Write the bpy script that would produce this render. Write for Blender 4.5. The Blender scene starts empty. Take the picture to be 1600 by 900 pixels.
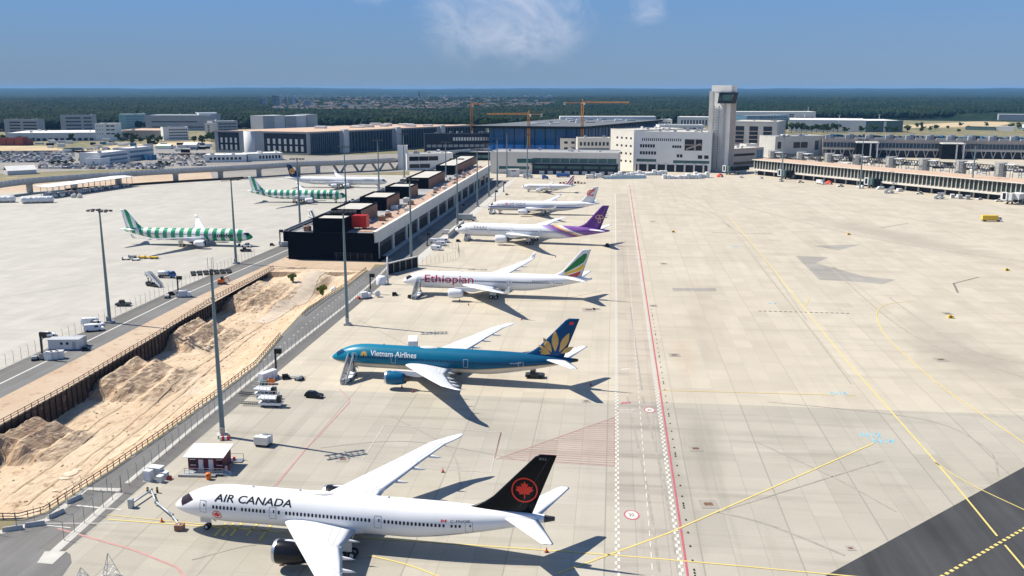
import bpy, bmesh, math, random
import numpy as np
from mathutils import Vector, Matrix
from mathutils.geometry import tessellate_polygon
random.seed(7); rng = np.random.default_rng(7)
S = bpy.context.scene; COL = S.collection
R = math.radians
# ------------------------------------------------------------------ camera, light, exposure
HAZE = 3.4e-5
CAM_H = 70.7; FOC = 1450.0; PITCH = math.atan(312/FOC)
cd = bpy.data.cameras.new('camera'); cam = bpy.data.objects.new('camera', cd); COL.objects.link(cam)
cd.sensor_width = 36; cd.lens = 36*FOC/1600; cd.clip_start = 1; cd.clip_end = 60000
cam.location = (0, 0, CAM_H); cam.rotation_euler = (math.pi/2-PITCH, 0, 0)
S.camera = cam
SUN_EL, SUN_AZ = 50.0, -70.0          # azimuth clockwise from +Y
sd = bpy.data.lights.new('sun', 'SUN'); so = bpy.data.objects.new('sun', sd); COL.objects.link(so)
sd.energy = 4.8; sd.angle = R(0.5); sd.color = (1, .93, .81)
sv = Vector((math.sin(R(SUN_AZ))*math.cos(R(SUN_EL)), math.cos(R(SUN_AZ))*math.cos(R(SUN_EL)), math.sin(R(SUN_EL))))
so.rotation_euler = sv.to_track_quat('Z', 'Y').to_euler(); so.location = sv*500
W = bpy.data.worlds.new('World'); S.world = W; W.use_nodes = True
wn = W.node_tree.nodes; wl = W.node_tree.links; wn.clear()
sky = wn.new('ShaderNodeTexSky'); sky.sky_type = 'NISHITA'; sky.sun_disc = False
sky.sun_elevation = R(SUN_EL); sky.sun_rotation = R(SUN_AZ) % (2*math.pi); sky.altitude = 100
sky.air_density = 1.0; sky.dust_density = 0.1; sky.ozone_density = 2.5
bg = wn.new('ShaderNodeBackground'); bg.inputs[1].default_value = .095
wo = wn.new('ShaderNodeOutputWorld'); wl.new(bg.outputs[0], wo.inputs[0])
def wnode(t, **k):
    n = wn.new(t)
    for a, b in k.items(): setattr(n, a, b)
    return n
def wmath(op, a, b=None, clamp=False):
    n = wnode('ShaderNodeMath', operation=op, use_clamp=clamp)
    for i, q in enumerate((a, b)):
        if q is None: continue
        if isinstance(q, (int, float)): n.inputs[i].default_value = q
        else: wl.new(q, n.inputs[i])
    return n.outputs[0]
wtc = wnode('ShaderNodeTexCoord'); wsep = wnode('ShaderNodeSeparateXYZ'); wl.new(wtc.outputs['Generated'], wsep.inputs[0])
wx, wy, wz = wsep.outputs
# clearer blue air low over the horizon
wr = wnode('ShaderNodeValToRGB'); wl.new(wmath('MULTIPLY', wz, 4.0, True), wr.inputs[0])
e = wr.color_ramp.elements; e[0].position = 0; e[0].color = (.34, .46, .74, 1); e[1].position = .40; e[1].color = (.30, .50, .86, 1)
e2 = wr.color_ramp.elements.new(1.0); e2.color = (.72, .80, .92, 1)
wm = wnode('ShaderNodeMix', data_type='RGBA', blend_type='MULTIPLY'); wm.inputs[0].default_value = 1
wl.new(sky.outputs[0], wm.inputs[6]); wl.new(wr.outputs[0], wm.inputs[7])
# wisps of cloud ahead: noise over a flat cloud deck direction, kept to one patch of sky
def cloudmask(cx, cz, rx, rz, scale, lo, hi, seed):
    az = wmath('DIVIDE', wx, wmath('MAXIMUM', wy, .05)); el = wmath('DIVIDE', wz, wmath('MAXIMUM', wy, .05))
    cv = wnode('ShaderNodeCombineXYZ'); wl.new(wmath('ADD', az, wmath('MULTIPLY', el, .45)), cv.inputs[0]); wl.new(wmath('MULTIPLY', el, 1.25), cv.inputs[1]); cv.inputs[2].default_value = seed
    nz = wnode('ShaderNodeTexNoise'); nz.inputs['Scale'].default_value = scale; nz.inputs['Detail'].default_value = 7; nz.inputs['Roughness'].default_value = .64; nz.inputs['Distortion'].default_value = .5
    wl.new(cv.outputs[0], nz.inputs['Vector'])
    dx = wmath('DIVIDE', wmath('SUBTRACT', az, cx), rx); dz = wmath('DIVIDE', wmath('SUBTRACT', el, cz), rz)
    dd = wmath('ADD', wmath('MULTIPLY', dx, dx), wmath('MULTIPLY', dz, dz))
    fall = wmath('SUBTRACT', 1.0, dd)
    val = wmath('ADD', nz.outputs[0], wmath('MULTIPLY', fall, .22))
    return wmath('MULTIPLY', wmath('DIVIDE', wmath('SUBTRACT', val, lo), hi-lo, True), wmath('MULTIPLY', fall, 1.3, True))
c1 = cloudmask(.012, .085, .085, .072, 15, .50, 1.0, 3.1)
c2 = cloudmask(.138, .088, .032, .030, 30, .52, .95, 9.4)
c3 = cloudmask(-.145, .105, .03, .025, 30, .52, .95, 5.2)
c4 = cloudmask(-.04, .075, .07, .06, 22, .50, 1.1, 12.7)
cm = wmath('MAXIMUM', wmath('MAXIMUM', c1, wmath('MULTIPLY', c4, .8)), wmath('MAXIMUM', wmath('MULTIPLY', c2, .5), wmath('MULTIPLY', c3, .5)))
# low over the horizon the summer haze evens the sky out to one soft blue
wr2 = wnode('ShaderNodeValToRGB'); wl.new(wmath('MULTIPLY', wz, 4.0, True), wr2.inputs[0])
q = wr2.color_ramp.elements; q[0].position = 0; q[0].color = (.37, .545, .80, 1); q[1].position = .42; q[1].color = (.29, .54, .95, 1)
wsc = wnode('ShaderNodeVectorMath', operation='SCALE'); wl.new(wr2.outputs[0], wsc.inputs[0]); wl.new(wmath('MULTIPLY', wmath('ADD', .94, wmath('MULTIPLY', wmath('DIVIDE', wx, wmath('MAXIMUM', wy, .3)), .20)), 4.1), wsc.inputs['Scale'])
wmx = wnode('ShaderNodeMix', data_type='RGBA'); wl.new(wmath('MULTIPLY', wmath('SUBTRACT', 1.0, wmath('MULTIPLY', wz, 2.6, True)), .90), wmx.inputs[0]); wl.new(wm.outputs[2], wmx.inputs[6]); wl.new(wsc.outputs[0], wmx.inputs[7])
wm2 = wnode('ShaderNodeMix', data_type='RGBA'); wl.new(cm, wm2.inputs[0])
wl.new(wmx.outputs[2], wm2.inputs[6]); wm2.inputs[7].default_value = (4.9, 5.1, 5.9, 1)
wl.new(wm2.outputs[2], bg.inputs[0])
S.view_settings.view_transform = 'Standard'; S.view_settings.look = 'None'; S.view_settings.gamma = 1
S.view_settings.use_curve_mapping = False; S.view_settings.exposure = .62
S.cycles.max_bounces = 6; S.cycles.diffuse_bounces = 2; S.cycles.glossy_bounces = 2; S.cycles.transmission_bounces = 2; S.cycles.volume_bounces = 0
S.cycles.use_denoising = True
# ------------------------------------------------------------------ measuring helpers: sight lines met with the ground plane
_c, _s = math.cos(PITCH), math.sin(PITCH)
def G(px, py, z=0.0):
    X = (px-800)/FOC; Y = -(py-450)/FOC
    t = (z-CAM_H)/(-_s+Y*_c)
    return Vector((X*t, (_c+Y*_s)*t, z))
def HT(px, py, ty, dz=0.0):           # height of something standing at (px,py) whose top reaches ty
    b = G(px, py, dz); lo, hi = -20, 250
    for _ in range(50):
        m = (lo+hi)/2; zc = b.y*_c-(m-CAM_H)*_s; yc = b.y*_s+(m-CAM_H)*_c
        if 450-FOC*yc/zc > ty: lo = m
        else: hi = m
    return lo-dz
AZ = R(6.2)
def A(u, v, z=0.0):                   # apron frame: v runs along the stands, u across
    return Vector((u*math.cos(AZ)+v*math.sin(AZ), -u*math.sin(AZ)+v*math.cos(AZ), z))
def UV(p): return (p[0]*math.cos(AZ)-p[1]*math.sin(AZ), p[0]*math.sin(AZ)+p[1]*math.cos(AZ))
# ------------------------------------------------------------------ mesh helpers
class MB:
    def __init__(s): s.v = []; s.f = []; s.m = []; s.sm = []
    def add(s, vs, fs, mi=0, smooth=False):
        o = len(s.v); s.v += [tuple(p) for p in vs]
        for f in fs: s.f.append(tuple(i+o for i in f)); s.m.append(mi); s.sm.append(smooth)
        return s
    def bx(s, x0, x1, y0, y1, z0, z1, mi=0):
        vs = [(x, y, z) for z in (z0, z1) for x, y in ((x0, y0), (x1, y0), (x1, y1), (x0, y1))]
        return s.add(vs, [(3, 2, 1, 0), (4, 5, 6, 7), (0, 1, 5, 4), (1, 2, 6, 5), (2, 3, 7, 6), (3, 0, 4, 7)], mi)
    def box(s, c, size, rz=0, mi=0, ry=0, rx=0):
        M = Matrix.Translation(c) @ Matrix.Rotation(rz, 4, 'Z') @ Matrix.Rotation(ry, 4, 'Y') @ Matrix.Rotation(rx, 4, 'X')
        hx, hy, hz = (q/2 for q in size)
        vs = [M @ Vector((x, y, z)) for z in (-hz, hz) for x, y in ((-hx, -hy), (hx, -hy), (hx, hy), (-hx, hy))]
        return s.add(vs, [(3, 2, 1, 0), (4, 5, 6, 7), (0, 1, 5, 4), (1, 2, 6, 5), (2, 3, 7, 6), (3, 0, 4, 7)], mi)
    def bbox(s, x0, x1, y0, y1, z0, z1, mi=0, b=.08):      # box with bevelled upright and top edges
        def ring(i, z): return [(x0+i+b, y0+i, z), (x1-i-b, y0+i, z), (x1-i, y0+i+b, z), (x1-i, y1-i-b, z), (x1-i-b, y1-i, z), (x0+i+b, y1-i, z), (x0+i, y1-i-b, z), (x0+i, y0+i+b, z)]
        return s.loft([ring(0, z0), ring(0, z1-b), ring(b*.7, z1)], True, mi)
    def bar(s, p, q, w, h=None, mi=0):                    # square bar between points
        p, q = Vector(p), Vector(q); d = q-p; L = d.length
        if L < 1e-6: return s
        h = h or w; d /= L
        up = Vector((0, 0, 1)) if abs(d.z) < .95 else Vector((0, 1, 0))
        a = d.cross(up).normalized()*w/2; b = a.cross(d).normalized()*h/2
        vs = [p-a-b, p+a-b, p+a+b, p-a+b, q-a-b, q+a-b, q+a+b, q-a+b]
        return s.add(vs, [(0, 1, 2, 3), (7, 6, 5, 4), (1, 0, 4, 5), (2, 1, 5, 6), (3, 2, 6, 7), (0, 3, 7, 4)], mi)
    def loft(s, rings, caps=True, mi=0, smooth=False, closed=True):
        n = len(rings[0]); vs = [p for r in rings for p in r]; fs = []
        for i in range(len(rings)-1):
            for j in range(n if closed else n-1):
                k = (j+1) % n
                fs.append((i*n+j, i*n+k, (i+1)*n+k, (i+1)*n+j))
        s.add(vs, fs, mi, smooth)
        if caps:
            o = len(s.v)-len(vs)
            for f in (tuple(range(n-1, -1, -1)), tuple(range((len(rings)-1)*n, len(rings)*n))):
                s.f.append(tuple(i+o for i in f)); s.m.append(mi); s.sm.append(False)
        return s
    def tube(s, pts, r, n=8, mi=0, smooth=True, caps=True):
        pts = [Vector(p) for p in pts]; rings = []
        rr = r if isinstance(r, (list, tuple)) else [r]*len(pts)
        for i, p in enumerate(pts):
            d = (pts[min(i+1, len(pts)-1)]-pts[max(i-1, 0)]).normalized()
            up = Vector((0, 0, 1)) if abs(d.z) < .9 else Vector((0, 1, 0))
            a = d.cross(up).normalized(); b = a.cross(d)
            rings.append([p+(a*math.cos(t)+b*math.sin(t))*rr[i] for t in [2*math.pi*k/n for k in range(n)]])
        return s.loft(rings, caps, mi, smooth)
    def lathe(s, prof, n=24, axis='Z', origin=(0, 0, 0), mi=0, smooth=True, caps=False):
        ox, oy, oz = origin; rings = []
        for a, r in prof:
            ring = []
            for k in range(n):
                t = 2*math.pi*k/n; c_, s_ = math.cos(t)*r, math.sin(t)*r
                ring.append((ox+a, oy+c_, oz+s_) if axis == 'X' else (ox+c_, oy+a, oz+s_) if axis == 'Y' else (ox+c_, oy+s_, oz+a))
            rings.append(ring)
        return s.loft(rings, caps, mi, smooth)
    def poly(s, pts, z=None, mi=0, holes=()):
        loops = [[Vector((p[0], p[1], (p[2] if len(p) > 2 else 0) if z is None else z)) for p in L] for L in [pts]+list(holes)]
        vs = [p for L in loops for p in L]; tr = tessellate_polygon(loops)
        fs = []
        for t in tr:
            a, b, c = (vs[i] for i in t)
            fs.append(tuple(t) if (b-a).cross(c-a).z >= 0 else tuple(reversed(t)))
        return s.add(vs, fs, mi)
    def prism(s, pts, z0, z1, mi=0, mit=None):
        n = len(pts)
        ar = sum(pts[i][0]*pts[(i+1) % n][1]-pts[(i+1) % n][0]*pts[i][1] for i in range(n))
        if ar < 0: pts = list(reversed(pts))
        vs = [(p[0], p[1], z0) for p in pts]+[(p[0], p[1], z1) for p in pts]
        s.add(vs, [(i, (i+1) % n, n+(i+1) % n, n+i) for i in range(n)], mi)
        s.poly(pts, z1, mi if mit is None else mit)
        return s
    def strip(s, pts, w, z=None, mi=0):                   # flat ribbon along points
        pts = [Vector((p[0], p[1], (p[2] if len(p) > 2 else 0) if z is None else z)) for p in pts]; vs = []
        for i, p in enumerate(pts):
            d = pts[min(i+1, len(pts)-1)]-pts[max(i-1, 0)]; d.z = 0; d.normalize()
            nrm = Vector((-d.y, d.x, 0))*w/2; vs += [p+nrm, p-nrm]
        return s.add(vs, [(2*i+1, 2*i+3, 2*i+2, 2*i) for i in range(len(pts)-1)], mi)
    def mesh(s, name, mats):
        me = bpy.data.meshes.new(name); me.from_pydata([tuple(p) for p in s.v], [], s.f)
        for m in (mats if isinstance(mats, (list, tuple)) else [mats]): me.materials.append(m)
        me.polygons.foreach_set('material_index', s.m); me.polygons.foreach_set('use_smooth', s.sm)
        me.update(); return me
    def build(s, name, mats, parent=None, loc=None, rz=0):
        o = bpy.data.objects.new(name, s.mesh(name, mats)); COL.objects.link(o)
        if parent: o.parent = parent
        if loc is not None: o.location = loc
        if rz: o.rotation_euler.z = rz
        return o
def tag(o, label=None, cat=None, group=None, kind=None):
    for k, q in (('label', label), ('category', cat), ('group', group), ('kind', kind)):
        if q: o[k] = q
    return o
def thing(name, label, cat, loc=(0, 0, 0), rz=0, group=None):
    o = bpy.data.objects.new(name, None); COL.objects.link(o); o.location = loc; o.rotation_euler.z = rz
    o.empty_display_size = .5
    return tag(o, label, cat, group)
def kids(o): return [c for c in bpy.data.objects if c.parent == o]
KID = {}
def dup(o, loc=None, rz=None, label=None, group=None, parent=None):
    c = o.copy(); COL.objects.link(c)
    if parent is not None: c.parent = parent
    if loc is not None: c.location = loc
    if rz is not None: c.rotation_euler.z = rz
    if label: c['label'] = label
    if group: c['group'] = group
    if o.name not in KID: KID[o.name] = kids(o)
    for ch in KID[o.name]: dup(ch, parent=c)
    return c
# ------------------------------------------------------------------ materials
class NT:
    def __init__(s, name):
        s.mat = bpy.data.materials.new(name); s.mat.use_nodes = True; s.nt = s.mat.node_tree
        s.n = s.nt.nodes; s.l = s.nt.links; s.p = s.n['Principled BSDF']; s._o = None
    def new(s, t, **k):
        n = s.n.new(t)
        for a, b in k.items(): setattr(n, a, b)
        return n
    def set(s, inp, q):
        if hasattr(q, 'is_output'): s.l.new(q, inp)
        else: inp.default_value = (*q, 1) if isinstance(q, tuple) and len(q) == 3 and len(inp.default_value) == 4 else q
    def m(s, op, a, b=None, clamp=False):
        n = s.new('ShaderNodeMath', operation=op, use_clamp=clamp); s.set(n.inputs[0], a)
        if b is not None: s.set(n.inputs[1], b)
        return n.outputs[0]
    def obj(s):
        if s._o is None:
            t = s.new('ShaderNodeTexCoord'); s._o = t.outputs['Object']
            x = s.new('ShaderNodeSeparateXYZ'); s.l.new(s._o, x.inputs[0]); s.x, s.y, s.z = x.outputs
        return s._o
    def mix(s, f, a, b, mode='MIX'):
        n = s.new('ShaderNodeMix', data_type='RGBA', blend_type=mode); s.set(n.inputs[0], f); s.set(n.inputs[6], a); s.set(n.inputs[7], b); return n.outputs[2]
    def noise(s, scale, detail=4, rough=.55, vec=None, dist=0):
        n = s.new('ShaderNodeTexNoise'); n.inputs['Scale'].default_value = scale; n.inputs['Detail'].default_value = detail; n.inputs['Roughness'].default_value = rough; n.inputs['Distortion'].default_value = dist
        s.l.new(vec if vec is not None else s.obj(), n.inputs['Vector']); return n.outputs[0]
    def mapv(s, scale=(1, 1, 1), rot=(0, 0, 0), loc=(0, 0, 0)):
        n = s.new('ShaderNodeMapping'); n.inputs['Scale'].default_value = scale; n.inputs['Rotation'].default_value = rot; n.inputs['Location'].default_value = loc
        s.l.new(s.obj(), n.inputs['Vector']); return n.outputs[0]
    def rng(s, q, a, b, c=0., d=1.):
        n = s.new('ShaderNodeMapRange'); s.set(n.inputs[0], q)
        for i, k in enumerate((a, b, c, d)): n.inputs[i+1].default_value = k
        return n.outputs[0]
    def step(s, q, edge, w=.02): return s.rng(q, edge-w, edge+w)
    def out(s, col, rough=.6, metal=0., bump=None, bs=.3, bd=.1):
        s.set(s.p.inputs['Base Color'], col); s.set(s.p.inputs['Roughness'], rough); s.set(s.p.inputs['Metallic'], metal)
        if bump is not None:
            b = s.new('ShaderNodeBump'); b.inputs['Strength'].default_value = bs; b.inputs['Distance'].default_value = bd; s.l.new(bump, b.inputs['Height']); s.l.new(b.outputs[0], s.p.inputs['Normal'])
        return s.mat
MC = {}
def M(name, col=None, rough=.6, metal=0., var=.12, scale=1.5, spec=.3):
    if name in MC: return MC[name]
    t = NT(name); n = t.noise(scale, 5, .6)
    a = tuple(max(0, q*(1-var)) for q in col); b = tuple(min(1, q*(1+var)) for q in col)
    mt = t.out(t.mix(t.rng(n, .3, .7), a, b), rough, metal)
    if spec is not None: t.p.inputs['Specular IOR Level'].default_value = spec
    MC[name] = mt; return mt
M('white_paint', (.78, .79, .80), .32, 0, .03, .4); M('off_white', (.66, .65, .61), .6, 0, .08, .3)
M('grey_metal', (.32, .34, .36), .45, .6); M('galvanised', (.42, .46, .48), .5, .4, .12, .8); M('dark_metal', (.05, .052, .055), .5, .4); M('rubber', (.018, .018, .02), .85)
M('mast_green', (.17, .235, .25), .5, .1, .1, .3); M('black_glass', (.012, .015, .02), .08, 0, .1); M('blue_glass', (.03, .07, .11), .1, 0, .3, .15); M('green_glass', (.05, .12, .12), .12, 0, .3, .2)
M('red', (.55, .035, .03), .5); M('orange', (.75, .19, .03), .5); M('yellow', (.78, .50, .05), .5); M('blue', (.04, .13, .38), .5)
M('rust', (.16, .085, .05), .85, 0, .3, 2); M('dark_steel', (.045, .035, .03), .8, 0, .3, 1); M('steel', (.55, .56, .57), .3, .9, .05)
M('purple', (.085, .02, .05), .6); M('white_marking', (.57, .555, .51), .7, 0, .10, .8); M('yellow_marking', (.62, .50, .17), .7, 0, .10, .8); M('red_marking', (.44, .10, .13), .7, 0, .14, .8); M('black_marking', (.03, .03, .03), .8); M('blue_marking', (.16, .48, .66), .7, 0, .2, .8)
M('concrete_wall', (.47, .46, .43), .85, 0, .10, .15); M('cream', (.68, .65, .58), .8, 0, .07, .1); M('grey_wall', (.34, .36, .38), .7, 0, .08, .1); M('charcoal', (.007, .008, .011), .6, 0, .2, .2, .15); M('tan_roof', (.50, .36, .26), .85, 0, .10, .2); M('grey_roof', (.30, .30, .30), .85, 0, .15, .1); M('light_roof', (.50, .48, .43), .8, 0, .08, .1); M('brick_red', (.20, .05, .04), .8)
M('brown_clad', (.27, .15, .10), .8, 0, .2, .5); M('terracotta', (.42, .29, .215), .85, 0, .3, .6)
# ------------------------------------------------------------------ airliners
def lerp(a, b, t): return a+(b-a)*t
def interp(tab, q):
    for i in range(len(tab)-1):
        if q <= tab[i+1][0]:
            t = (q-tab[i][0])/(tab[i+1][0]-tab[i][0]); return [lerp(a, b, t) for a, b in zip(tab[i][1:], tab[i+1][1:])]
    return list(tab[-1][1:])
AIRF = [(1, 0), (.85, .26), (.65, .62), (.45, .93), (.28, 1), (.14, .87), (.06, .63), (.015, .33), (0, 0), (.015, -.3), (.06, -.5), (.14, -.62), (.28, -.66), (.45, -.6), (.65, -.4), (.85, -.16)]
SYMF = [(1, 0), (.8, .42), (.55, .85), (.3, 1), (.12, .8), (.03, .45), (0, 0), (.03, -.45), (.12, -.8), (.3, -1), (.55, -.85), (.8, -.42)]
def symh(c):
    up = [(0, 0), (.03, .45), (.12, .8), (.3, 1), (.55, .85), (.8, .42), (1, 0)]
    return interp(up, max(0, min(1, c)))[0]
def font_mesh(s, font_shear=0., space=1.0, bold=0.):
    cu = bpy.data.curves.new('lettering', 'FONT'); cu.body = s; cu.shear = font_shear; cu.space_character = space; cu.resolution_u = 3; cu.offset = bold; cu.size = 1
    o = bpy.data.objects.new('lettering', cu); COL.objects.link(o)
    me = bpy.data.meshes.new_from_object(o.evaluated_get(bpy.context.evaluated_depsgraph_get()))
    bpy.data.objects.remove(o); return me
def decal(name, src, fn, mat, parent, cut=(0, 0)):
    """flat shape (font mesh or list of [outer, holes...]) cut into strips and laid on a curved surface by fn(u,v)"""
    bm = bmesh.new()
    if isinstance(src, bpy.types.Mesh): bm.from_mesh(src)
    else:
        for loops in src:
            L = [[Vector((p[0], p[1], 0)) for p in q] for q in loops]; vs = [bm.verts.new(p) for q in L for p in q]
            for t in tessellate_polygon(L):
                try: bm.faces.new([vs[i] for i in t])
                except ValueError: pass
    if bm.verts:
        for ax in (0, 1):
            if not cut[ax]: continue
            lo = min(v.co[ax] for v in bm.verts); hi = max(v.co[ax] for v in bm.verts); q = lo+cut[ax]
            while q < hi:
                no = Vector((1, 0, 0)) if ax == 0 else Vector((0, 1, 0)); co = Vector((q, 0, 0)) if ax == 0 else Vector((0, q, 0))
                bmesh.ops.bisect_plane(bm, geom=bm.verts[:]+bm.edges[:]+bm.faces[:], plane_co=co, plane_no=no, dist=1e-5); q += cut[ax]
    for v in bm.verts: v.co = fn(v.co.x, v.co.y)
    me = bpy.data.meshes.new(name); bm.to_mesh(me); bm.free(); me.materials.clear(); me.materials.append(mat)
    o = bpy.data.objects.new(name, me); COL.objects.link(o); o.parent = parent; return o
def circle(cx, cy, r, n=28, ry=None): return [(cx+r*math.cos(2*math.pi*k/n), cy+(ry or r)*math.sin(2*math.pi*k/n)) for k in range(n)]
LEAF = [(0, 1), (.17, .66), (.38, .76), (.30, .30), (.52, .50), (.60, .36), (.88, .40), (.78, .12), (.96, .02), (.50, -.32), (.56, -.50), (.06, -.42), (.05, -.95)]
def leaf(cx, cy, r): return [(cx+x*r, cy+y*r) for x, y in LEAF]+[(cx-x*r, cy+y*r) for x, y in reversed(LEAF[1:])]
def smooth_rough(t, col, rough=.28, dirt=.10):
    n = t.noise(.35, 4, .6); f = t.rng(n, .35, .7); t.p.inputs['Specular IOR Level'].default_value = .22
    return t.out(t.mix(t.m('MULTIPLY', f, dirt), col, (.50, .49, .46)), rough)
def airliner(sp, name='airliner'):
    L, RR, zc, zn, nl, tl, ze = (sp[k] for k in ('L', 'R', 'zc', 'zn', 'nl', 'tl', 'ze')); re_ = sp.get('re', .32)
    side = sp.get('side', -1)
    root = thing(name, sp['label'], 'airliner', sp['loc'], sp['rz'], sp.get('group', 'airliners parked on the apron'))
    def prof(x):
        top, bot, w = zc+RR, zc-RR, RR*sp.get('wr', .975)
        if x < nl:
            q = max(0, 2*x/nl-(x/nl)**2); return zn+(top-zn)*q**.80, zn-(zn-bot)*q**.56, w*q**.60
        if x > L-tl:
            q = (x-(L-tl))/tl
            return lerp(top, ze+re_, q**2.4), lerp(bot, ze-re_, q**1.55*(1.28-.28*q)), lerp(w, re_, q**1.75)
        return top, bot, w
    def surf(x, a, off=0.0, sg=-1):
        x = min(max(x, .02), L); zt, zb, w = prof(x); h = (zt-zb)/2
        return Vector((x, sg*(w+off)*math.sin(a), (zt+zb)/2+(h+off)*math.cos(a)))
    def atz(x, z):
        zt, zb, w = prof(x); return math.acos(max(-1, min(1, (z-(zt+zb)/2)/((zt-zb)/2))))
    xs = [.02, .1, .25, .5, .85, 1.3, 1.9, 2.6, 3.5, 4.6, 5.9, 7.4]; xs = [x*nl/9.5 for x in xs]+[nl]
    xs += [nl+(L-tl-nl)*k/10 for k in range(1, 11)]+[L-tl+tl*k/16 for k in range(1, 17)]
    mb = MB(); n = 40
    mb.loft([[surf(x, 2*math.pi*k/n) for k in range(n)] for x in xs], True, 0, True)
    t = NT(name+'_paint'); t.obj(); fus = mb.build('fuselage', sp['paint'](t, sp), root)
    # belly fairing
    xw, cr, b = sp['xw'], sp['cr'], sp['b']
    mb = MB(); x0, x1 = xw-3.6, xw+cr+4.4; rings = []
    for i in range(15):
        q = i/14; e = math.sin(math.pi*q)**.45 if 0 < q < 1 else .02
        rings.append([(lerp(x0, x1, q), RR*1.06*e*math.cos(a), zc-RR*.52-RR*.60*e*math.sin(a)*(1 if math.sin(a) > 0 else .35)) for a in [2*math.pi*k/24 for k in range(24)]])
    mb.loft(rings, True, 0, True); mb.build('belly_fairing', sp.get('bellymat') or MC['white_paint'], root)
    # wings
    zr = sp.get('zw', zc-RR*.52); sw = math.tan(R(sp.get('sw', 33.5))); dih = math.tan(R(sp.get('dih', 6)))
    Y = [0, RR*.9, .33*b, .66*b, .87*b, .95*b, b]; C = [1.14*cr, cr, .63*cr, .385*cr, .265*cr, .20*cr, .07*cr]
    def wing_at(y):
        c_ = interp([(p, q) for p, q in zip(Y, C)], y)[0]; xl = xw+(y-RR)*sw
        if sp['tip'] == 'raked' and y > .9*b: xl += (y-.9*b)*.75
        return xl, c_, zr+y*dih+1.0*(y/b)**2*sp.get('flex', 1)
    def wing_mb(sg, ty):
        secs = []
        for y, c_ in zip(Y, C):
            xl, c2, z = wing_at(y)
            if sp['tip'] != 'raked' and y >= b-1e-6: c2 = .16*cr
            secs.append((xl, sg*y, z, c2, .13 if y < .4*b else .105, 0.))
        if sp['tip'] == 'winglet':
            xl, _, z = wing_at(b); ch = .16*cr
            for k, (dy, dz, dx, cc) in enumerate(((.35, .35, .4, .9), (.6, 1.0, .9, .72), (.95, 2.3, 2.0, .35))):
                secs.append((xl+dx, sg*(b+dy*sp.get('wk', 1)), z+dz*sp.get('wk', 1), ch*cc, .10, .0))
        rings = []
        for k, (xl, y, z, c2, th, _) in enumerate(secs):
            up = k >= len(Y) and sp['tip'] == 'winglet'
            ring = []
            for c_, h in AIRF:
                hh = h*th*c2*.5
                ring.append((xl+c_*c2, y-(sg*hh*.9 if up else 0), z+(hh*.3 if up else hh)-(.0 if up else (c_-.3)*c2*.035)))
            rings.append(ring)
        mb = MB(); mb.loft(rings, True, 0, True); return mb
    tw = NT(name+'_wing'); tw.obj()
    wcol = tw.mix(tw.m('MULTIPLY', tw.rng(tw.noise(.5, 5), .35, .75), .35), (.74, .75, .76), (.60, .61, .62)); wmat = tw.out(wcol, .3)
    for sg in (-1, 1):
        w = wing_mb(sg, 0).build('wing', wmat, root)
        fl = MB()                                  # flap gaps, aileron gap and spoiler outlines as thin dark seams on the top skin
        def top(y, c_, off=.02):
            xl, c2, z = wing_at(y); th = .13 if y < .4*b else .105
            h = interp([(0, 0), (.015, .33), (.06, .63), (.14, .87), (.28, 1), (.45, .93), (.65, .62), (.85, .26), (1, 0)], c_)[0]
            return Vector((xl+c_*c2, sg*y, z+h*th*c2*.5-(c_-.3)*c2*.035+off))
        def seam(y0, c0, y1, c1_, wd=.10):
            n_ = 5; pts = [top(lerp(y0, y1, i/n_), lerp(c0, c1_, i/n_)) for i in range(n_+1)]; vs = []
            for p in pts: vs += [p+Vector((-wd/2, 0, 0)), p+Vector((wd/2, 0, 0))] if abs(y1-y0) > .3 else [p+Vector((0, -wd/2, 0)), p+Vector((0, wd/2, 0))]
            fl.add(vs, [(2*i, 2*i+1, 2*i+3, 2*i+2) for i in range(n_)])
        for y0, y1, c_ in ((RR+.3, .32*b, .80), (.35*b, .64*b, .76), (.68*b, .88*b, .74), (RR+.6, .31*b, .69), (.36*b, .63*b, .64)): seam(y0, c_, y1, c_)
        for y in (.33*b, .345*b, .655*b, .88*b): seam(y, .74, y+.01, .98)
        seam(.12*b, .12, .94*b, .12, .06)
        fl.build('flap_seam', MC['seam_grey'], w)
        for fy in (.22, .45, .60, .74):           # flap track fairings
            xl, c2, z = wing_at(fy*b); f = MB()
            ln = 2.2+c2*.30; xs_ = xl+c2*.66
            f.loft([[(xs_+ln*q, sg*fy*b+.22*r*math.cos(a), z-.25-c2*.018+.32*r*math.sin(a)-.12*q) for a in [2*math.pi*k/8 for k in range(8)]] for q, r in ((0, .05), (.2, .8), (.5, 1), (.8, .6), (1, .03))], True, 0, True)
            f.build('flap_track_fairing', wmat, w)
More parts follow.
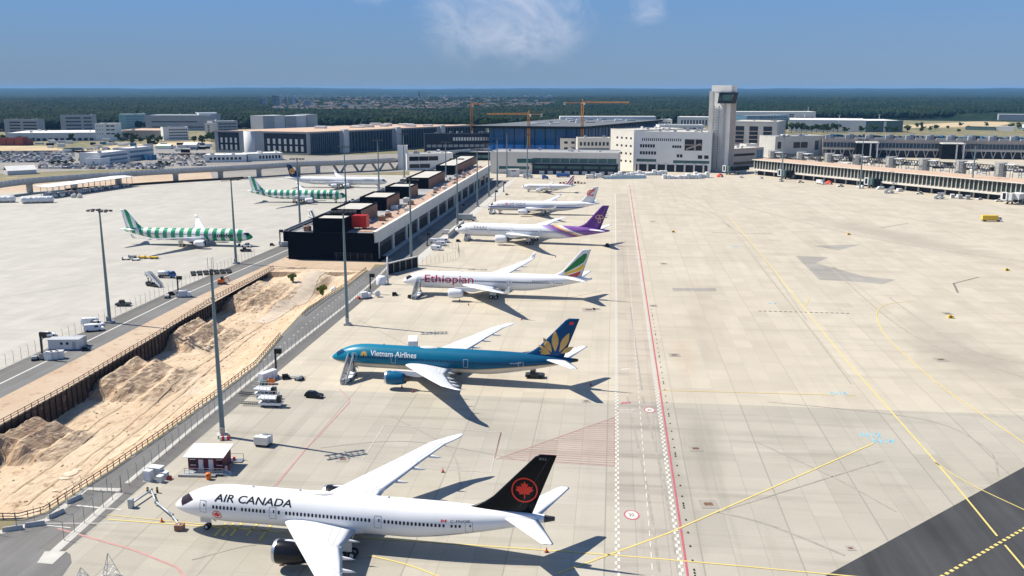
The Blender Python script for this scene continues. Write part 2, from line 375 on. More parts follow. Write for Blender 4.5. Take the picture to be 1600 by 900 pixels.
    # engines
    for (ey, ex, ez, er, el) in sp['eng']:
        for sg in (-1, 1):
            e = MB(); o = (ex, sg*ey, ez)
            e.lathe([(.55, er*.965), (.9, er*.985), (el*.3, er), (el*.6, er*.965), (el*.82, er*.84), (el, er*.70), (el*.98, er*.64), (el*.7, er*.66)], 32, 'X', o)
            eo = e.build('engine', sp['engmat'], root)
            l = MB(); l.lathe([(.9, er*.82), (.25, er*.81), (.04, er*.84), (0, er*.875), (.08, er*.91), (.3, er*.945), (.552, er*.967)], 32, 'X', o); l.build('inlet_lip', MC['steel'] if not sp.get('liplight') else MC['white_paint'], eo)
            f = MB(); f.lathe([(.9, er*.83), (.92, er*.25), (.55, er*.17), (.3, .01)], 24, 'X', o); f.build('fan', MC['dark_metal'], eo)
            x_ = MB(); x_.lathe([(el*.72, er*.66), (el*.90, er*.52), (el*1.18, er*.37), (el*1.16, er*.30), (el*1.22, er*.26), (el*1.42, .02)], 24, 'X', o); x_.build('exhaust', MC['hot_metal'], eo)
            xl, c2, z = wing_at(ey); py = MB(); y0 = sg*ey
            zt = z-.15
            def pyr(x, z0, z1, w_): return [(x, y0-w_, z0), (x, y0+w_, z0), (x, y0+w_*.7, z1), (x, y0-w_*.7, z1)]
            py.loft([pyr(ex+1.3, ez+er*.9, ez+er*.98, .1), pyr(ex+el*.45, ez+er*.7, min(ez+er*1.25, zt+.3), .28), pyr(xl+.6, ez+er*.35, zt+.25, .3), pyr(xl+c2*.45, z-.7, z-.1, .25), pyr(xl+c2*.65, z-.35, z-.1, .08)], True, 0, False)
            py.build('pylon', sp.get('pylmat') or MC['white_paint'], eo)
    # fin
    fx, fc, fh, ft, fct, fz = sp['fin']
    def fin_le(z):
        q = (z-fz)/fh; return lerp(fx, ft, q), lerp(fc, fct, q)
    rings = []
    for z, dx, yy in ((fz-1.2, -2.4, 1.25), (fz, -2.6, 1.1), (fz+.5, -1.3, 1.05), (fz+1.2, -.45, 1), (fz+2.2, 0, 1), (fz+fh*.6, 0, 1), (fz+fh*.95, 0, 1), (fz+fh, .35, .6)):
        xl, c_ = fin_le(z); rings.append([(xl+dx+q*(c_-dx), h*.052*c_*yy, z) for q, h in SYMF])
    f = MB(); f.loft(rings, True, 0, True)
    tf = NT(name+'_fin'); tf.obj(); fin = f.build('tail_fin', sp['finpaint'](tf, sp), root)
    def fin_pt(x, z, sg, off=.03):
        xl, c_ = fin_le(z); return Vector((x, sg*(symh((x-xl)/c_)*.052*c_+off), z))
    sm = MB()
    for sg in (-1, 1):
        vs = []
        for k in range(7):
            z = lerp(fz+.8, fz+fh*.96, k/6); xl, c_ = fin_le(z); p = fin_pt(xl+c_*.70, z, sg, .02); vs += [p+Vector((-.04, 0, 0)), p+Vector((.04, 0, 0))]
        sm.add(vs, [(2*i, 2*i+1, 2*i+3, 2*i+2) for i in range(6)])
    sm.build('rudder_seam', sp.get('seammat') or MC['seam_grey'], fin)
    # stabilisers
    hx, hc, hb, ht, hct, hz = sp['stab']
    for sg in (-1, 1):
        rings = []
        for y, xl, c_ in ((0, hx-.6, hc*1.08), (.9, hx, hc), (hb*.96, lerp(hx, ht, .96), hct*1.05), (hb, ht+.15, hct*.7)):
            rings.append([(xl+q*c_, sg*y, hz+y*.10+h*.045*c_) for q, h in SYMF])
        s_ = MB(); s_.loft(rings, True, 0, True); s_.build('stabiliser', sp.get('stabmat') or wmat, root)
    # cockpit glazing
    k_ = nl/9.5; ck = MB(); N = 14; am = R(sp.get('cka', 64)); vs = []
    for i in range(N+1):
        a = lerp(-am, am, i/N); q = abs(a)/am
        f0 = lerp(1.40, 2.05, q**2)*k_; f1 = lerp(2.45, 4.25, q**1.15)*k_
        for j in range(4):
            x = lerp(f0, f1, j/3); a2 = a*lerp(1.12, .80, j/3); vs.append(surf(x, a2, .025))
    ck.add(vs, [(i*4+j, i*4+j+1, (i+1)*4+j+1, (i+1)*4+j) for i in range(N) for j in range(3)], 0, True)
    cko = ck.build('cockpit_window', sp.get('ckmat') or MC['black_glass'], root)
    # cabin windows and doors on both sides
    zw_ = sp.get('zwin', zc+RR*.14); doors = sp['doors']
    for sg in (side,):
        x = sp.get('win0', 8.2)
        while x < sp.get('win1', L-tl*.42):
            if all(abs(x-d) > 1.05 for d in doors) and not any(g0 < x < g1 for g0, g1 in sp.get('gaps', ())):
                a0 = atz(x, zw_); hw, hh = sp.get('ww', .17), sp.get('wh', .29); zt, zb, w = prof(x); da = hh/RR
                pts = [(-1, -.6), (-.6, -1), (.6, -1), (1, -.6), (1, .6), (.6, 1), (-.6, 1), (-1, .6)]
                wmb = MB(); wmb.add([surf(x+p*hw, a0-q*da, .018, sg) for p, q in pts], [tuple(range(8))]); wmb.build('cabin_window', sp.get('winmat') or MC['black_glass'], root)
            x += sp.get('wp', .61)
        for d in doors:
            dm = MB(); hw, zl, zh = .56, zw_-1.15, zw_+.75; lw = .075
            def ln(p, q):
                vs = []
                for i in range(5):
                    x_, z_ = lerp(p[0], q[0], i/4), lerp(p[1], q[1], i/4); a = atz(x_, z_)
                    if abs(q[0]-p[0]) < .01: vs += [surf(x_-lw/2, a, .02, sg), surf(x_+lw/2, a, .02, sg)]
                    else: vs += [surf(x_, a-lw/2/RR, .02, sg), surf(x_, a+lw/2/RR, .02, sg)]
                dm.add(vs, [(2*i, 2*i+1, 2*i+3, 2*i+2) for i in range(4)])
            for p, q in (((d-hw, zl), (d-hw, zh)), ((d+hw, zl), (d+hw, zh)), ((d-hw, zl), (d+hw, zl)), ((d-hw, zh), (d+hw, zh))): ln(p, q)
            do = dm.build('door_outline', sp.get('doormat') or MC['grey_metal'], root)
            wd = MB(); a0 = atz(d, zw_+.1); wd.add([surf(d+p*.11+.2, a0-q*.25/RR, .022, sg) for p, q in ((-1, -1), (1, -1), (1, 1), (-1, 1))], [(0, 1, 2, 3)]); wd.build('door_window', MC['black_glass'], do)
    # undercarriage
    gx, gr = sp['ng']
    def wheel(parent, x, y, r, w_):
        m = MB(); m.lathe([(-w_/2, .0), (-w_/2, r*.55), (-w_/2*.9, r*.92), (-w_*.2, r), (w_*.2, r), (w_/2*.9, r*.92), (w_/2, r*.55), (w_/2, 0)], 18, 'Y', (x, y, r)); wo_ = m.build('wheel', MC['rubber'], parent)
        h = MB(); h.lathe([(-w_/2-.02, .01), (-w_/2-.02, r*.5), (w_/2+.02, r*.5), (w_/2+.02, .01)], 12, 'Y', (x, y, r)); h.build('hub', MC['off_white'], wo_)
    g = MB(); zt, zb, w = prof(gx)
    g.tube([(gx, 0, gr), (gx-.1, 0, zb+.4)], .14, 8); g.bar((gx-.1, 0, zb+.2), (gx+1.6, 0, gr+.9), .12); g.tube([(gx, -.45, gr), (gx, .45, gr)], .09, 6)
    go = g.build('nose_gear', MC['off_white'], root)
    for sg in (-1, 1): wheel(go, gx, sg*.36, gr, .36)
    dr = MB()
    for sg in (-1, 1): dr.box((gx+.1, sg*.62, zb-.30), (1.9, .05, .95), 0, 0)
    dr.build('gear_door', MC['off_white'], go)
    for mx, my, mr, rows in sp['mg']:
        for sg in ((-1, 1) if my else (1,)):
            g = MB(); y = sg*my
            g.tube([(mx, y, mr*1.05), (mx-.2, y, zc-RR*.55)], .24, 8); g.bar((mx, y, mr*1.6), (mx, y*.45, zc-RR*.8), .2)
            off = [(-.78, .78), (-1.45, 0, 1.45)][rows == 3] if rows > 1 else (0,)
            off = [q*(mr/.66) for q in off]
            g.tube([(mx+off[0], y, mr), (mx+off[-1]+.01, y, mr)], .15, 6)
            go = g.build('main_gear', MC['off_white'], root)
            for q in off:
                for s2 in (-1, 1): wheel(go, mx+q, y+s2*.56*mr/.66, mr, .48*mr/.66)
            d_ = MB(); d_.box((mx-.1, y+sg*1.05, mr+1.55), (2.2, .06, 1.5)); d_.build('gear_door', MC['off_white'], go)
    # lettering and emblems
    def side_fn(x0, z0, sx, sz, sg):
        a0 = atz(x0+3, z0); dr_ = 1 if sg < 0 else -1
        return lambda u, v: surf(x0+dr_*u*sx, a0-v*sz/RR, .022, sg)
    for (txt, x0, z0, sx, sz, mat, sh, *bo) in sp.get('text', ()):
        decal('lettering', font_mesh(txt, sh, 1.0, *bo), side_fn(x0, z0, sx, sz, side), mat, fus, (0, .12/sz))
    for nm, loops, x0, z0, mat in sp.get('badge', ()):
        decal(nm, loops, side_fn(x0, z0, 1, 1, side), mat, fus, (.4, .2))
    for nm, loops, mat in sp.get('finart', ()):
        for sg in (-1, 1): decal(nm, loops, lambda u, v: fin_pt(u, v, sg, .03 if not nm.endswith('device') else .05), mat, fin, (.5, .8))
    for txt, x0, z0, sx, sz, mat in sp.get('fintext', ()):
        decal('fin_lettering', font_mesh(txt), lambda u, v: fin_pt(x0+(u*sx if side < 0 else -u*sx), z0+v*sz, side, .04), mat, fin)
    # antennas, beacon, satellite dome
    for x in (nl+4, nl+12, L-tl-3):
        an = MB(); an.loft([[(x, -.03, zc+RR-.05), (x+.5, -.03, zc+RR-.05), (x+.5, .03, zc+RR-.05), (x, .03, zc+RR-.05)], [(x+.25, -.02, zc+RR+.35), (x+.5, -.02, zc+RR+.35), (x+.5, .02, zc+RR+.35), (x+.25, .02, zc+RR+.35)]]); an.build('antenna', MC['off_white'], root)
    if sp.get('dome'):
        x = sp['dome']; d_ = MB(); d_.loft([[(x+2.6*q, .75*r*math.cos(a), zc+RR-.12+.42*r*math.sin(a)) for a in [math.pi*k/8 for k in range(9)]] for q, r in ((-1, .05), (-.7, .6), (-.3, 1), (.3, 1), (.7, .6), (1, .05))], False, 0, True, False); d_.build('satellite_dome', MC['off_white'], root)
    return root
M('seam_grey', (.40, .42, .44), .5); M('hot_metal', (.16, .14, .12), .4, .7); M('nacelle_black', (.010, .010, .012), .22, 0, 0); M('nacelle_white', (.76, .77, .78), .3, 0, .03); M('nacelle_blue', (.003, .105, .22), .3, 0, .04)
M('livery_red', (.72, .035, .018), .4, 0, .02); M('livery_black', (.012, .012, .013), .3, 0, 0); M('livery_gold', (.55, .34, .10), .45, 0, .05); M('livery_white', (.8, .8, .8), .35, 0, 0); M('maroon', (.46, .018, .05), .4, 0, .03)
M('livery_green', (.02, .19, .045), .4, 0, .03); M('livery_yellow', (.78, .47, .03), .4, 0, .03); M('livery_orange_red', (.5, .05, .04), .4, 0, .03); M('grey_lettering', (.22, .22, .23), .5); M('deep_blue', (.012, .028, .10), .35, 0, .03); M('amber', (.8, .36, .03), .4); M('pale_gold', (.72, .42, .20), .4); M('vn_window', (.008, .045, .10), .15, 0, .1)
M('mask_glass', (.035, .02, .022), .12, 0, .2)
M('pale_grey_paint', (.62, .64, .66), .35, 0, .03)
WHITE = (.80, .805, .81)
def tailcone(t, sp, col, n=1.6, dark=(.05, .04, .035)): return t.mix(t.step(t.x, sp['L']-n, .05), col, dark)
def paint_white(t, sp): return smooth_rough(t, tailcone(t, sp, WHITE) if sp.get('cone') else WHITE)
def paint_blue(t, sp):
    c = t.mix(t.rng(t.x, 4, sp['L']*.9), (.001, .185, .30), (.001, .062, .15)); zb = t.m('ADD', sp['zc']-sp['R']*.50, t.m('MULTIPLY', t.rng(t.x, sp['L']*.60, sp['L']*.93), 2.3))
    c = t.mix(t.step(t.z, t.m('ADD', zb, .0), .02), (.62, .56, .46), c) if False else c
    d = t.m('SUBTRACT', t.z, zb)
    c = t.mix(t.rng(d, .20, .24), (.50, .33, .14), c); c = t.mix(t.rng(d, -.02, .02), (.66, .62, .54), c)
    t.p.inputs['Coat Weight'].default_value = 0; return smooth_rough(t, tailcone(t, sp, c, 1.2), .34, .015)
def paint_sweep(t, sp):
    top = sp['zc']+sp['R']; s = t.m('SUBTRACT', t.m('SUBTRACT', t.x, 40.5), t.m('MULTIPLY', t.m('SUBTRACT', top, t.z), 2.7))
    c = t.mix(t.rng(s, 0, 2.2), WHITE, (.42, .32, .60)); c = t.mix(t.rng(s, 1.5, 6), c, (.16, .055, .27)); c = t.mix(t.rng(s, 6.4, 7.4), c, (.62, .28, .12)); c = t.mix(t.rng(s, 7.4, 8.8), c, (.80, .55, .20)); c = t.mix(t.rng(s, 9, 9.8), c, WHITE)
    c = t.mix(t.rng(s, 10.8, 11.6), c, (.20, .08, .33)); c = t.mix(t.step(t.z, sp['zc']-sp['R']*.72, .5), t.mix(t.rng(s, 5, 5.6), c, (.32, .02, .05)), c)
    return smooth_rough(t, c)
def paint_line(t, sp):
    c = t.mix(t.rng(t.m('ABSOLUTE', t.m('SUBTRACT', t.z, sp['zc']-sp['R']*.20)), .36, .40), (.015, .085, .36), WHITE)
    return smooth_rough(t, t.mix(t.step(t.z, sp['zc']-sp['R']*.32, .02), (.56, .58, .60), c))
def stripes(t, sp, x):
    f = t.m('FRACT', t.m('DIVIDE', t.m('SUBTRACT', x, 5.35), 3.95)); return t.mix(t.rng(t.m('ABSOLUTE', t.m('SUBTRACT', f, .5)), .235, .25), WHITE, (.003, .29, .115))
def paint_stripes(t, sp): return smooth_rough(t, t.mix(t.step(t.x, 1.6, .02), (.003, .29, .115), stripes(t, sp, t.x)))
def fin_stripes(t, sp):
    f = t.m('FRACT', t.m('DIVIDE', t.m('SUBTRACT', t.m('ADD', t.x, t.m('MULTIPLY', t.z, -.28)), 1.75), 3.6)); return t.out(t.mix(t.rng(t.m('ABSOLUTE', t.m('SUBTRACT', f, .5)), .235, .25), WHITE, (.003, .29, .115)), .3)
def fin_plain(c): return lambda t, sp: t.p.inputs['Specular IOR Level'].__setattr__('default_value', .12) or t.out(t.mix(t.rng(t.noise(.4), .3, .8), c, tuple(q*.9 for q in c)), .28)
def fin_red_white(t, sp):
    f = t.m('FRACT', t.m('DIVIDE', t.m('SUBTRACT', t.x, t.m('MULTIPLY', t.z, .8)), 1.9)); return t.out(t.mix(t.step(f, .5, .03), (.55, .03, .03), WHITE), .35)
def place(px, py, z, head): p = G(px, py, z); return (p.x, p.y, 0), R(head)
B787 = dict(L=62.8, R=2.97, zc=4.95, zn=4.15, nl=9.6, tl=23.5, ze=6.75, xw=20.3, cr=11.9, b=30.0, tip='raked', sw=34, eng=[(9.9, 17.6, 2.75, 1.72, 5.0)], fin=(51.2, 8.2, 9.5, 60.1, 2.9, 7.5), stab=(54.9, 5.6, 9.9, 62.2, 1.9, 6.6), ng=(5.4, .5), mg=[(31.4, 4.9, .68, 2)], doors=[6.9, 17.2, 35.6, 49.2], wp=.62)
A350 = dict(L=66.8, R=2.99, zc=5.1, zn=4.3, nl=9.2, tl=24, ze=7.0, xw=22, cr=12.4, b=31.0, tip='winglet', wk=1.05, sw=34, eng=[(10.5, 19.0, 2.7, 1.70, 5.2)], fin=(55, 8.2, 9.6, 63.4, 2.9, 7.6), stab=(57.6, 5.8, 9.6, 64.2, 1.9, 6.9), ng=(4.9, .5), mg=[(33.6, 5.2, .70, 2)], doors=[6.6, 19.4, 38.5, 53.5], wp=.62)
B777 = dict(L=73.9, R=3.1, zc=5.4, zn=4.6, nl=9.5, tl=25, ze=7.3, re=.30, xw=25.6, cr=13.2, b=32.2, tip='raked', sw=34, eng=[(9.8, 22.4, 2.75, 1.95, 5.6)], fin=(61.2, 8.6, 10.2, 70.2, 3.2, 8.2), stab=(64, 6.2, 10.7, 71.4, 2.2, 7.0), ng=(5.9, .55), mg=[(37.2, 5.5, .67, 3)], doors=[6.4, 17.6, 28.6, 42, 58.6], wp=.55)
A330 = dict(L=63.7, R=2.82, zc=4.9, zn=4.2, nl=8.4, tl=22, ze=6.8, xw=21.4, cr=11.3, b=29.2, tip='winglet', wk=.8, sw=33, eng=[(9.4, 18.4, 2.5, 1.55, 5.2)], fin=(53, 7.6, 8.9, 60.2, 2.8, 7.2), stab=(55, 5.4, 9.6, 61, 1.9, 6.6), ng=(6.7, .5), mg=[(31.8, 5.3, .68, 2)], doors=[6.0, 16.4, 39, 52], wp=.55)
A340 = dict(A330, L=75.4, xw=27.5, cr=12, b=30.6, tl=22, eng=[(9.3, 25.0, 2.6, 1.3, 5.0), (18.6, 31.6, 3.3, 1.3, 5.0)], fin=(64, 8, 9.2, 71.6, 2.9, 7.2), stab=(66.4, 5.8, 9.9, 72.6, 2, 6.6), mg=[(38.2, 5.3, .68, 2), (39.5, 0, .62, 2)], doors=[6, 18, 32, 47, 62])
A320 = dict(L=37.6, R=2.03, zc=3.6, zn=3.1, nl=6.2, tl=13.5, ze=4.9, re=.25, xw=12.4, cr=6.4, b=16.6, tip='winglet', wk=.85, sw=27, eng=[(5.75, 10.8, 1.95, 1.12, 3.6)], fin=(30.2, 5.6, 6.1, 34.9, 2.0, 5.4), stab=(31.6, 3.6, 6.1, 35.3, 1.3, 4.7), ng=(5, .38), mg=[(17.7, 3.8, .56, 1)], doors=[4.9, 31.4], wp=.55, win0=6, win1=30.5)
def plane(base, **k): d = dict(base); d.update(k); return d
FINROOT = 51.2
l, r_ = place(275, 789, 3.7, -10.3)
ring = [circle(58.15, 11.15, 2.02, 40), circle(58.15, 11.15, 1.80, 40)]
MAPLE = plane(B787, label='white airliner with black fin, red maple leaf and black engines, nearest the camera', loc=l, rz=r_, paint=paint_white, cone=True, ckmat=MC['mask_glass'], cka=70, zn=3.85, doors=[6.3, 18.3, 35.6, 49.9], win1=48.6, eng=[(9.9, 21.8, 2.75, 1.9, 5.2)],
    finpaint=fin_plain((.006, .006, .0065)), seammat=MC['dark_metal'], engmat=MC['nacelle_black'], gaps=((12.1, 12.8), (19.6, 20.4), (46.4, 47.2)), dome=25.5,
    text=[('AIR CANADA', 8.3, 6.3, 2.16, 1.75, MC['livery_black'], .12, .012), ('C-FNOE', 47.0, 6.05, .85, .75, MC['livery_black'], 0), ('DREAMLINER', 44.2, 3.55, .75, .45, MC['grey_lettering'], 0)],
    badge=[('leaf_ring', [[circle(0, 0, .80, 30), circle(0, 0, .68, 30)]], 8.7, 4.0, MC['livery_red']), ('leaf_badge', [[leaf(0, .0, .62)]], 8.7, 4.0, MC['livery_red']), ('flag', [[[(0, 0), (.22, 0), (.22, .5), (0, .5)]], [[(.62, 0), (.84, 0), (.84, .5), (.62, .5)]], [leaf(.42, .25, .2)]], 45.6, 6.05, MC['livery_red'])],
    finart=[('leaf_ring', [ring], MC['livery_red']), ('leaf_device', [[leaf(58.15, 11.15, 1.45)]], MC['livery_red'])], fintext=[('802', 60.3, 16.15, .8, .6, MC['grey_lettering'])])
airliner(MAPLE, 'airliner')
def petal(cx, cy, ang, ln, w, x0=0):
    ca, sa = math.cos(ang), math.sin(ang); pts = []
    for q, h in ((.12, .03), (.25, .42), (.45, .9), (.65, .95), (.85, .52), (1, 0)): pts.append((q*ln, h*w/2))
    pts += [(q*ln, -h*w/2) for q, h in ((.85, .52), (.65, .95), (.45, .9), (.25, .42), (.12, .03))]
    return [(cx+p*ca-q*sa, cy+p*sa+q*ca) for p, q in pts]
l, r_ = place(519, 557, 4.1, -11.2)
LOT = (57.4, 7.9)
LOTUS = plane(B787, label='blue airliner with gold lotus on its fin and boarding stairs at its nose', loc=l, rz=r_, paint=paint_blue, ckmat=MC['vn_window'], winmat=MC['vn_window'], doormat=MC['pale_grey_paint'],
    finpaint=fin_plain((.006, .062, .17)), seammat=MC['deep_blue'], engmat=MC['nacelle_blue'], bellymat=MC['off_white'], pylmat=MC['white_paint'], dome=25.5,
    text=[('Vietnam Airlines', 11.2, 5.75, 1.78, 2.0, MC['livery_white'], 0, .012), ('VN-A870', 46.5, 5.75, .7, .6, MC['livery_white'], 0), ('DREAMLINER', 45, 3.9, .8, .5, MC['pale_grey_paint'], 0)],
    badge=[('lotus_badge', [[petal(0, 0, R(90+d), ln, .5)] for d, ln in ((0, 1.25), (32, 1.15), (-32, 1.15), (62, 1.0), (-62, 1.0), (85, .9), (-85, .9))], 9.5, 5.75, MC['livery_gold'])],
    finart=[('lotus', [[petal(LOT[0]+dx, LOT[1]+.1, R(a), ln, w)] for a, ln, w, dx in ((64, 6.1, 1.65, .55), (91, 5.9, 1.75, -.15), (122, 4.6, 1.6, -.7), (30, 4.0, 1.25, .8), (172, 4.2, 1.1, -.7), (148, 3.9, .9, -1.0))], MC['livery_gold']),
            ('flag', [[[(60.5, 15.5), (61.5, 15.5), (61.7, 16.2), (60.8, 16.2)]]], MC['livery_red'])])
airliner(LOTUS, 'airliner')
l, r_ = place(629, 438, 4.4, -8.6)
def finstripe(z0, z1, f0, f1):
    pts = []
    for i in range(9): q = i/8; pts.append((lerp(f0[0], f0[1], q), lerp(z0[0], z0[1], q**1.3)))
    for i in range(9): q = 1-i/8; pts.append((lerp(f1[0], f1[1], q), lerp(z1[0], z1[1], q**1.1)))
    return pts
TRI = plane(A350, label='white airliner with red lettering and green, yellow and red fin stripes', loc=l, rz=r_, paint=paint_white, cone=False, finpaint=fin_plain((.74, .75, .76)), engmat=MC['nacelle_white'], liplight=True,
    text=[('Ethiopian', 8.4, 4.7, 4.75, 3.9, MC['maroon'], 0, .008), ('Ethiopian', 46.5, 5.85, 1.5, 1.1, MC['grey_lettering'], 0), ('ET-AVD', 52, 4.2, .9, .6, MC['grey_lettering'], 0)],
    finart=[(nm, [[[(55.3+(x-1185)/16.3, 7.75+(285-y)/15.9) for x, y in pts]]], MC[mt]) for nm, pts, mt in (
        ('green_stripe', [(1195, 275), (1240, 235), (1290, 188), (1325, 160), (1343, 158), (1340, 180), (1325, 207), (1290, 230), (1240, 258)], 'livery_green'),
        ('yellow_stripe', [(1207, 274), (1250, 258), (1295, 237), (1325, 214), (1325, 232), (1312, 250), (1270, 264), (1225, 280)], 'livery_yellow'),
        ('red_stripe', [(1235, 282), (1275, 268), (1310, 255), (1305, 272), (1290, 287), (1260, 287)], 'livery_orange_red'))])
airliner(TRI, 'airliner')
l, r_ = place(711, 358, 5.1, -13)
EM = (69.0, 12.3)
def ell(cx, cy, rx, ry, a=0, n=18): return [(cx+rx*math.cos(t)*math.cos(a)-ry*math.sin(t)*math.sin(a), cy+rx*math.cos(t)*math.sin(a)+ry*math.sin(t)*math.cos(a)) for t in [2*math.pi*k/n for k in range(n)]]
SWEEP = plane(B777, label='white airliner with purple and gold sweep to its purple fin', loc=l, rz=r_, paint=paint_sweep, finpaint=fin_plain((.13, .045, .23)), engmat=MC['nacelle_white'], liplight=True, winmat=MC['grey_lettering'], zn=5.1, ze=6.8,
    text=[('THAI', 9.6, 6.2, 3.0, 1.9, MC['grey_lettering'], 0)], stabmat=MC['white_paint'],
    finart=[('orchid_emblem', [[ell(EM[0]+dx, EM[1]+dz, rx, ry, a), list(ell(EM[0]+dx, EM[1]+dz, rx*.72, ry*.72, a))] for dx, dz, rx, ry, a in ((-.8, .8, 1.15, .85, .7), (.9, .8, 1.15, .85, -.6), (.05, -.9, .75, 1.2, 0))]+[[circle(EM[0]+.05, EM[1]+.25, .55, 16)]], MC['pale_gold'])])
airliner(SWEEP, 'airliner')
l, r_ = place(763, 322, 4.4, -5.5)
PX = (58.9, 12.0)
def hook(r0, r1, a0, a1, cx=PX[0], cy=PX[1], n=12): return [(cx+r0*math.cos(lerp(a0, a1, i/n)), cy+r0*math.sin(lerp(a0, a1, i/n))) for i in range(n+1)]+[(cx+r1*math.cos(lerp(a1, a0, i/n)), cy+r1*math.sin(lerp(a1, a0, i/n))) for i in range(n+1)]
BLUELINE = plane(A330, label='white and grey airliner with blue cheat line and red bird on its fin', loc=l, rz=r_, paint=paint_line, finpaint=fin_plain((.74, .75, .76)), engmat=MC['nacelle_white'], winmat=MC['grey_lettering'],
    text=[('AIR CHINA', 12.5, 5.9, 1.9, 1.5, MC['grey_lettering'], 0)], badge=[('flag', [[[(0, 0), (1.2, 0), (1.2, .8), (0, .8)]]], 10.2, 5.9, MC['livery_red'])],
    finart=[('bird_emblem', [[hook(2.5, 2.0, R(40), R(200))], [hook(1.75, 1.3, R(50), R(230))], [hook(1.1, .5, R(70), R(330))], [[(59.2, 14.5), (61.5, 15.0), (60.8, 14.1), (59.4, 13.9)]], [[(59.4, 11.0), (60.3, 12.4), (60.6, 12.0), (59.9, 10.6)]]], MC['livery_red'])])
airliner(BLUELINE, 'airliner')
l, r_ = place(815, 292, 3.4, -7)
airliner(plane(A320, label='small white airliner with red and white fin, farthest in its row', loc=l, rz=r_, paint=paint_white, finpaint=fin_red_white, engmat=MC['nacelle_white'], winmat=MC['grey_lettering'], text=[('IBERIA', 7, 4.0, 1.5, 1.1, MC['grey_lettering'], 0)] if False else []), 'airliner')
cond = dict(paint=paint_stripes, finpaint=fin_stripes, engmat=MC['nacelle_white'], side=1, tip='winglet', wk=.95, b=30.4, winmat=MC['grey_lettering'], win1=52, stabmat=MC['white_paint'])
l, r_ = place(395, 370, 4.3, 173.5)
STRIPED = plane(A330, label='green and white striped airliner on the pale apron by the tall light mast', loc=l, rz=r_, text=[('condor', 17.4, 4.2, 3.3, 2.8, MC['livery_black'], 0, .03)], **cond)
airliner(STRIPED, 'airliner')
l, r_ = place(541, 306, 4.3, 175.5)
airliner(plane(STRIPED, label='green and white striped airliner nosed up to the dark pier', loc=l, rz=r_), 'airliner')
l, r_ = place(605, 284, 4.4, 175)
airliner(plane(A340, label='white four engined airliner with dark blue fin behind the striped one', loc=l, rz=r_, side=1, paint=paint_white, finpaint=fin_plain((.010, .022, .085)), engmat=MC['nacelle_white'], winmat=MC['grey_lettering'],
    text=[('Lufthansa', 17, 5.7, 2.0, 1.6, MC['deep_blue'], 0)], finart=[('disc', [[circle(70.3, 11.6, 2.0, 28)]], MC['amber']), ('crane_device', [[hook(1.5, 1.2, R(0), R(359), 70.3, 11.6, 24)], [[(69, 11.2), (70.2, 11.9), (71.7, 12.5), (70.8, 11.3), (71.4, 10.6), (70.2, 11.1)]]], MC['deep_blue'])]), 'airliner')
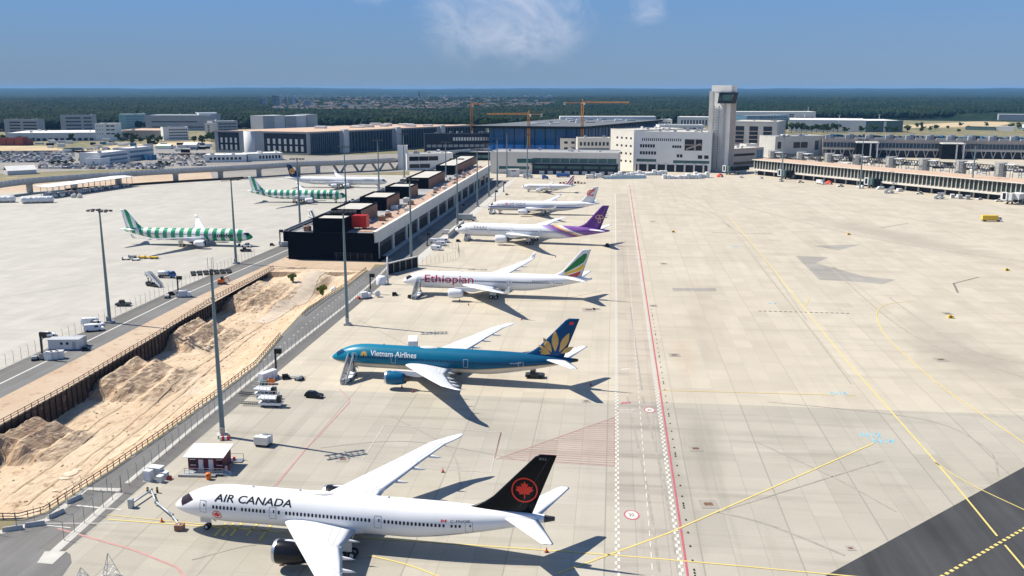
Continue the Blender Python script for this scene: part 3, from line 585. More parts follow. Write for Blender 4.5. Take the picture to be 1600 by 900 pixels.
# ------------------------------------------------------------------ ground, aprons, roads
def pave(name, c0, c1, su=5.0, sv_=7.5, joint=(.20, .19, .17), stain=.25, var=.05, blobs=()):
    t = NT(name); t.obj(); v = t.mapv(rot=(0, 0, AZ)); x = t.new('ShaderNodeSeparateXYZ'); t.l.new(v, x.inputs[0]); u, w, _ = x.outputs
    fu, fv = t.m('DIVIDE', u, su), t.m('DIVIDE', w, sv_); iu, iv = t.m('FLOOR', fu), t.m('FLOOR', fv)
    def wnz(a, b):
        cv = t.new('ShaderNodeCombineXYZ'); t.set(cv.inputs[0], a); t.set(cv.inputs[1], b); n = t.new('ShaderNodeTexWhiteNoise', noise_dimensions='2D'); t.l.new(cv.outputs[0], n.inputs['Vector']); return n.outputs['Value']
    slab = wnz(iu, iv); lane = wnz(t.m('FLOOR', t.m('DIVIDE', u, su*2)), t.m('FLOOR', t.m('DIVIDE', w, 60.)))
    big = t.noise(.012, 4, .55); mid = t.noise(.09, 5, .6)
    ms = t.new('ShaderNodeMapping'); ms.inputs['Scale'].default_value = (.05, .7, 1); t.l.new(v, ms.inputs['Vector'])
    streak = t.noise(.35, 5, .6, ms.outputs[0], .3)
    f = t.m('ADD', t.m('MULTIPLY', t.rng(big, .35, .65), .55), t.m('MULTIPLY', lane, .45))
    col = t.mix(f, c0, c1)
    val = t.m('ADD', 1-var, t.m('MULTIPLY', slab, var*2)); val = t.m('MULTIPLY', val, t.rng(mid, .25, .75, .93, 1.06)); val = t.m('MULTIPLY', val, t.rng(streak, .52, .78, 1, 1-stain))
    ms2 = t.new('ShaderNodeMapping'); ms2.inputs['Scale'].default_value = (.8, .03, 1); ms2.inputs['Location'].default_value = (7, 3, 0); t.l.new(v, ms2.inputs['Vector'])
    st2 = t.noise(.30, 4, .6, ms2.outputs[0]); val = t.m('MULTIPLY', val, t.rng(st2, .55, .8, 1, 1-stain*.8))
    col = t.mix(1.0, col, (1, 1, 1), 'MULTIPLY'); g = t.new('ShaderNodeVectorMath', operation='SCALE'); t.l.new(col, g.inputs[0]); t.l.new(val, g.inputs['Scale'])
    ju = t.m('ABSOLUTE', t.m('SUBTRACT', t.m('FRACT', fu), .5)); jv = t.m('ABSOLUTE', t.m('SUBTRACT', t.m('FRACT', fv), .5))
    j = t.m('MAXIMUM', t.rng(ju, .5-.09/su, .5-.045/su), t.m('MULTIPLY', t.rng(jv, .5-.07/sv_, .5-.03/sv_), .55))
    jbig = t.rng(t.m('ABSOLUTE', t.m('SUBTRACT', t.m('FRACT', t.m('DIVIDE', u, su*3)), .5)), .5-.16/su/3, .5-.08/su/3)
    j = t.m('MAXIMUM', t.m('MULTIPLY', j, .5), t.m('MULTIPLY', jbig, .8))
    fine = t.noise(2.2, 4, .7)
    for bx_, by_, ba, la, lb_, bs_, bc in blobs:      # broad stains with shapes of their own
        v2 = t.new('ShaderNodeMapping', vector_type='TEXTURE'); v2.inputs['Location'].default_value = (bx_, by_, 0); v2.inputs['Rotation'].default_value = (0, 0, ba); v2.inputs['Scale'].default_value = (la, lb_, 1); t.l.new(t.obj(), v2.inputs['Vector'])
        ln_ = t.new('ShaderNodeVectorMath', operation='LENGTH'); t.l.new(v2.outputs[0], ln_.inputs[0])
        dd_ = t.m('ADD', ln_.outputs['Value'], t.m('MULTIPLY', t.m('SUBTRACT', t.noise(.05, 6, .65), .5), 1.5))
        gg = t.mix(t.m('MULTIPLY', t.rng(dd_, 1.05, .35), bs_), g.outputs[0], bc); g = t.new('ShaderNodeVectorMath', operation='SCALE'); t.l.new(gg, g.inputs[0]); g.inputs['Scale'].default_value = 1
    g2 = t.new('ShaderNodeVectorMath', operation='SCALE'); t.l.new(t.mix(j, g.outputs[0], joint), g2.inputs[0]); t.l.new(t.rng(fine, .2, .8, .95, 1.05), g2.inputs['Scale'])
    return t.out(g2.outputs[0], .8)
def asphalt(name, c, var=.15, stain=.3):
    t = NT(name); t.obj(); v = t.mapv(rot=(0, 0, AZ)); ms = t.new('ShaderNodeMapping'); ms.inputs['Scale'].default_value = (.9, .03, 1); t.l.new(v, ms.inputs['Vector'])
    a = t.noise(.35, 4, .6, ms.outputs[0]); b = t.noise(.06, 5, .6); d = t.noise(2.5, 4, .7)
    k = t.m('MULTIPLY', t.rng(a, .3, .75, 1.1, 1-stain), t.m('MULTIPLY', t.rng(b, .3, .7, 1-var, 1+var), t.rng(d, .2, .8, .9, 1.1)))
    g = t.new('ShaderNodeVectorMath', operation='SCALE'); g.inputs[0].default_value = c; t.l.new(k, g.inputs['Scale']); return t.out(g.outputs[0], .82)
def stain_at(px, py, px2, py2, wid, st, c):
    p, q = G(px, py), G(px2, py2); d = q-p; return ((p.x+q.x)/2, (p.y+q.y)/2, math.atan2(d.y, d.x), d.length/2, wid, st, c)
STAINS = [stain_at(1250, 335, 1620, 420, 16, .55, (.29, .25, .20)), stain_at(1400, 480, 1640, 640, 16, .5, (.29, .255, .21)), stain_at(1420, 560, 1640, 560, 10, .4, (.28, .25, .20)), stain_at(1080, 420, 1130, 600, 7, .35, (.36, .31, .25)), stain_at(1300, 300, 1560, 330, 8, .3, (.34, .30, .25)), stain_at(1060, 520, 1080, 600, 4, .4, (.40, .315, .22)), stain_at(840, 520, 930, 480, 12, .25, (.33, .30, .25)), stain_at(560, 560, 700, 480, 8, .3, (.33, .30, .25))]
STAINS_N = [stain_at(1090, 640, 1110, 760, 5, .5, (.24, .215, .18)), stain_at(1030, 640, 1060, 860, 3, .4, (.22, .20, .17)), stain_at(640, 690, 820, 660, 9, .3, (.25, .235, .20)), stain_at(1180, 640, 1480, 660, 8, .35, (.27, .25, .21)), stain_at(1320, 700, 1500, 760, 7, .35, (.30, .285, .25)), stain_at(380, 640, 560, 610, 7, .35, (.27, .25, .21)), stain_at(250, 780, 420, 880, 7, .35, (.26, .245, .21)), stain_at(960, 860, 1240, 800, 7, .3, (.27, .25, .215)), stain_at(500, 720, 620, 700, 8, .3, (.26, .24, .2))]
PAV_NEAR = pave('pavement_near', (.335, .308, .25), (.41, .382, .318), joint=(.235, .22, .19), blobs=STAINS_N); PAV_FAR = pave('pavement_far', (.425, .378, .295), (.478, .43, .342), joint=(.345, .305, .24), stain=.16, var=.05, blobs=STAINS); PAV_WEST = pave('pavement_west', (.375, .36, .315), (.415, .395, .35), joint=(.31, .30, .265), stain=.12)
PAV_LANE = pave('pavement_lane', (.32, .29, .245), (.40, .365, .31), 5, 7.5, stain=.45); ASPH = asphalt('asphalt', (.145, .143, .137)); ASPH_DK = asphalt('asphalt_dark', (.048, .049, .05), .25, .5); ASPH_STRIP = asphalt('asphalt_strip', (.13, .125, .115))
PATCH = pave('pavement_patch', (.285, .265, .23), (.32, .30, .26), joint=(.25, .23, .20)); PATCH2 = pave('pavement_worn', (.40, .35, .28), (.46, .41, .34), stain=.45)
def earth(name, c0, c1, c2, sc=.02):
    t = NT(name); t.obj(); a = t.noise(sc, 6, .6); b = t.noise(sc*7, 5, .65); c = t.mix(t.rng(a, .4, .6), c0, c1); c = t.mix(t.rng(b, .55, .7), c, c2); return t.out(c, .95)
GRASS = earth('dry_ground', (.20, .17, .09), (.13, .13, .055), (.34, .27, .17), .01); DIRT = earth('bare_dirt', (.42, .31, .21), (.46, .36, .26), (.30, .21, .14), .05); LOT_G = earth('lot_ground', (.20, .19, .175), (.25, .235, .21), (.36, .30, .22), .02)
def struct(name, mb, m, **k): return tag(mb.build(name, m, **k), kind='structure')
def PX_(*pts, z=0.0): return [G(*p) for p in pts]
def spline(pts, n=8):
    pts = [Vector(p) for p in pts]; out = []
    for i in range(len(pts)-1):
        p0, p1, p2, p3 = pts[max(i-1, 0)], pts[i], pts[i+1], pts[min(i+2, len(pts)-1)]
        for k in range(n):
            q = k/n; out.append(.5*((2*p1)+(-p0+p2)*q+(2*p0-5*p1+4*p2-p3)*q*q+(-p0+3*p1-3*p2+p3)*q**3))
    return out+[pts[-1]]
# pit outline (world): left retaining wall, far ramp, right edge of the service road, near end
PIT = [G(-60, 812), G(30, 812), G(70, 800), G(170, 735), G(250, 680), G(330, 622), G(400, 570), G(440, 522), G(480, 480), G(540, 446), G(574, 421), G(430, 418), G(330, 470), G(250, 522), G(100, 611), G(0, 665), G(-90, 720)]
big = 20000
m = MB(); m.poly([(-big, -300, 0), (big, -300, 0), (big, 23000, 0), (-big, 23000, 0)], None, 0, [PIT]); struct('ground', m, GRASS)
z1, z2, z3, z4, z5 = .02, .04, .055, .065, .075
# right-hand apron, near and far batches of concrete, up to the terminal
m = MB(); m.poly([A(-83.8, 70), A(330, 70), A(330, 206), A(-83.8, 206)], z1); struct('apron', m, PAV_NEAR)
m = MB(); m.poly([A(-83.8, 206), A(330, 206), A(420, 300), A(310, 560), A(215, 740), A(120, 790), A(-60, 790), A(-95, 720), A(-100, 400), A(-83.8, 372)], z1); struct('apron', m, PAV_FAR)
# left-hand apron
m = MB(); m.poly([A(-620, 250), A(-155, 150), A(-155.5, 300), A(-150, 450), A(-146, 760), A(-330, 760), A(-385, 640), A(-430, 590), A(-620, 480)], z1); struct('apron', m, PAV_WEST)
m = MB(); m.poly([A(-155, 100), A(-146.6, 100), A(-148.6, 300), A(-143, 420), A(-137.5, 720), A(-146, 760), A(-150, 450), A(-155.5, 300)], z2); struct('road', m, ASPH_STRIP)
m = MB(); m.poly([A(-146.6, 100), A(-139.5, 100), A(-142.5, 300), A(-138, 395), A(-132, 395), A(-132, 720), A(-137.5, 720), A(-143, 420), A(-148.6, 300)], z2); struct('road', m, ASPH)
m = MB(); m.strip([A(-147.0, 100), A(-148.9, 300), A(-144.6, 385), A(-143, 420)], .5, z3); struct('road_marking', m, MC['white_marking'])
m = MB(); m.poly([A(-139.5, 100), A(-130.9, 100), A(-130.9, 130), A(-134, 365), A(-134, 366), A(-91, 366), A(-91, 384), A(-138, 395), A(-142.5, 300)], z2); struct('dirt_verge', m, DIRT)
# service road beside the pit, kerb strip and verge
rl = [G(-10, 836), G(33, 813), G(74, 801), G(174, 735), G(254, 680), G(334, 622), G(403, 570), G(443, 521), G(482, 481), G(543, 446), G(577, 421)]
kr = [A(-86.6, 112), A(-87.2, 150), A(-87.8, 180), A(-88.2, 230), A(-87.6, 290), A(-88.2, 330), A(-90.5, 370)]
m = MB(); m.poly([A(-140, 60), A(-84, 60)]+[A(-84, 112)]+kr+list(reversed(rl))+[A(-140, 118)], z2); struct('road', m, ASPH)
m = MB(); m.poly([A(-88.5, 125), A(-83.8, 125), A(-83.8, 360), A(-90.5, 370)]+list(reversed(kr[1:-1])), z3); struct('road_verge', m, ASPH_STRIP)
m = MB(); m.strip(kr[1:], .9, z4)
struct('kerb_strip', m, M('kerb_concrete', (.46, .445, .41), .85, 0, .12, .4))
m = MB()
dl = spline(PX_((205, 716), (263, 676), (315, 635), (408, 566), (517, 475), (572, 432)), 6)
dseg = [(dl[i+1]-dl[i]).length for i in range(len(dl)-1)]; dd = 0
while dd < sum(dseg)-2:
    ends = []
    for e_ in (dd, dd+1.5):
        k = 0; r0 = e_
        while k < len(dseg)-1 and r0 > dseg[k]: r0 -= dseg[k]; k += 1
        ends.append(dl[k].lerp(dl[k+1], min(1, r0/dseg[k])))
    m.strip(ends, .17, z4); dd += 4.2
struct('road_marking', m, MC['white_marking'])
m = MB(); m.poly([G(58, 880), G(70, 862), G(104, 862), G(82, 882)], z4); m.strip([A(-85.2, 121), A(-86.3, 146)], 1.5, z4+.004); struct('kerb_strip', m, MC['kerb_concrete'])
m = MB(); m.strip([G(120, 790), G(190, 797)], .4, z4); m.strip([G(62, 820), G(110, 825)], .25, z4); struct('road_marking', m, MC['white_marking'])
# apron service lane between the chequered lines
m = MB(); m.poly([A(2.2, 90), A(11.6, 90), A(11.6, 206), A(2.2, 206)], z2); struct('apron_lane', m, PAV_LANE)
m = MB(); m.poly([A(2.2, 206), A(11.6, 206), A(11.6, 640), A(2.2, 640)], z2); struct('apron_lane', m, pave('pavement_lane_far', (.385, .335, .265), (.43, .38, .305), 5, 7.5, joint=(.32, .28, .22), stain=.3))
def chequer(u, v0, v1, st=1.1, w=.40):
    m = MB(); v = v0; k = 0
    while v < v1:
        o = -w if k % 2 else 0; m.poly([A(u+o, v), A(u+o+w, v), A(u+o+w, v+st), A(u+o, v+st)], z4); v += st; k += 1
    return m
struct('lane_marking', chequer(2.0, 100, 420), MC['white_marking']); struct('lane_marking', chequer(11.5, 100, 420), MC['white_marking'])
m = MB(); m.strip([A(2.0, 420), A(2.0, 640)], .35, z4); m.strip([A(11.4, 420), A(11.4, 640)], .3, z4); struct('lane_marking', m, MC['white_marking'])
m = MB(); m.strip([A(12.35, 90), A(12.35, 700)], .34, z4); struct('lane_marking', m, MC['red_marking'])
m = MB()
v = 100
while v < 420: m.strip([A(7.2, v), A(7.2, v+1.9)], .17, z4); v += 3.6
struct('lane_marking', m, MC['white_marking'])
# taxiway asphalt and its guidance lines
t0, t1 = G(1290, 900), G(1600, 730); d = (t1-t0).normalized(); nrm = Vector((d.y, -d.x, 0))
m = MB(); m.poly([t0-d*60, t1+d*150, t1+d*150+nrm*120, t0-d*60+nrm*120], z2); struct('taxiway', m, ASPH_DK)
def line(pts, w, mt='yellow_marking', sm=True, name='taxi_line', z=z5):
    m = MB(); m.strip(spline(PX_(*pts)) if sm else PX_(*pts), w, z); struct(name, m, MC[mt])
line([(1140, 340), (1195, 405), (1255, 480), (1330, 572), (1460, 720), (1558, 838)], .34); line([(1570, 852), (1640, 935)], .34)
line([(870, 897), (1040, 835), (1365, 693)], .34, sm=False); line([(168, 812), (560, 840), (960, 868), (1300, 898), (1480, 915)], .30)
line([(1030, 610), (1305, 617.5)], .30); line([(1322, 618), (1336, 618.3)], .3)
line([(1432, 470), (1385, 476), (1370, 489), (1375, 510), (1391, 533), (1461, 596), (1530, 645), (1620, 705)], .30); line([(1257, 478), (1262, 472), (1264, 464)], .3)
line([(1460, 722), (1485, 739), (1530, 764), (1620, 806)], .24)
line([(168, 805), (300, 818), (420, 830)], .2); line([(575, 868), (640, 884), (720, 915)], .3)
for x in (395, 407, 420, 445): line([(x-60, 838), (x-42, 818)], .45, sm=False)
line([(405, 845), (424, 820)], .45, sm=False)
m = MB(); a, b = G(1470, 902), G(1640, 803); n_ = 26; d = (b-a)/n_
for k in range(n_): m.strip([a+d*k, a+d*(k+.55)], .55, z5)
struct('stop_line', m, MC['yellow_marking'])
for pts in ([(1185, 486), (1330, 490)], [(1113, 363.5), (1205, 365.5)], [(1376, 356), (1420, 349)], [(1490, 443), (1530, 433)], [(1490, 443), (1497, 458)]):
    a, b = G(*pts[0]), G(*pts[1]); L_ = (b-a).length; k = int(L_/1.6); m = MB()
    for i in range(k): m.strip([a+(b-a)*(i/k), a+(b-a)*((i+.62)/k)], .75, z4)
    struct('stop_line', m, M('worn_marking', (.13, .12, .11), .8, 0, .3, .5))
M('faint_marking', (.50, .48, .43), .8, 0, .15, .6)
# red hatched box, stand outlines and painted ground signs
a, b, c = G(960, 652), G(775, 718), G(960, 729); m = MB()
for k in range(24):
    q = (k+.5)/24; p = c.lerp(a, q); t_ = b.lerp(p, 0); e = b.lerp(a, min(1, q*1.0)) if q > .15 else b
    m.strip([p, b.lerp(a, q*.98)], .22, z4)
m.strip([a, b, c, a], .16, z4); struct('hatched_marking', m, M('pink_marking', (.46, .25, .23), .8, 0, .12, .6))
for pts, mt, w in (([(200, 818), (60, 818)], 'white_marking', .2), ([(90, 826), (210, 860), (275, 886), (290, 903)], 'pink_marking', .4), ([(545, 630), (475, 705), (430, 760)], 'pink_marking', .3), ([(530, 608), (546, 622), (545, 630)], 'pink_marking', .25), ([(601, 664), (565, 720), (700, 735), (766, 738), (783, 676), (601, 664)], 'faint_marking', .2), ([(783, 676), (773, 716)], 'pink_marking', .22), ([(1155, 470), (1156, 470.5)], 'white_marking', .2)):
    line(pts, w, mt, False, 'stand_marking', z4)
for pts in ([(0, 395), (200, 372)], [(0, 465), (160, 440)], [(170, 440), (210, 458)], [(60, 500), (110, 490)], [(0, 425), (330, 395)]): line(pts, .25, 'faint_marking', False, 'stand_marking', z4)
for (px, py, rx, mt, txt) in ((987, 805, 1.15, 'red_marking', '30'), (1015, 641, 1.1, 'red_marking', '30'), (979, 630, 1.3, 'red_marking', None), (978, 577, 1.2, 'white_marking', None)):
    p = G(px, py); m = MB()
    if txt:
        m.poly([(p.x+rx*1.15*math.cos(t), p.y+rx*1.6*math.sin(t)) for t in [2*math.pi*k/24 for k in range(24)]], z4)
        m.poly([(p.x+rx*.93*math.cos(t), p.y+rx*1.32*math.sin(t)) for t in [2*math.pi*k/24 for k in range(24)]], z5, 1)
        struct('painted_sign', m, [MC[mt], MC['white_marking']])
        decal('painted_number', font_mesh(txt), lambda u, v: Vector((p.x-.55+u*1.0, p.y-.55+v*1.6, z5+.012)), MC['black_marking'], None)['kind'] = 'structure'
    else:
        for k in range(3): m.strip([p+Vector((-rx+k*.8, -.7+.2*k, 0)), p+Vector((-rx+.7+k*.8, .5+.1*k, 0))], .5, z4)
        struct('painted_sign', m, MC[mt])
p = G(977, 641); m = MB(); m.strip([p+Vector((-2.1, 0, 0)), p+Vector((2.0, 0, 0))], .35, z4); struct('stop_marking', m, MC['white_marking'])
decal('stop_lettering', font_mesh('STOP'), lambda u, v: Vector((p.x+1.4-u*1.2, p.y-.7-v*1.6, z4)), MC['white_marking'], None)['kind'] = 'structure'
for px, py, s_, rows in ((1362, 686, 1.45, ('N12', 'N14')), (1313, 619, 1.3, ('N16',)), (1210, 476, .9, ('N18',)), (1150, 386, 1.2, ('N20',))):
    p = G(px, py)
    for k, tx in enumerate(rows):
        decal('blue_lettering', font_mesh(tx), lambda u, v: Vector((p.x-1.9+k*1.4+u*1.75*s_+v*.5, p.y+1.0-k*3.4+v*2.4*s_, z4)), MC['blue_marking'], None)['kind'] = 'structure'
# patches of other concrete
for pts, mt, z in (([(1243, 400), (1295, 402), (1275, 411), (1350, 432), (1400, 437), (1380, 444), (1350, 441), (1280, 437)], PATCH, z2), ([(1270, 384), (1345, 382), (1310, 391)], PATCH, z2), ([(1050, 450), (1118, 450), (1120, 455), (1052, 455)], PATCH, z2),
        ):
    m = MB(); m.poly(PX_(*pts), z); struct('pavement_patch', m, mt)
for px, py, w in ((1087, 701, 1.3), (1107, 788, 1.5), (1329, 857, .7), (1037, 412, 1.4), (1020, 346, 1.4), (1021, 478, 1.3), (1054, 555, 1.5), (1302, 419, 1.2), (1470, 562, 1.6), (920, 484, 2.2), (932, 483, 1.2), (536, 718, 1.2), (916, 627, 1.0), (1480, 490, 1.4)):
    p = G(px, py); m = MB(); m.poly([(p.x-w, p.y-w*1.1), (p.x+w, p.y-w*1.1), (p.x+w, p.y+w*1.1), (p.x-w, p.y+w*1.1)], z4, 0); q = w*.5; m.poly([(p.x-q, p.y-q*.8), (p.x+q, p.y-q*.8), (p.x+q, p.y+q*.8), (p.x-q, p.y+q*.8)], z5, 1)
    struct('drain_cover', m, [PATCH, MC['rust']])

# rubber tracks left by turning aircraft and tugs
M('tyre_mark', (.31, .288, .245), .9, 0, .2, .5); M('tyre_mark_pale', (.355, .325, .275), .9, 0, .2, .5)
for pts, w, mt in (([(1120, 800), (1200, 820), (1320, 868)], .5, 0), ([(1110, 804), (1220, 770), (1380, 720)], .35, 0), ([(1200, 628), (1440, 655), (1540, 700), (1560, 745)], .35, 0), ([(1180, 690), (1300, 745), (1400, 800)], .3, 0), ([(300, 875), (420, 850), (560, 880)], .35, 0), ([(500, 700), (640, 690), (820, 720)], .3, 0), ([(610, 650), (700, 700), (720, 760)], .25, 0), ([(980, 620), (1010, 760), (1030, 895)], .5, 0), ([(1004, 620), (1038, 760), (1060, 895)], .5, 0), ([(985, 480), (1003, 610)], .4, 0),
        ([(1060, 300), (1130, 345), (1200, 430), (1330, 600)], .5, 1), ([(1030, 305), (1150, 360), (1260, 500)], .4, 1), ([(1100, 296), (1260, 320), (1480, 350)], .8, 1), ([(1150, 320), (1360, 372), (1610, 410)], .9, 1), ([(1390, 465), (1500, 540), (1610, 570)], .6, 1), ([(1300, 420), (1420, 520), (1600, 590)], .5, 1), ([(960, 300), (1080, 290), (1240, 300)], .8, 1), ([(700, 460), (840, 470), (940, 455)], .35, 1), ([(560, 500), (700, 560), (900, 560)], .35, 1)):
    line(pts, w, 'tyre_mark_pale' if mt else 'tyre_mark', True, 'tyre_mark', z3)

m = MB(); m.poly(PX_((424, 420), (500, 420), (578, 423), (592, 407), (445, 403)), .05); struct('dirt_verge', m, DIRT)
m = MB(); m.poly(PX_((-140, 940), (70, 940), (112, 880), (110, 866), (60, 840), (-140, 850)), .03); struct('road', m, ASPH)
# ------------------------------------------------------------------ excavation beside the service road
def smooth(q): q = max(0., min(1., q)); return q*q*(3-2*q)
LW = [A(-130.6, 112), A(-130.9, 150), A(-131.9, 215), A(-133.6, 300), A(-134.2, 345), A(-132.8, 366)]   # replaced by hole edge below
hl = [G(-90, 720), G(0, 665), G(100, 611), G(250, 522), G(330, 470), G(430, 418)]; hr = [G(-60, 812), G(30, 812), G(70, 800), G(170, 735), G(250, 680), G(330, 622), G(400, 570), G(440, 522), G(480, 480), G(540, 446), G(574, 421)]
def along(pts, y):
    for i in range(len(pts)-1):
        if pts[i].y <= y <= pts[i+1].y: q = (y-pts[i].y)/max(1e-6, pts[i+1].y-pts[i].y); return lerp(pts[i].x, pts[i+1].x, q)
    return pts[0].x if y < pts[0].y else pts[-1].x
ys0 = G(0, 812).y; ys1 = 366.5
mounds = [(G(20, 668, -1).y, 9, .38), (G(165, 575, -1).y, 13, .47), (G(283, 508, -1).y, 13, .42), (G(378, 452, -1).y, 17, .55)]
from mathutils import noise as mn
def pit_z(a, y, x):
    n1 = mn.fractal(Vector((x*.05, y*.05, 3)), 1, 2, 4); n2 = mn.fractal(Vector((x*.28, y*.28, 9)), 1, 2, 3)
    z = -5.4+n1*.5+n2*.14
    q = smooth((a-.66)/.34); z = lerp(z, -.12+n2*.10*(1-q), q)
    z -= .5*math.exp(-((a-.88)/.04)**2)*(.6+n1)
    for yc, ln, wa in mounds:
        d = (y-yc+(a-.2)*8+n2*1.0)/ln; body = max(0, min(1, (1.12-abs(d))*2.6))
        b = (a+n1*.02)*.44/wa; top_ = -5.4+max(4.7*(1-abs(b-.06)/.20), 4.1*(1-abs(b-.21)/.17), 1.9*(1-abs(b-.37)/.12), 2.6*(1-b/.38))+n1*.55+n2*.42+.22*mn.noise(Vector((x*.9, y*.9, 2)))
        z = lerp(z, max(z, top_), body)
    e = smooth((y-(ys1-44))/36); ramp = e*(.62+.38*math.exp(-((a-.45)/.22)**2)); tgt = -.05+n2*.15-4.2*math.exp(-(((a-.79)/.13)**4+((y-338)/15)**4))
    z = lerp(z, tgt, ramp if y < ys1-8 else 1)
    near = smooth((y-ys0)/16); z = lerp(-.3, z, .15+.85*near)
    return min(z, .0)
m = MB(); NA, NY = 84, 240; vs = []
for j in range(NY+1):
    y = lerp(ys0, ys1, j/NY); xl, xr = along(hl, y)-(.0), along(hr, y)
    for i in range(NA+1):
        a = i/NA; x = lerp(xl, xr, a); z = pit_z(a, y, x)
        if i == NA or j == NY or j == 0: z = -.01
        vs.append((x, y, z))
m.add(vs, [(j*(NA+1)+i, j*(NA+1)+i+1, (j+1)*(NA+1)+i+1, (j+1)*(NA+1)+i) for j in range(NY) for i in range(NA)], 0, False)
t = NT('sand'); t.obj(); v = t.mapv(rot=(0, 0, R(9))); ms = t.new('ShaderNodeMapping'); ms.inputs['Scale'].default_value = (1.2, .05, 1); t.l.new(v, ms.inputs['Vector'])
n1 = t.noise(.035, 6, .6); n2 = t.noise(.35, 6, .65); tr = t.noise(.9, 4, .6, ms.outputs[0], .4)
c = t.mix(t.rng(n1, .40, .62), (.585, .465, .325), (.52, .385, .25)); c = t.mix(t.rng(n2, .54, .72), c, (.28, .165, .085)); c = t.mix(t.m('MULTIPLY', t.rng(tr, .52, .70), .45), c, (.36, .275, .19)); c = t.mix(t.m('MULTIPLY', t.rng(t.noise(.12, 5, .7), .56, .74), .7), c, (.60, .52, .42))
gm = t.new('ShaderNodeNewGeometry'); gs = t.new('ShaderNodeSeparateXYZ'); t.l.new(gm.outputs['True Normal'], gs.inputs[0]); c = t.mix(t.m('MULTIPLY', t.rng(t.m('ADD', gs.outputs[2], t.m('MULTIPLY', t.noise(.4, 4), .10)), 1.0, .84), .85), c, (.41, .28, .175)); fine = t.noise(1.1, 6, .7); SAND = t.out(c, .95, 0, t.m('ADD', fine, tr), .7, .5)  # steep faces mixed browner: dug soil plus slope shade put into the colour
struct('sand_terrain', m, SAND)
for (px, py, w_, l_) in ((108, 716, 1.2, 1.7), (98, 724, 1.1, .7), (118, 710, .9, .6), (84, 742, .7, .5)):     # pale lime patches on the sand
    if w_ == 0: continue
    p = G(px, py, -2.0); k = MB(); ring = [(p.x+w_*(1+.3*mn.noise(Vector((math.cos(a)*2, math.sin(a)*2, px))))*math.cos(a), p.y+l_*(1+.3*mn.noise(Vector((math.cos(a)*2, math.sin(a)*2, py))))*math.sin(a)) for a in [2*math.pi*i/18 for i in range(18)]]
    vs = [(x, y, pit_z((x-along(hl, y))/(along(hr, y)-along(hl, y)), y, x)+.12) for x, y in ring]
    k.add([(p.x, p.y, sum(q[2] for q in vs)/18+.15)]+vs, [(0, i+1, (i+1) % 18+1) for i in range(18)]); struct('sand_patch', k, M('lime', (.60, .50, .38), .9, 0, .1, 1))
def on_pit(px, py, dz=.06):
    p = G(px, py, -2.5)
    for _ in range(6): p = G(px, py, pit_z((p.x-along(hl, p.y))/max(1, along(hr, p.y)-along(hl, p.y)), p.y, p.x))
    return p+Vector((0, 0, dz))
def drape(name, mt, pts, w, n=10):
    c_ = spline([Vector((p.x, p.y, 0)) for p in (on_pit(*q) for q in pts)], n); k = MB(); vs = []
    for i, p in enumerate(c_):
        t2 = c_[min(i+1, len(c_)-1)]-c_[max(i-1, 0)]; t2.normalize()
        for s_ in (-1, -.5, 0, .5, 1):
            x, y = p.x-t2.y*w/2*s_, p.y+t2.x*w/2*s_; a = (x-along(hl, y))/max(1, along(hr, y)-along(hl, y)); vs.append((x, y, pit_z(min(.99, max(.01, a)), y, x)+.09))
    k.add(vs, [(i*5+j, i*5+j+1, i*5+j+6, i*5+j+5) for i in range(len(c_)-1) for j in range(4)], 0, True); return struct(name, k, mt)
TRK_M = M('track_earth', (.50, .42, .33), .95, 0, .15, .3); RUT = M('rut_earth', (.44, .335, .225), .95, 0, .25, .8)
drape('dirt_track', TRK_M, ((498, 424), (488, 440), (470, 456), (448, 474), (430, 492), (405, 505)), 5.5)
for pts in (((60, 800), (140, 735), (230, 660), (330, 575), (400, 520)), ((40, 790), (120, 728), (215, 652), (310, 570)), ((90, 770), (200, 700), (300, 620)), ((20, 770), (90, 720), (170, 660)), ((250, 620), (330, 560), (420, 500)), ((110, 690), (150, 660), (190, 635))): drape('wheel_rut', RUT, pts, .55)
random.seed(41)
rk = MB()
for _ in range(420):                     # loose clods and stones over the graded sand
    y = random.uniform(150, 350); a = random.uniform(.08, .93); x = lerp(along(hl, y), along(hr, y), a); s_ = random.uniform(.08, .34); z = pit_z(a, y, x)
    rk.loft([[(x+s_*k*math.cos(t2)*random.uniform(.8, 1.2), y+s_*k*math.sin(t2)*random.uniform(.8, 1.2), z+h*s_) for t2 in (0, 1.2, 2.5, 3.8, 5.1)] for k, h in ((1.1, -.3), (.8, .5), (.3, .8))])
tag(rk.build('rubble', RUT), 'scattered clods and stones on the graded sand', 'rubble', None, 'stuff')
k = MB(); L0 = [Vector((along(hl, y), y, 0)) for y in [lerp(G(0, 720).y-25, 367, i/40) for i in range(41)]]
k.add([q for p in L0 for q in (p+Vector((-4.5, 0, .047)), p+Vector((-.3, 0, .047)))], [(2*i, 2*i+1, 2*i+3, 2*i+2) for i in range(40)]); struct('dirt_verge', k, DIRT)
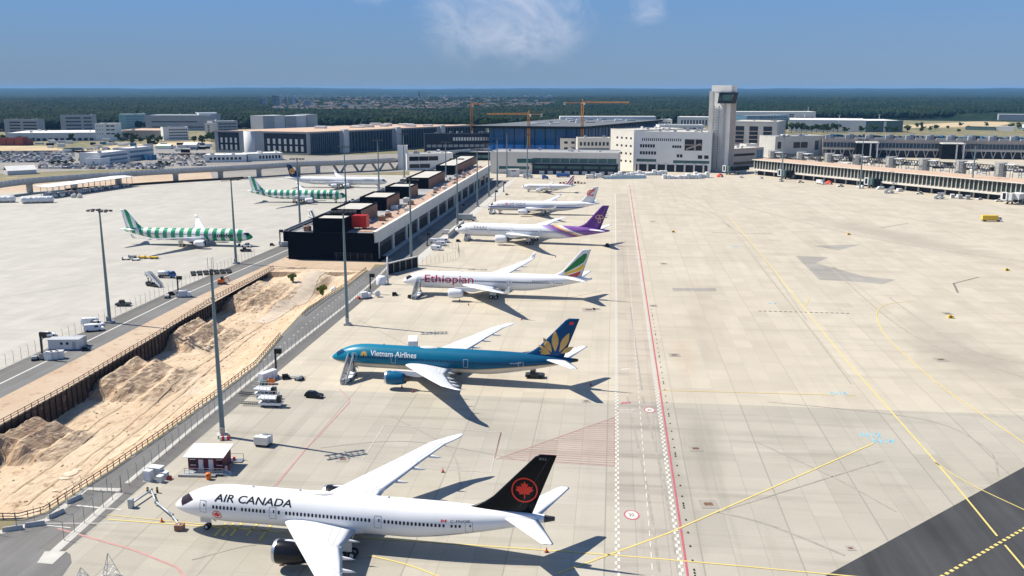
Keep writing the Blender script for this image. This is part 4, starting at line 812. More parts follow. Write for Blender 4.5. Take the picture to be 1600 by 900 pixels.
# retaining wall: timber lagging between soldier piles
rw = thing('retaining_wall', 'dark retaining wall of steel piles and timber lagging along the sand pit', 'wall', (0, 0, 0))
wl_ = [Vector((along(hl, y), y, 0)) for y in [lerp(G(0, 720).y-20, 366, i/60) for i in range(61)]]
m = MB(); vs = []
for p in wl_: vs += [p+Vector((.05, 0, -6.2)), p+Vector((.05, 0, -.02))]
m.add(vs, [(2*i, 2*i+2, 2*i+3, 2*i+1) for i in range(60)])
t = NT('lagging'); t.obj(); ms = t.mapv(scale=(.5, .5, 4)); n = t.noise(1.2, 5, .65, ms); c = t.mix(t.rng(n, .35, .65), (.030, .021, .016), (.085, .056, .042)); c = t.mix(t.rng(t.noise(.5, 4), .55, .7), c, (.15, .115, .09)); m.build('lagging', t.out(c, .9), rw)
m = MB()
vs = []
for p in wl_: vs += [p+Vector((-.35, 0, .03)), p+Vector((.22, 0, .03)), p+Vector((.22, 0, -.55))]
m.add(vs, [(3*i, 3*i+1, 3*i+4, 3*i+3) for i in range(60)]+[(3*i+1, 3*i+2, 3*i+5, 3*i+4) for i in range(60)]); m.build('capping_beam', MC['dark_steel'], rw)
ysp = [lerp(G(0, 720).y-16, 365, i/93) for i in range(94)]
pile = None
for y in ysp:
    if pile is None:
        m = MB(); m.bx(.06, .36, -.16, .16, -6, .25); pile = m.build('pile', MC['dark_steel'], rw, (along(hl, y), y, 0))
    else:
        c_ = pile.copy(); COL.objects.link(c_); c_.location = (along(hl, y), y, 0)
def post_line(name, label, cat, pts, spacing, builder, rails, mats, group=None, postname='post', maxp=100):
    """a fence or railing: copies of one post along a path, plus continuous rails"""
    root = thing(name, label, cat, (0, 0, 0), 0, group); P_ = [Vector(p) for p in pts]
    seg = [(P_[i+1]-P_[i]).length for i in range(len(P_)-1)]; tot = sum(seg); n = int(tot/spacing)
    if n > maxp: n = maxp; spacing = tot/n
    def at(d):
        for i, s_ in enumerate(seg):
            if d <= s_ or i == len(seg)-1: return P_[i].lerp(P_[i+1], min(1, d/s_)), math.atan2(*(P_[i+1]-P_[i]).yx)
            d -= s_
    proto = None
    for k in range(n+1):
        p, a = at(k*tot/n)
        if proto is None: proto = builder().build(postname, mats[0], root, p, a)
        else:
            c_ = proto.copy(); COL.objects.link(c_); c_.location = p; c_.rotation_euler.z = a+random.uniform(-.02, .02); c_.rotation_euler.x = random.uniform(-.02, .02)
    m = MB()
    for z, w, h in rails:
        for i in range(len(P_)-1): m.bar(P_[i]+Vector((0, 0, z)), P_[i+1]+Vector((0, 0, z)), w, h)
    m.build('rail' if rails[0][1] > .05 else 'wire', mats[1], root)
    return root
def rail_post():
    m = MB(); m.bx(-.06, .06, -.06, .06, -.3, 1.25); return m
post_line('guard_rail', 'dark brown guard rail along the top of the retaining wall', 'railing', [Vector((along(hl, y)-.1, y, 0)) for y in [lerp(G(0, 720).y-18, 366, i/40) for i in range(41)]], 2.4, rail_post, ((1.15, .10, .14), (.62, .08, .12)), (MC['dark_steel'], MC['rust']))
R1_ = [G(-70, 812), G(31, 812), G(70, 801), G(170, 736), G(250, 681), G(330, 623), G(398, 571.5), G(438, 525)]
post_line('guard_rail', 'rusty guard rail between the sand and the service road', 'railing', R1_, 2.0, rail_post, ((1.15, .10, .14), (.62, .08, .12)), (MC['rust'], MC['rust']))
post_line('guard_rail', 'short far guard rail beside the road near the dark pier', 'railing', [G(473, 494), G(505, 470), G(540, 447), G(572, 422)], 1.6, rail_post, ((1.15, .10, .14), (.62, .08, .12)), (MC['rust'], MC['rust']))
def fence_post():
    m = MB(); m.tube([(0, 0, 0), (0, 0, 3.0), (.0, .35, 3.45)], .05, 5); return m
FW = tuple((z, .022, .022) for z in (.1, .8, 1.5, 2.2, 2.9))+((3.4, .02, .02),)
GV = M('fence_grey', (.30, .30, .29), .6, .3, .2, 1)
kf = [A(-85.9, 128), A(-86.2, 150), A(-86.9, 180), A(-87.2, 230), A(-86.5, 290), A(-87.1, 330), A(-88.5, 362)]
post_line('security_fence', 'grey wire fence with tall posts between the service road and the stands', 'fence', kf, 3.0, fence_post, FW, (GV, GV))
post_line('security_fence', 'grey wire fence along the outer edge of the pale apron road', 'fence', [A(-155.8, 120), A(-155.9, 180), A(-156, 250), A(-155.9, 300), A(-153, 380)], 3.2, fence_post, FW, (GV, GV))
post_line('security_fence', 'grey wire fence with cranked posts across the end of the service road', 'fence', [G(-30, 845), G(30, 827), G(75, 816), G(105, 792), G(133, 766), G(190, 769)], 2.6, fence_post, FW, (GV, GV))
post_line('security_fence', 'grey wire fence by the striped mast base and parked vans', 'fence', [G(640, 418), G(700, 408), G(718, 402), G(716, 390), G(655, 380)], 2.2, fence_post, FW, (GV, GV))
post_line('security_fence', 'low wire fence in front of the dark pier end', 'fence', [A(-134, 376), A(-118, 374), A(-99, 372)], 3, fence_post, FW, (GV, GV))
m = MB(); m.strip([G(0, 832), G(30, 825), G(75, 812), G(105, 788), G(135, 764), G(188, 766)], 1.5, z4); struct('kerb_strip', m, MC['kerb_concrete'])
bb = None
for i, (px, py) in enumerate(((20, 829), (55, 822), (88, 806), (116, 783))):
    if bb is None:
        m = MB(); m.loft([[(-1.5, -.3, 0), (1.5, -.3, 0), (1.5, .3, 0), (-1.5, .3, 0)], [(-1.5, -.22, .35), (1.5, -.22, .35), (1.5, .22, .35), (-1.5, .22, .35)], [(-1.4, -.1, .8), (1.4, -.1, .8), (1.4, .1, .8), (-1.4, .1, .8)]])
        bb = tag(m.build('barrier_block', MC['concrete_wall']), 'concrete barrier block in the row under the fence by the pit corner', 'barrier', 'barrier blocks by the pit corner'); o = bb
    else: o = bb.copy(); COL.objects.link(o)
    o.location = G(px, py); o.rotation_euler.z = R(20 if i < 2 else 62)
# ------------------------------------------------------------------ floodlight masts
def mast(label, loc, rz=0, big=False, h=35, r0=.55, group='floodlight masts on the aprons'):
    root = thing('floodlight_mast', label, 'light mast', loc, rz, group)
    m = MB(); m.bbox(-1.1, 1.1, -1.1, 1.1, 0, .7); m.build('base', MC['concrete_wall'], root)
    m = MB(); m.lathe([(.7, r0), (h*.3, r0*.86), (h*.7, r0*.62), (h, r0*.42)], 14); m.build('pole', MC['mast_green'], root)
    m = MB(); m.bx(-.45, .45, -1.0, -.55, .7, 2.2); m.build('cabinet', MC['grey_metal'], root)
    m = MB(); m.bar((-3.4, 0, h), (3.4, 0, h), .16)
    for x in ((-3.2, -1.6, 1.6, 3.2) if not big else (-3.4, -2.2, -1.0, 1.0, 2.2, 3.4)): m.bar((x, -1.1, h), (x, 1.1, h), .13)
    m.tube([(0, 0, h-.8), (0, 0, h+.35)], .38, 10)
    if big:
        m.bar((0, -2.2, h), (0, 2.2, h), .16)
        for x, y in ((.5, .3), (-.6, -.2), (.1, -.6)): m.bar((x, y, h), (x, y, h+2.8), .07)
    m.build('head_frame', MC['dark_metal'], root)
    fl = None
    for x in ((-3.2, -1.6, 1.6, 3.2) if not big else (-3.4, -2.2, -1.0, 1.0, 2.2, 3.4)):
        for y in (-1.1, 1.1):
            if fl is None:
                k = MB(); k.box((0, 0, -.25), (.95, .5, .45), 0, 0, 0, R(18)); fl = k.build('floodlight', MC['dark_metal'], root)
                o = fl
            else: o = fl.copy(); COL.objects.link(o)
            o.location = (x, y, h)
    return root
mast('tall light mast on the edge of the pale apron beside two parked white vans', G(171.7, 504.4), -AZ-.2)
mast('nearest tall light mast, many lamps, standing behind the white roofed cabin', G(348, 682), -AZ+.5, True)
mast('tall light mast in front of the striped airliner nose', G(369, 412), -AZ)
mast('tall light mast on a white base beside the service road, left of the blue airliner', G(542.8, 507.5), -AZ+.2, True)
P0 = mast('tall light mast at the pier roadside, nearest of its row', G(643, 414), -AZ, r0=.6)
for lb, p in (('second mast of the row beside the pier, by the nose of the purple tailed airliner', G(715, 352)), ('third mast of the row beside the pier', G(746, 323)), ('fourth mast of the row beside the pier', G(764, 307)), ('fifth mast of the row beside the pier', G(777, 292)),
        ('light mast farthest along the pier row by the pale terminal wing', G(792, 277)), ('light mast between the two striped airliners', G(469, 352)), ('light mast behind the four engined airliner', G(590, 219, 35)*1),
        ('light mast near the V shaped viaduct legs', G(630, 209, 35)*1), ('light mast beyond the roof plant of the pier', G(537.5, 229, 35)*1), ('light mast by the white rail building', G(696, 222, 35)*1),
        ('light mast in front of the right pier, third jet bridge', G(1343.3, 294.6)), ('light mast in front of the right pier, nearest', G(1516.6, 308)), ('light mast in front of the right pier beside the control tower', G(1221, 283)), ('light mast beside the near pale terminal wing, in front of blue glass', G(824, 210, 35)*1)):
    p = Vector((p[0], p[1], 0)); dup(P0, p, -AZ+random.uniform(-.2, .2), lb)
# ------------------------------------------------------------------ dark pier with plant boxes on its roof
PH = HT(587, 408, 365); po = G(587, 408); PA = R(6.55)
pier = thing('pier_building', 'long dark pier with brown plant boxes along its roof and a navy end wall', 'terminal pier', po, -PA)
PL = 352.0; PW = 38.5
def pier_uv(px, py, z=None):
    d = G(px, py, PH if z is None else z)-po; return d.x*math.cos(PA)-d.y*math.sin(PA), d.x*math.sin(PA)+d.y*math.cos(PA)
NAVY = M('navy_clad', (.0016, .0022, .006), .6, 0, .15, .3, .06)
m = MB(); m.add([(-PW+1, 0, 0), (.6, 0, 0), (-.8, 0, PH-4), (-.1, 0, PH-4), (-.1, 0, PH), (-PW-.6, 0, PH), (-PW-.6, 0, PH-4), (-PW+.2, 0, PH-4)], []);
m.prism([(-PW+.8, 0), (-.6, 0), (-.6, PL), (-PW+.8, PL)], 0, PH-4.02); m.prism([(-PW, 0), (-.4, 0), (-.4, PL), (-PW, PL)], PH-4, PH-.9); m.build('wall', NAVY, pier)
m = MB(); m.prism([(-.6, .0), (1.2, .0), (.4, 4), (-.6, 4)], 0, PH-4); m.build('end_buttress', NAVY, pier)
m = MB(); m.prism([(-PW+.3, .5), (-.8, .5), (-.8, PL), (-PW+.3, PL)], PH-.88, PH-.4); m.build('roof', MC['grey_roof'], pier)
m = MB(); m.prism([(-9.8, 6), (-2.2, 6), (-2.2, PL-4), (-9.8, PL-4)], PH-.39, PH-.15); m.build('roof_walkway', MC['terracotta'], pier)
m = MB(); m.bx(-.4, .5, .25, PL, PH-4.6, PH+.7); m.bx(-1.0, -.4, .25, PL, PH-1.0, PH+.7); m.build('fascia', MC['cream'], pier)
m = MB(); m.bx(-PW-.9, -PW, -.4, PL, PH-4, PH+.3); m.bx(-PW, -.5, -.4, .0, PH-4, PH+.2); m.build('parapet', NAVY, pier)
m = MB(); m.tube([(-PW-.2, -.2, PH+.8), (-PW-.2, PL, PH+.8)], .35, 8); m.tube([(-PW+1.3, -.2, PH+.6), (-PW+1.3, PL, PH+.6)], .25, 8)
for k in range(40): m.bx(-PW-.3, -PW+1.4, k*PL/40, k*PL/40+.2, PH, PH+.6)
m.build('roof_duct', MC['grey_metal'], pier)
M('tan_wall_', (.42, .38, .33), .8); pr = None; np_ = 13
for k in range(np_):
    y = 4+k*(PL-8)/np_
    if pr is None:
        m = MB(); m.bx(-.62, .2, 0, 2.4, 0, PH-4.6); pr = m.build('pier_column', MC['cream'], pier, (0, y, 0)); o = pr
        m = MB(); m.bx(-.65, -.5, 3.6, (PL-8)/np_-1, PH-9.6, PH-5.2); bay = m.build('window', MC['black_glass'], pier, (0, y, 0)); o2 = bay
        m = MB()
        for q in range(9): m.bx(-.5, -.4, 5.2+q*2.3, 5.5+q*2.3, PH-7.0, PH-5.3)
        fin_ = m.build('window_fin', MC['tan_wall_'], pier, (0, y, 0)); o3 = fin_
        m = MB(); m.bx(-.65, -.45, 5, (PL-8)/np_-1.5, 0, 4.2); dr = m.build('shutter_door', MC['charcoal'], pier, (0, y, 0)); o4 = dr
    else:
        for q in (pr, bay, fin_, dr):
            o = q.copy(); COL.objects.link(o); o.location = (0, y, 0)
boxes = [((545, 361), (562, 349)), ((568, 349), (592, 336)), ((603, 328), (625, 318)), ((636, 309.5), (654, 303)), ((662, 294), (690, 281)), ((701, 272.5), (741, 255))]
names = ('lowest plant box', 'second', 'third', 'fourth', 'fifth', 'sixth')
for i, (a_, b_) in enumerate(boxes):
    (u0, v0), (u1, v1) = pier_uv(*a_), pier_uv(*b_); ur = -13.6; ul = -27.5; hb = 5.6
    if i == 0: v0, v1 = 3, 17; hb = 5.0
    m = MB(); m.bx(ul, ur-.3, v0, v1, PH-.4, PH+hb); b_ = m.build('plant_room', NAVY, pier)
    m = MB(); m.bx(ur-.3, ur, v0+.2, v1, PH-.3, PH+hb-.1); m.build('side_cladding', MC['brown_clad'] if i else NAVY, b_)
    m = MB(); m.bx(ul+1, ur-1, v0+1, v1-1, PH+hb-.3, PH+hb+.06); m.build('roof_sheet', MC['light_roof'], b_)
    m = MB()
    for x0, x1, y0, y1 in ((ul, ur, v0, v0+.5), (ul, ur, v1-.5, v1), (ul, ul+.5, v0+.5, v1-.5), (ur-.5, ur, v0+.5, v1-.5)): m.bx(x0, x1, y0, y1, PH+hb, PH+hb+.7)
    m.build('roof_edge', NAVY, b_)
u, v = pier_uv(541, 357); 
m = MB(); m.bx(-13.2, -6.8, 12, 17, PH+.6, PH+5.2); rm = m.build('cooling_unit', M('red_unit', (.60, .03, .02), .5, 0, .25, 2), pier)
m = MB()
for k in range(5): m.loft([[(-13.2+k*1.28+.64+.64*math.cos(a), y, PH+5.2+.55*math.sin(a)) for a in [math.pi*j/8 for j in range(9)]] for y in (12, 17)], True)
m.build('curved_cover', MC['red_unit'], rm)
m = MB()
for x in (-13, -10, -7): m.bx(x-.1, x+.1, 12.1, 12.3, PH-.2, PH+.6); m.bx(x-.1, x+.1, 16.7, 16.9, PH-.2, PH+.6)
m.build('leg', MC['dark_metal'], rm)
random.seed(5); un = []
for mt in ('off_white', 'brown_clad', 'grey_metal'):
    m = MB(); m.bbox(-.9, .9, -1.2, 1.2, 0, 1.6); m.lathe([(1.6, .6), (1.8, .6), (1.8, .01)], 12); un.append(m.mesh('roof_unit', MC[mt]))
    m = MB(); m.bx(-.5, .5, -.5, .5, 0, 1.1); m.bx(-1.4, 1.4, -.2, .2, .2, .5); un.append(m.mesh('roof_unit', MC[mt]))
for k in range(74):
    y = 6+k*4.6+random.uniform(-1.5, 1.5); x = random.choice((-11.8, -11, -7, -5, -3.6, -31, -34)); o = bpy.data.objects.new('roof_unit', random.choice(un)); COL.objects.link(o); o.parent = pier
    sc_ = random.uniform(.7, 1.5); o.location = (x, y, PH-.4); o.scale = (sc_, sc_, sc_); o.rotation_euler.z = random.choice((0, math.pi/2))
# road and pavement along the pier
m = MB(); w_ = lambda x, y: po+Vector((x*math.cos(PA)+y*math.sin(PA), -x*math.sin(PA)+y*math.cos(PA), 0))
m.poly([w_(2.6, 2), w_(15, -6), w_(15, PL), w_(2.6, PL)], z3); struct('road', m, ASPH)
m = MB(); m.poly([w_(15, -10), w_(19.5, -10), w_(19.5, PL), w_(15, PL)], z4); struct('pavement', m, MC['kerb_concrete'])
m = MB(); m.poly([w_(-40, -2), w_(2.6, -2), w_(2.6, PL), w_(-40, PL)], z2); struct('pavement', m, MC['concrete_wall'])
m = MB(); m.bx(-.15, .15, 0, 46, 0, 2.6); m.bx(-.25, .25, 0, 46, 2.6, 2.75); tag(m.build('boundary_wall', MC['concrete_wall'], None, w_(19.5, 62), -PA), 'pale concrete wall along the pier road by the mast row', 'wall')
for (px, py, ln, lab) in ((640, 443, 24, 'dark ribbed noise wall by the white lettered airliner nose'),):
    p = G(605, 430); q = G(652, 418); a = math.atan2((q-p).y, (q-p).x); L_ = (q-p).length
    nw = thing('noise_wall', lab, 'wall', p, a)
    m = MB(); m.bx(0, L_, -.1, .1, .2, 4.3); m.build('panel', MC['charcoal'], nw); m = MB(); m.bx(-.2, L_+.2, -.45, .45, 4.3, 4.7); m.bx(-.2, L_+.2, -.4, .4, 0, .2); m.build('coping', MC['concrete_wall'], nw)
    m = MB(); m.bx(-.12, .12, -.3, -.1, .2, 4.3); c0 = m.build('post', MC['grey_metal'], nw)
    for k in range(1, 6): c_ = c0.copy(); COL.objects.link(c_); c_.location.x = k*L_/5
# ------------------------------------------------------------------ buildings beyond the aprons
def copies(proto, locs):
    for l in locs:
        c_ = proto.copy(); COL.objects.link(c_); c_.location = Vector(l)
def building(name, label, cat, pl, pr, depth, top, wall='concrete_wall', roof='grey_roof', wins=(), swins=(), group=None, parapet=.6, units=0, h=None):
    p, q = G(*pl), G(*pr); a = math.atan2((q-p).y, (q-p).x); w = (q-p).length
    h = h or HT(pl[0], pl[1], top)
    r = thing(name, label, cat, p, a, group)
    m = MB(); m.bx(0, w, 0, depth, 0, h); m.build('wall', MC[wall], r)
    m = MB(); m.bx(.35, w-.35, .35, depth-.35, h-.2, h+.06); rf = m.build('roof', MC[roof], r)
    if parapet:
        m = MB(); o = .08
        for x0, x1, y0, y1 in ((-o, w+o, -o, .3), (-o, w+o, depth-.3, depth+o), (-o, .3, .3, depth-.3), (w-.3, w+o, .3, depth-.3)): m.bx(x0, x1, y0, y1, h-.1, h+parapet)
        m.build('parapet', MC[wall], r)
    for k in range(units):
        m = MB(); x, y = random.uniform(.1, .9)*w, random.uniform(.15, .85)*depth; sx, sy, sz = random.uniform(1.2, 4), random.uniform(1.2, 4), random.uniform(1, 2.6)
        m.bbox(x, x+sx, y, y+sy, h, h+sz); m.build('roof_unit', MC[random.choice(('off_white', 'grey_wall', 'grey_metal'))], r)
    def grid(x0, x1, z0, z1, nx, nz, fx, fz, mt, side):
        L_ = w if side == 'f' else depth
        cw, ch = (x1-x0)*L_/nx, (z1-z0)*h/nz; m = MB()
        if side == 'f': m.bx(0, cw*fx, -.06, .25, 0, ch*fz)
        elif side == 'l': m.bx(-.06, .25, 0, cw*fx, 0, ch*fz)
        else: m.bx(-.25, .06, 0, cw*fx, 0, ch*fz)
        pr_ = None
        for i in range(nx):
            for j in range(nz):
                s_ = x0*L_+cw*(i+(1-fx)/2); z = z0*h+ch*(j+(1-fz)/2); l = (s_, 0, z) if side == 'f' else (0, s_, z) if side == 'l' else (w, s_, z)
                if pr_ is None: pr_ = m.build('window', MC[mt], r, l)
                else: copies(pr_, [l])
    for g in wins: grid(*g, 'f')
    for g in swins: grid(*g[:-1], g[-1])
    return r, w, h
def add(r, name, mt, *boxes):
    m = MB()
    for b in boxes: m.bx(*b)
    return m.build(name, MC[mt], r)
random.seed(21)
GL = 'black_glass'; BL = 'blue_glass'
M('teal_wall', (.20, .36, .38), .6, 0, .06, .2); M('pale_wall', (.58, .59, .60), .7, 0, .06, .1); M('white_wall', (.77, .76, .72), .7, 0, .05, .1); M('blue_wall', (.02, .13, .27), .6, 0, .08, .2); M('red_clay', (.26, .07, .05), .8); M('slate', (.020, .028, .042), .5, 0, .2, .3, .2); M('shade_green', (.10, .17, .16), .5); M('roof_sky', (.42, .44, .46), .6, 0, .1, .1); M('film_blue', (.03, .22, .62), .3, 0, .12, .4); M('tan_wall', (.42, .36, .31), .8, 0, .08, .2); M('steel_blue', (.10, .19, .27), .4, .2, .25, .4)
# --- left of the viaduct
building('office_block', 'grey office block with four dark window bands before the far left woods', 'office', (8, 209), (61, 209.5), 16, 187, 'grey_wall', 'roof_sky', [(.16, .48, .08, .92, 6, 4, .94, .45, GL), (.56, .96, .08, .92, 7, 4, .94, .45, GL)], [(.2, .8, .1, .9, 2, 4, .5, .4, GL, 'l')], units=3)
building('cargo_hall', 'long pale cargo hall with a row of dark loading docks and white roof', 'warehouse', (10, 221), (184, 219.5), 85, 208.5, 'pale_wall', 'white_wall', [(.1, .95, .02, .36, 16, 1, .62, 1, 'slate')], units=5)
building('office_block', 'pale office block with red brick ends behind the cargo hall', 'office', (96, 207), (149, 206.5), 18, 180.5, 'grey_wall', 'roof_sky', [(.16, .60, .1, .95, 6, 4, .95, .45, BL), (.68, .92, .1, .95, 4, 4, .95, .45, BL)], units=2)
r, w, h = building('storage_shed', 'bright blue low shed beside the brick ended block', 'shed', (110, 205.5), (139, 206), 20, 197.5, 'blue_wall', 'roof_sky')
r, w, h = building('office_block', 'small white three storey office at the right end of the cargo hall', 'office', (150, 219.8), (183, 219.6), 24, 193.5, 'white_wall', 'light_roof', [(.5, .95, .3, .98, 2, 3, .8, .35, GL), (.05, .42, .3, .98, 3, 3, .35, .25, GL)], units=1)
for i, (x0, x1, y, t_) in enumerate(((0, 10, 227.5, 216.5), (11, 22, 227.5, 216.8), (24, 36, 227.6, 215.2), (37, 44, 227.2, 219.5))):
    building('brick_shed', ('dark red shed at the far left edge before the cargo hall', 'dark red shed, second from the far left edge', 'tallest dark red shed of the row by the dry grass', 'smallest dark red shed at the right end of its row')[i], 'shed', (x0-3 if i == 0 else x0, y), (x1, y), 14, t_, 'red_clay', 'red_clay', group='dark red sheds')
building('office_block', 'teal fronted long block with a cream left end by the woods', 'office', (187, 203), (228, 202.5), 40, 179, 'teal_wall', 'roof_sky', [(.28, .97, .1, .95, 6, 5, .95, .4, 'steel_blue')], units=2)
building('cargo_hall', 'long light grey hall beside the teal fronted block', 'warehouse', (228, 204), (329, 204), 60, 180.5, 'grey_wall', 'roof_sky', [(.1, .8, .55, .62, 20, 1, .96, 1, GL), (.1, .9, .2, .27, 16, 1, .9, 1, GL)], units=4)
building('office_block', 'teal end block at the right end of the long light grey hall', 'office', (312, 203), (341, 202.5), 50, 177, 'pale_wall', 'roof_sky', [(.62, .99, .05, .95, 1, 1, 1, 1, 'teal_wall')])
building('warehouse', 'low warehouse with flat tan roof beside the white banded office', 'warehouse', (181, 217.5), (256, 218), 75, 204, 'tan_wall', 'tan_roof', (), units=3)
building('office_block', 'white office with four dark window bands right of the tan roofed warehouse', 'office', (256, 219.5), (295, 218.5), 20, 199.5, 'white_wall', 'slate', [(.22, .97, .05, .93, 9, 4, .8, .45, GL)], units=2)
building('office_block', 'cream block with dark window slots left of the grey parking garage', 'office', (321, 211), (336, 211), 16, 193, 'cream', 'light_roof', [(.25, .5, .1, .9, 1, 5, .8, .5, GL)])
building('office_block', 'grey block with a mast behind the parking garage corner', 'office', (333, 208), (372, 207), 30, 190, 'grey_wall', 'roof_sky', [(.05, .95, .15, .9, 5, 3, .9, .4, BL)], units=3)
r, w, h = building('office_pavilion', 'low white block in front of the two storey car park office', 'office', (134, 258.5), (157, 258.8), 16, 248.5, 'white_wall', 'white_wall', [(.5, .6, .4, .6, 1, 1, 1, 1, GL)])
building('office_pavilion', 'white two storey office with two dark window bands by the parked cars', 'office', (157, 257.5), (201, 252), 22, 240, 'pale_wall', 'white_wall', [(.04, .97, .12, .9, 9, 2, .96, .42, 'steel_blue')], units=2)
building('office_pavilion', 'white two storey office nearest the parking garage side of the car park', 'office', (202, 251.5), (241, 247), 18, 232.5, 'pale_wall', 'white_wall', [(.04, .97, .12, .92, 8, 2, .96, .45, 'steel_blue')], units=1)
building('storage_shed', 'dark blue container shed beside the white offices', 'shed', (230, 250.5), (245, 249.5), 9, 243.5, 'blue_wall', 'roof_sky')
t_ = thing('marquee', 'white marquee hall between the viaduct and the car park', 'marquee', G(12, 274), math.atan2((G(57.5, 271.5)-G(12, 274)).y, (G(57.5, 271.5)-G(12, 274)).x)); w = (G(57.5, 271.5)-G(12, 274)).length
add(t_, 'wall', 'pale_wall', (0, w, 0, 13, 0, 3.6)); m = MB(); m.loft([[(x, -.4, 3.6), (x, 6.5, 7.2), (x, 13.4, 3.6), (x, 6.5, 6.9)] for x in (-.3, w+.3)]); m.build('roof', MC['white_wall'], t_)
# --- viaduct
vp = spline(PX_((-130, 330), (-40, 314), (47, 301), (185, 289.5), (275, 283.5), (345, 279.5), (400, 276), (466, 271.5), (530, 269), (590, 266), (632, 262), (690, 252), (760, 246)), 6)
VZ = 8.2; via = thing('viaduct', 'curving concrete viaduct with a pale noise barrier crossing behind the pale apron', 'bridge', (0, 0, 0))
def offs(pts, d):
    out = []
    for i, p in enumerate(pts):
        t2 = pts[min(i+1, len(pts)-1)]-pts[max(i-1, 0)]; t2.normalize(); out.append(Vector((p.x-t2.y*d, p.y+t2.x*d, 0)))
    return out
def deckstrip(d0, d1, z0, z1):
    a_, b_ = offs(vp, d0), offs(vp, d1); return [[(p.x, p.y, z0), (q.x, q.y, z0), (q.x, q.y, z1), (p.x, p.y, z1)] for p, q in zip(a_, b_)]
m = MB(); m.loft(deckstrip(-5.5, 5.5, VZ-.55, VZ)); m.loft(deckstrip(-3.2, 3.2, VZ-2.1, VZ-.553)); m.build('deck', MC['concrete_wall'], via)
m = MB(); m.loft(deckstrip(-4.6, 4.6, VZ+.004, VZ+.06)); m.build('carriageway', ASPH, via)
for d in (-5.3, 5.0):
    m = MB(); m.loft(deckstrip(d, d+.3, VZ+.002, VZ+1.0)); m.build('parapet', MC['concrete_wall'], via)
m = MB(); m.loft(deckstrip(-5.15, -5.07, VZ+1.0, VZ+2.3)); nb = m.build('noise_barrier', MC['pale_wall'], via)
o_ = offs(vp, -5.3); pp = None
for i in range(2, len(o_)-1):
    for q in (0, .5):
        p = o_[i].lerp(o_[i+1], q)
        if pp is None: m = MB(); m.bx(-.1, .1, -.1, .1, VZ+.9, VZ+2.4); pp = m.build('barrier_post', MC['grey_metal'], via, p)
        else: copies(pp, [p])
for px, py in ((47, 301), (116, 294), (185, 289.5), (275, 283.5), (345, 279.5), (405, 276), (466, 271.5), (497, 270.5)):
    p = G(px, py); m = MB(); m.loft([[(p.x-1.8*k, p.y-1.0, z), (p.x+1.8*k, p.y-1.0, z), (p.x+1.8*k, p.y+1.0, z), (p.x-1.8*k, p.y+1.0, z)] for z, k in ((0, 1), (VZ-3, 1), (VZ-2.1, 1.5))]); m.build('pillar', MC['concrete_wall'], via)
for px, py in ((531, 269), (562, 267.5), (591, 266), (617, 263.5)):
    p = G(px, py); m = MB()
    for s_ in (-1, 1): m.loft([[(p.x+s_*k-1.1, p.y-.8, z), (p.x+s_*k+1.1, p.y-.8, z), (p.x+s_*k+1.1, p.y+.8, z), (p.x+s_*k-1.1, p.y+.8, z)] for z, k in ((0, 1.2), (VZ-2.1, 5.2))])
    m.build('v_pillar', MC['concrete_wall'], via)
m = MB(); vb = offs(vp, -9.5)[14:34]
for a_, b_ in zip(vb, vb[1:]): m.bar(a_+Vector((0, 0, .8)), b_+Vector((0, 0, .8)), .4, 1.6)
tag(m.build('boundary_wall', MC['dark_steel']), 'low dark wall under the viaduct at the back of the pale apron', 'wall')
# --- grey parking garage with dark fins
gl, gc, gr = G(337, 238), G(482, 242.5), G(762, 224); GH = HT(482, 242.5, 207.5)
gar = thing('parking_garage', 'large grey parking garage with dark vertical fins and tan roof edge', 'garage', (0, 0, 0))
gb = gl+(gr-gc)*.9
def quadwall(p, q, z0, z1, th): d = (q-p).normalized(); n = Vector((-d.y, d.x, 0))*th; return [(p.x, p.y), (q.x, q.y), (q.x+n.x, q.y+n.y), (p.x+n.x, p.y+n.y)]
m = MB(); m.prism([(p.x, p.y) for p in (gl, gc, gr, gb)], 0, GH); m.build('wall', MC['grey_wall'], gar)
m = MB(); m.poly([gl+(gb-gl)*.02+(gc-gl)*.02, gc+(gr-gc)*.02-(gc-gl)*.02, gr-(gc-gl)*.02, gb+(gc-gl)*.02], GH+.05); rf = m.build('roof', MC['tan_roof'], gar)
def facade(p, q, s0, s1, z0, z1, name, mt, n, fill, off=.15, prot=.2):
    d = (q-p).normalized(); nn = Vector((d.y, -d.x, 0)); L_ = (q-p).length; cw = (s1-s0)*L_/n; a_ = math.atan2(d.y, d.x); pr_ = None
    for i in range(n):
        l = p+d*(s0*L_+cw*(i+.5))
        if pr_ is None: m = MB(); m.bx(-cw*fill/2, cw*fill/2, -off, prot, z0, z1); pr_ = m.build(name, MC[mt], gar if name != 'fin' else gar, l, a_)
        else: copies(pr_, [l])
    return pr_
facade(gl, gc, .04, .27, 3, GH-1.2, 'window', 'slate', 1, 1); facade(gl, gc, .54, .985, 2, GH-1.2, 'window', 'slate', 1, 1)
M('louvre_light', (.62, .62, .60), .5)
for (s0, s1, n) in ((.05, .26, 4), (.56, .97, 7)):
    for z0 in (3.6, 11.2): facade(gl, gc, s0, s1, z0, z0+5.6, 'window_screen', 'louvre_light', n, .42, .3)
for s0, s1 in ((.012, .15), (.20, .42), (.475, .675), (.73, .985)):
    facade(gc, gr, s0, s1, .5, GH-1.0, 'window', 'slate', 1, 1); facade(gc, gr, s0, s1, .5, GH-.9, 'fin', 'steel_blue', 14, .16, .7)
for s_ in (.175, .448, .705):
    p = gc.lerp(gr, s_); a_ = math.atan2((gr-gc).y, (gr-gc).x); m = MB(); m.bx(-3.2, 3.2, -3.0, 3, 0, GH+2.2); m.build('stair_core', MC['pale_wall'], gar, p, a_)
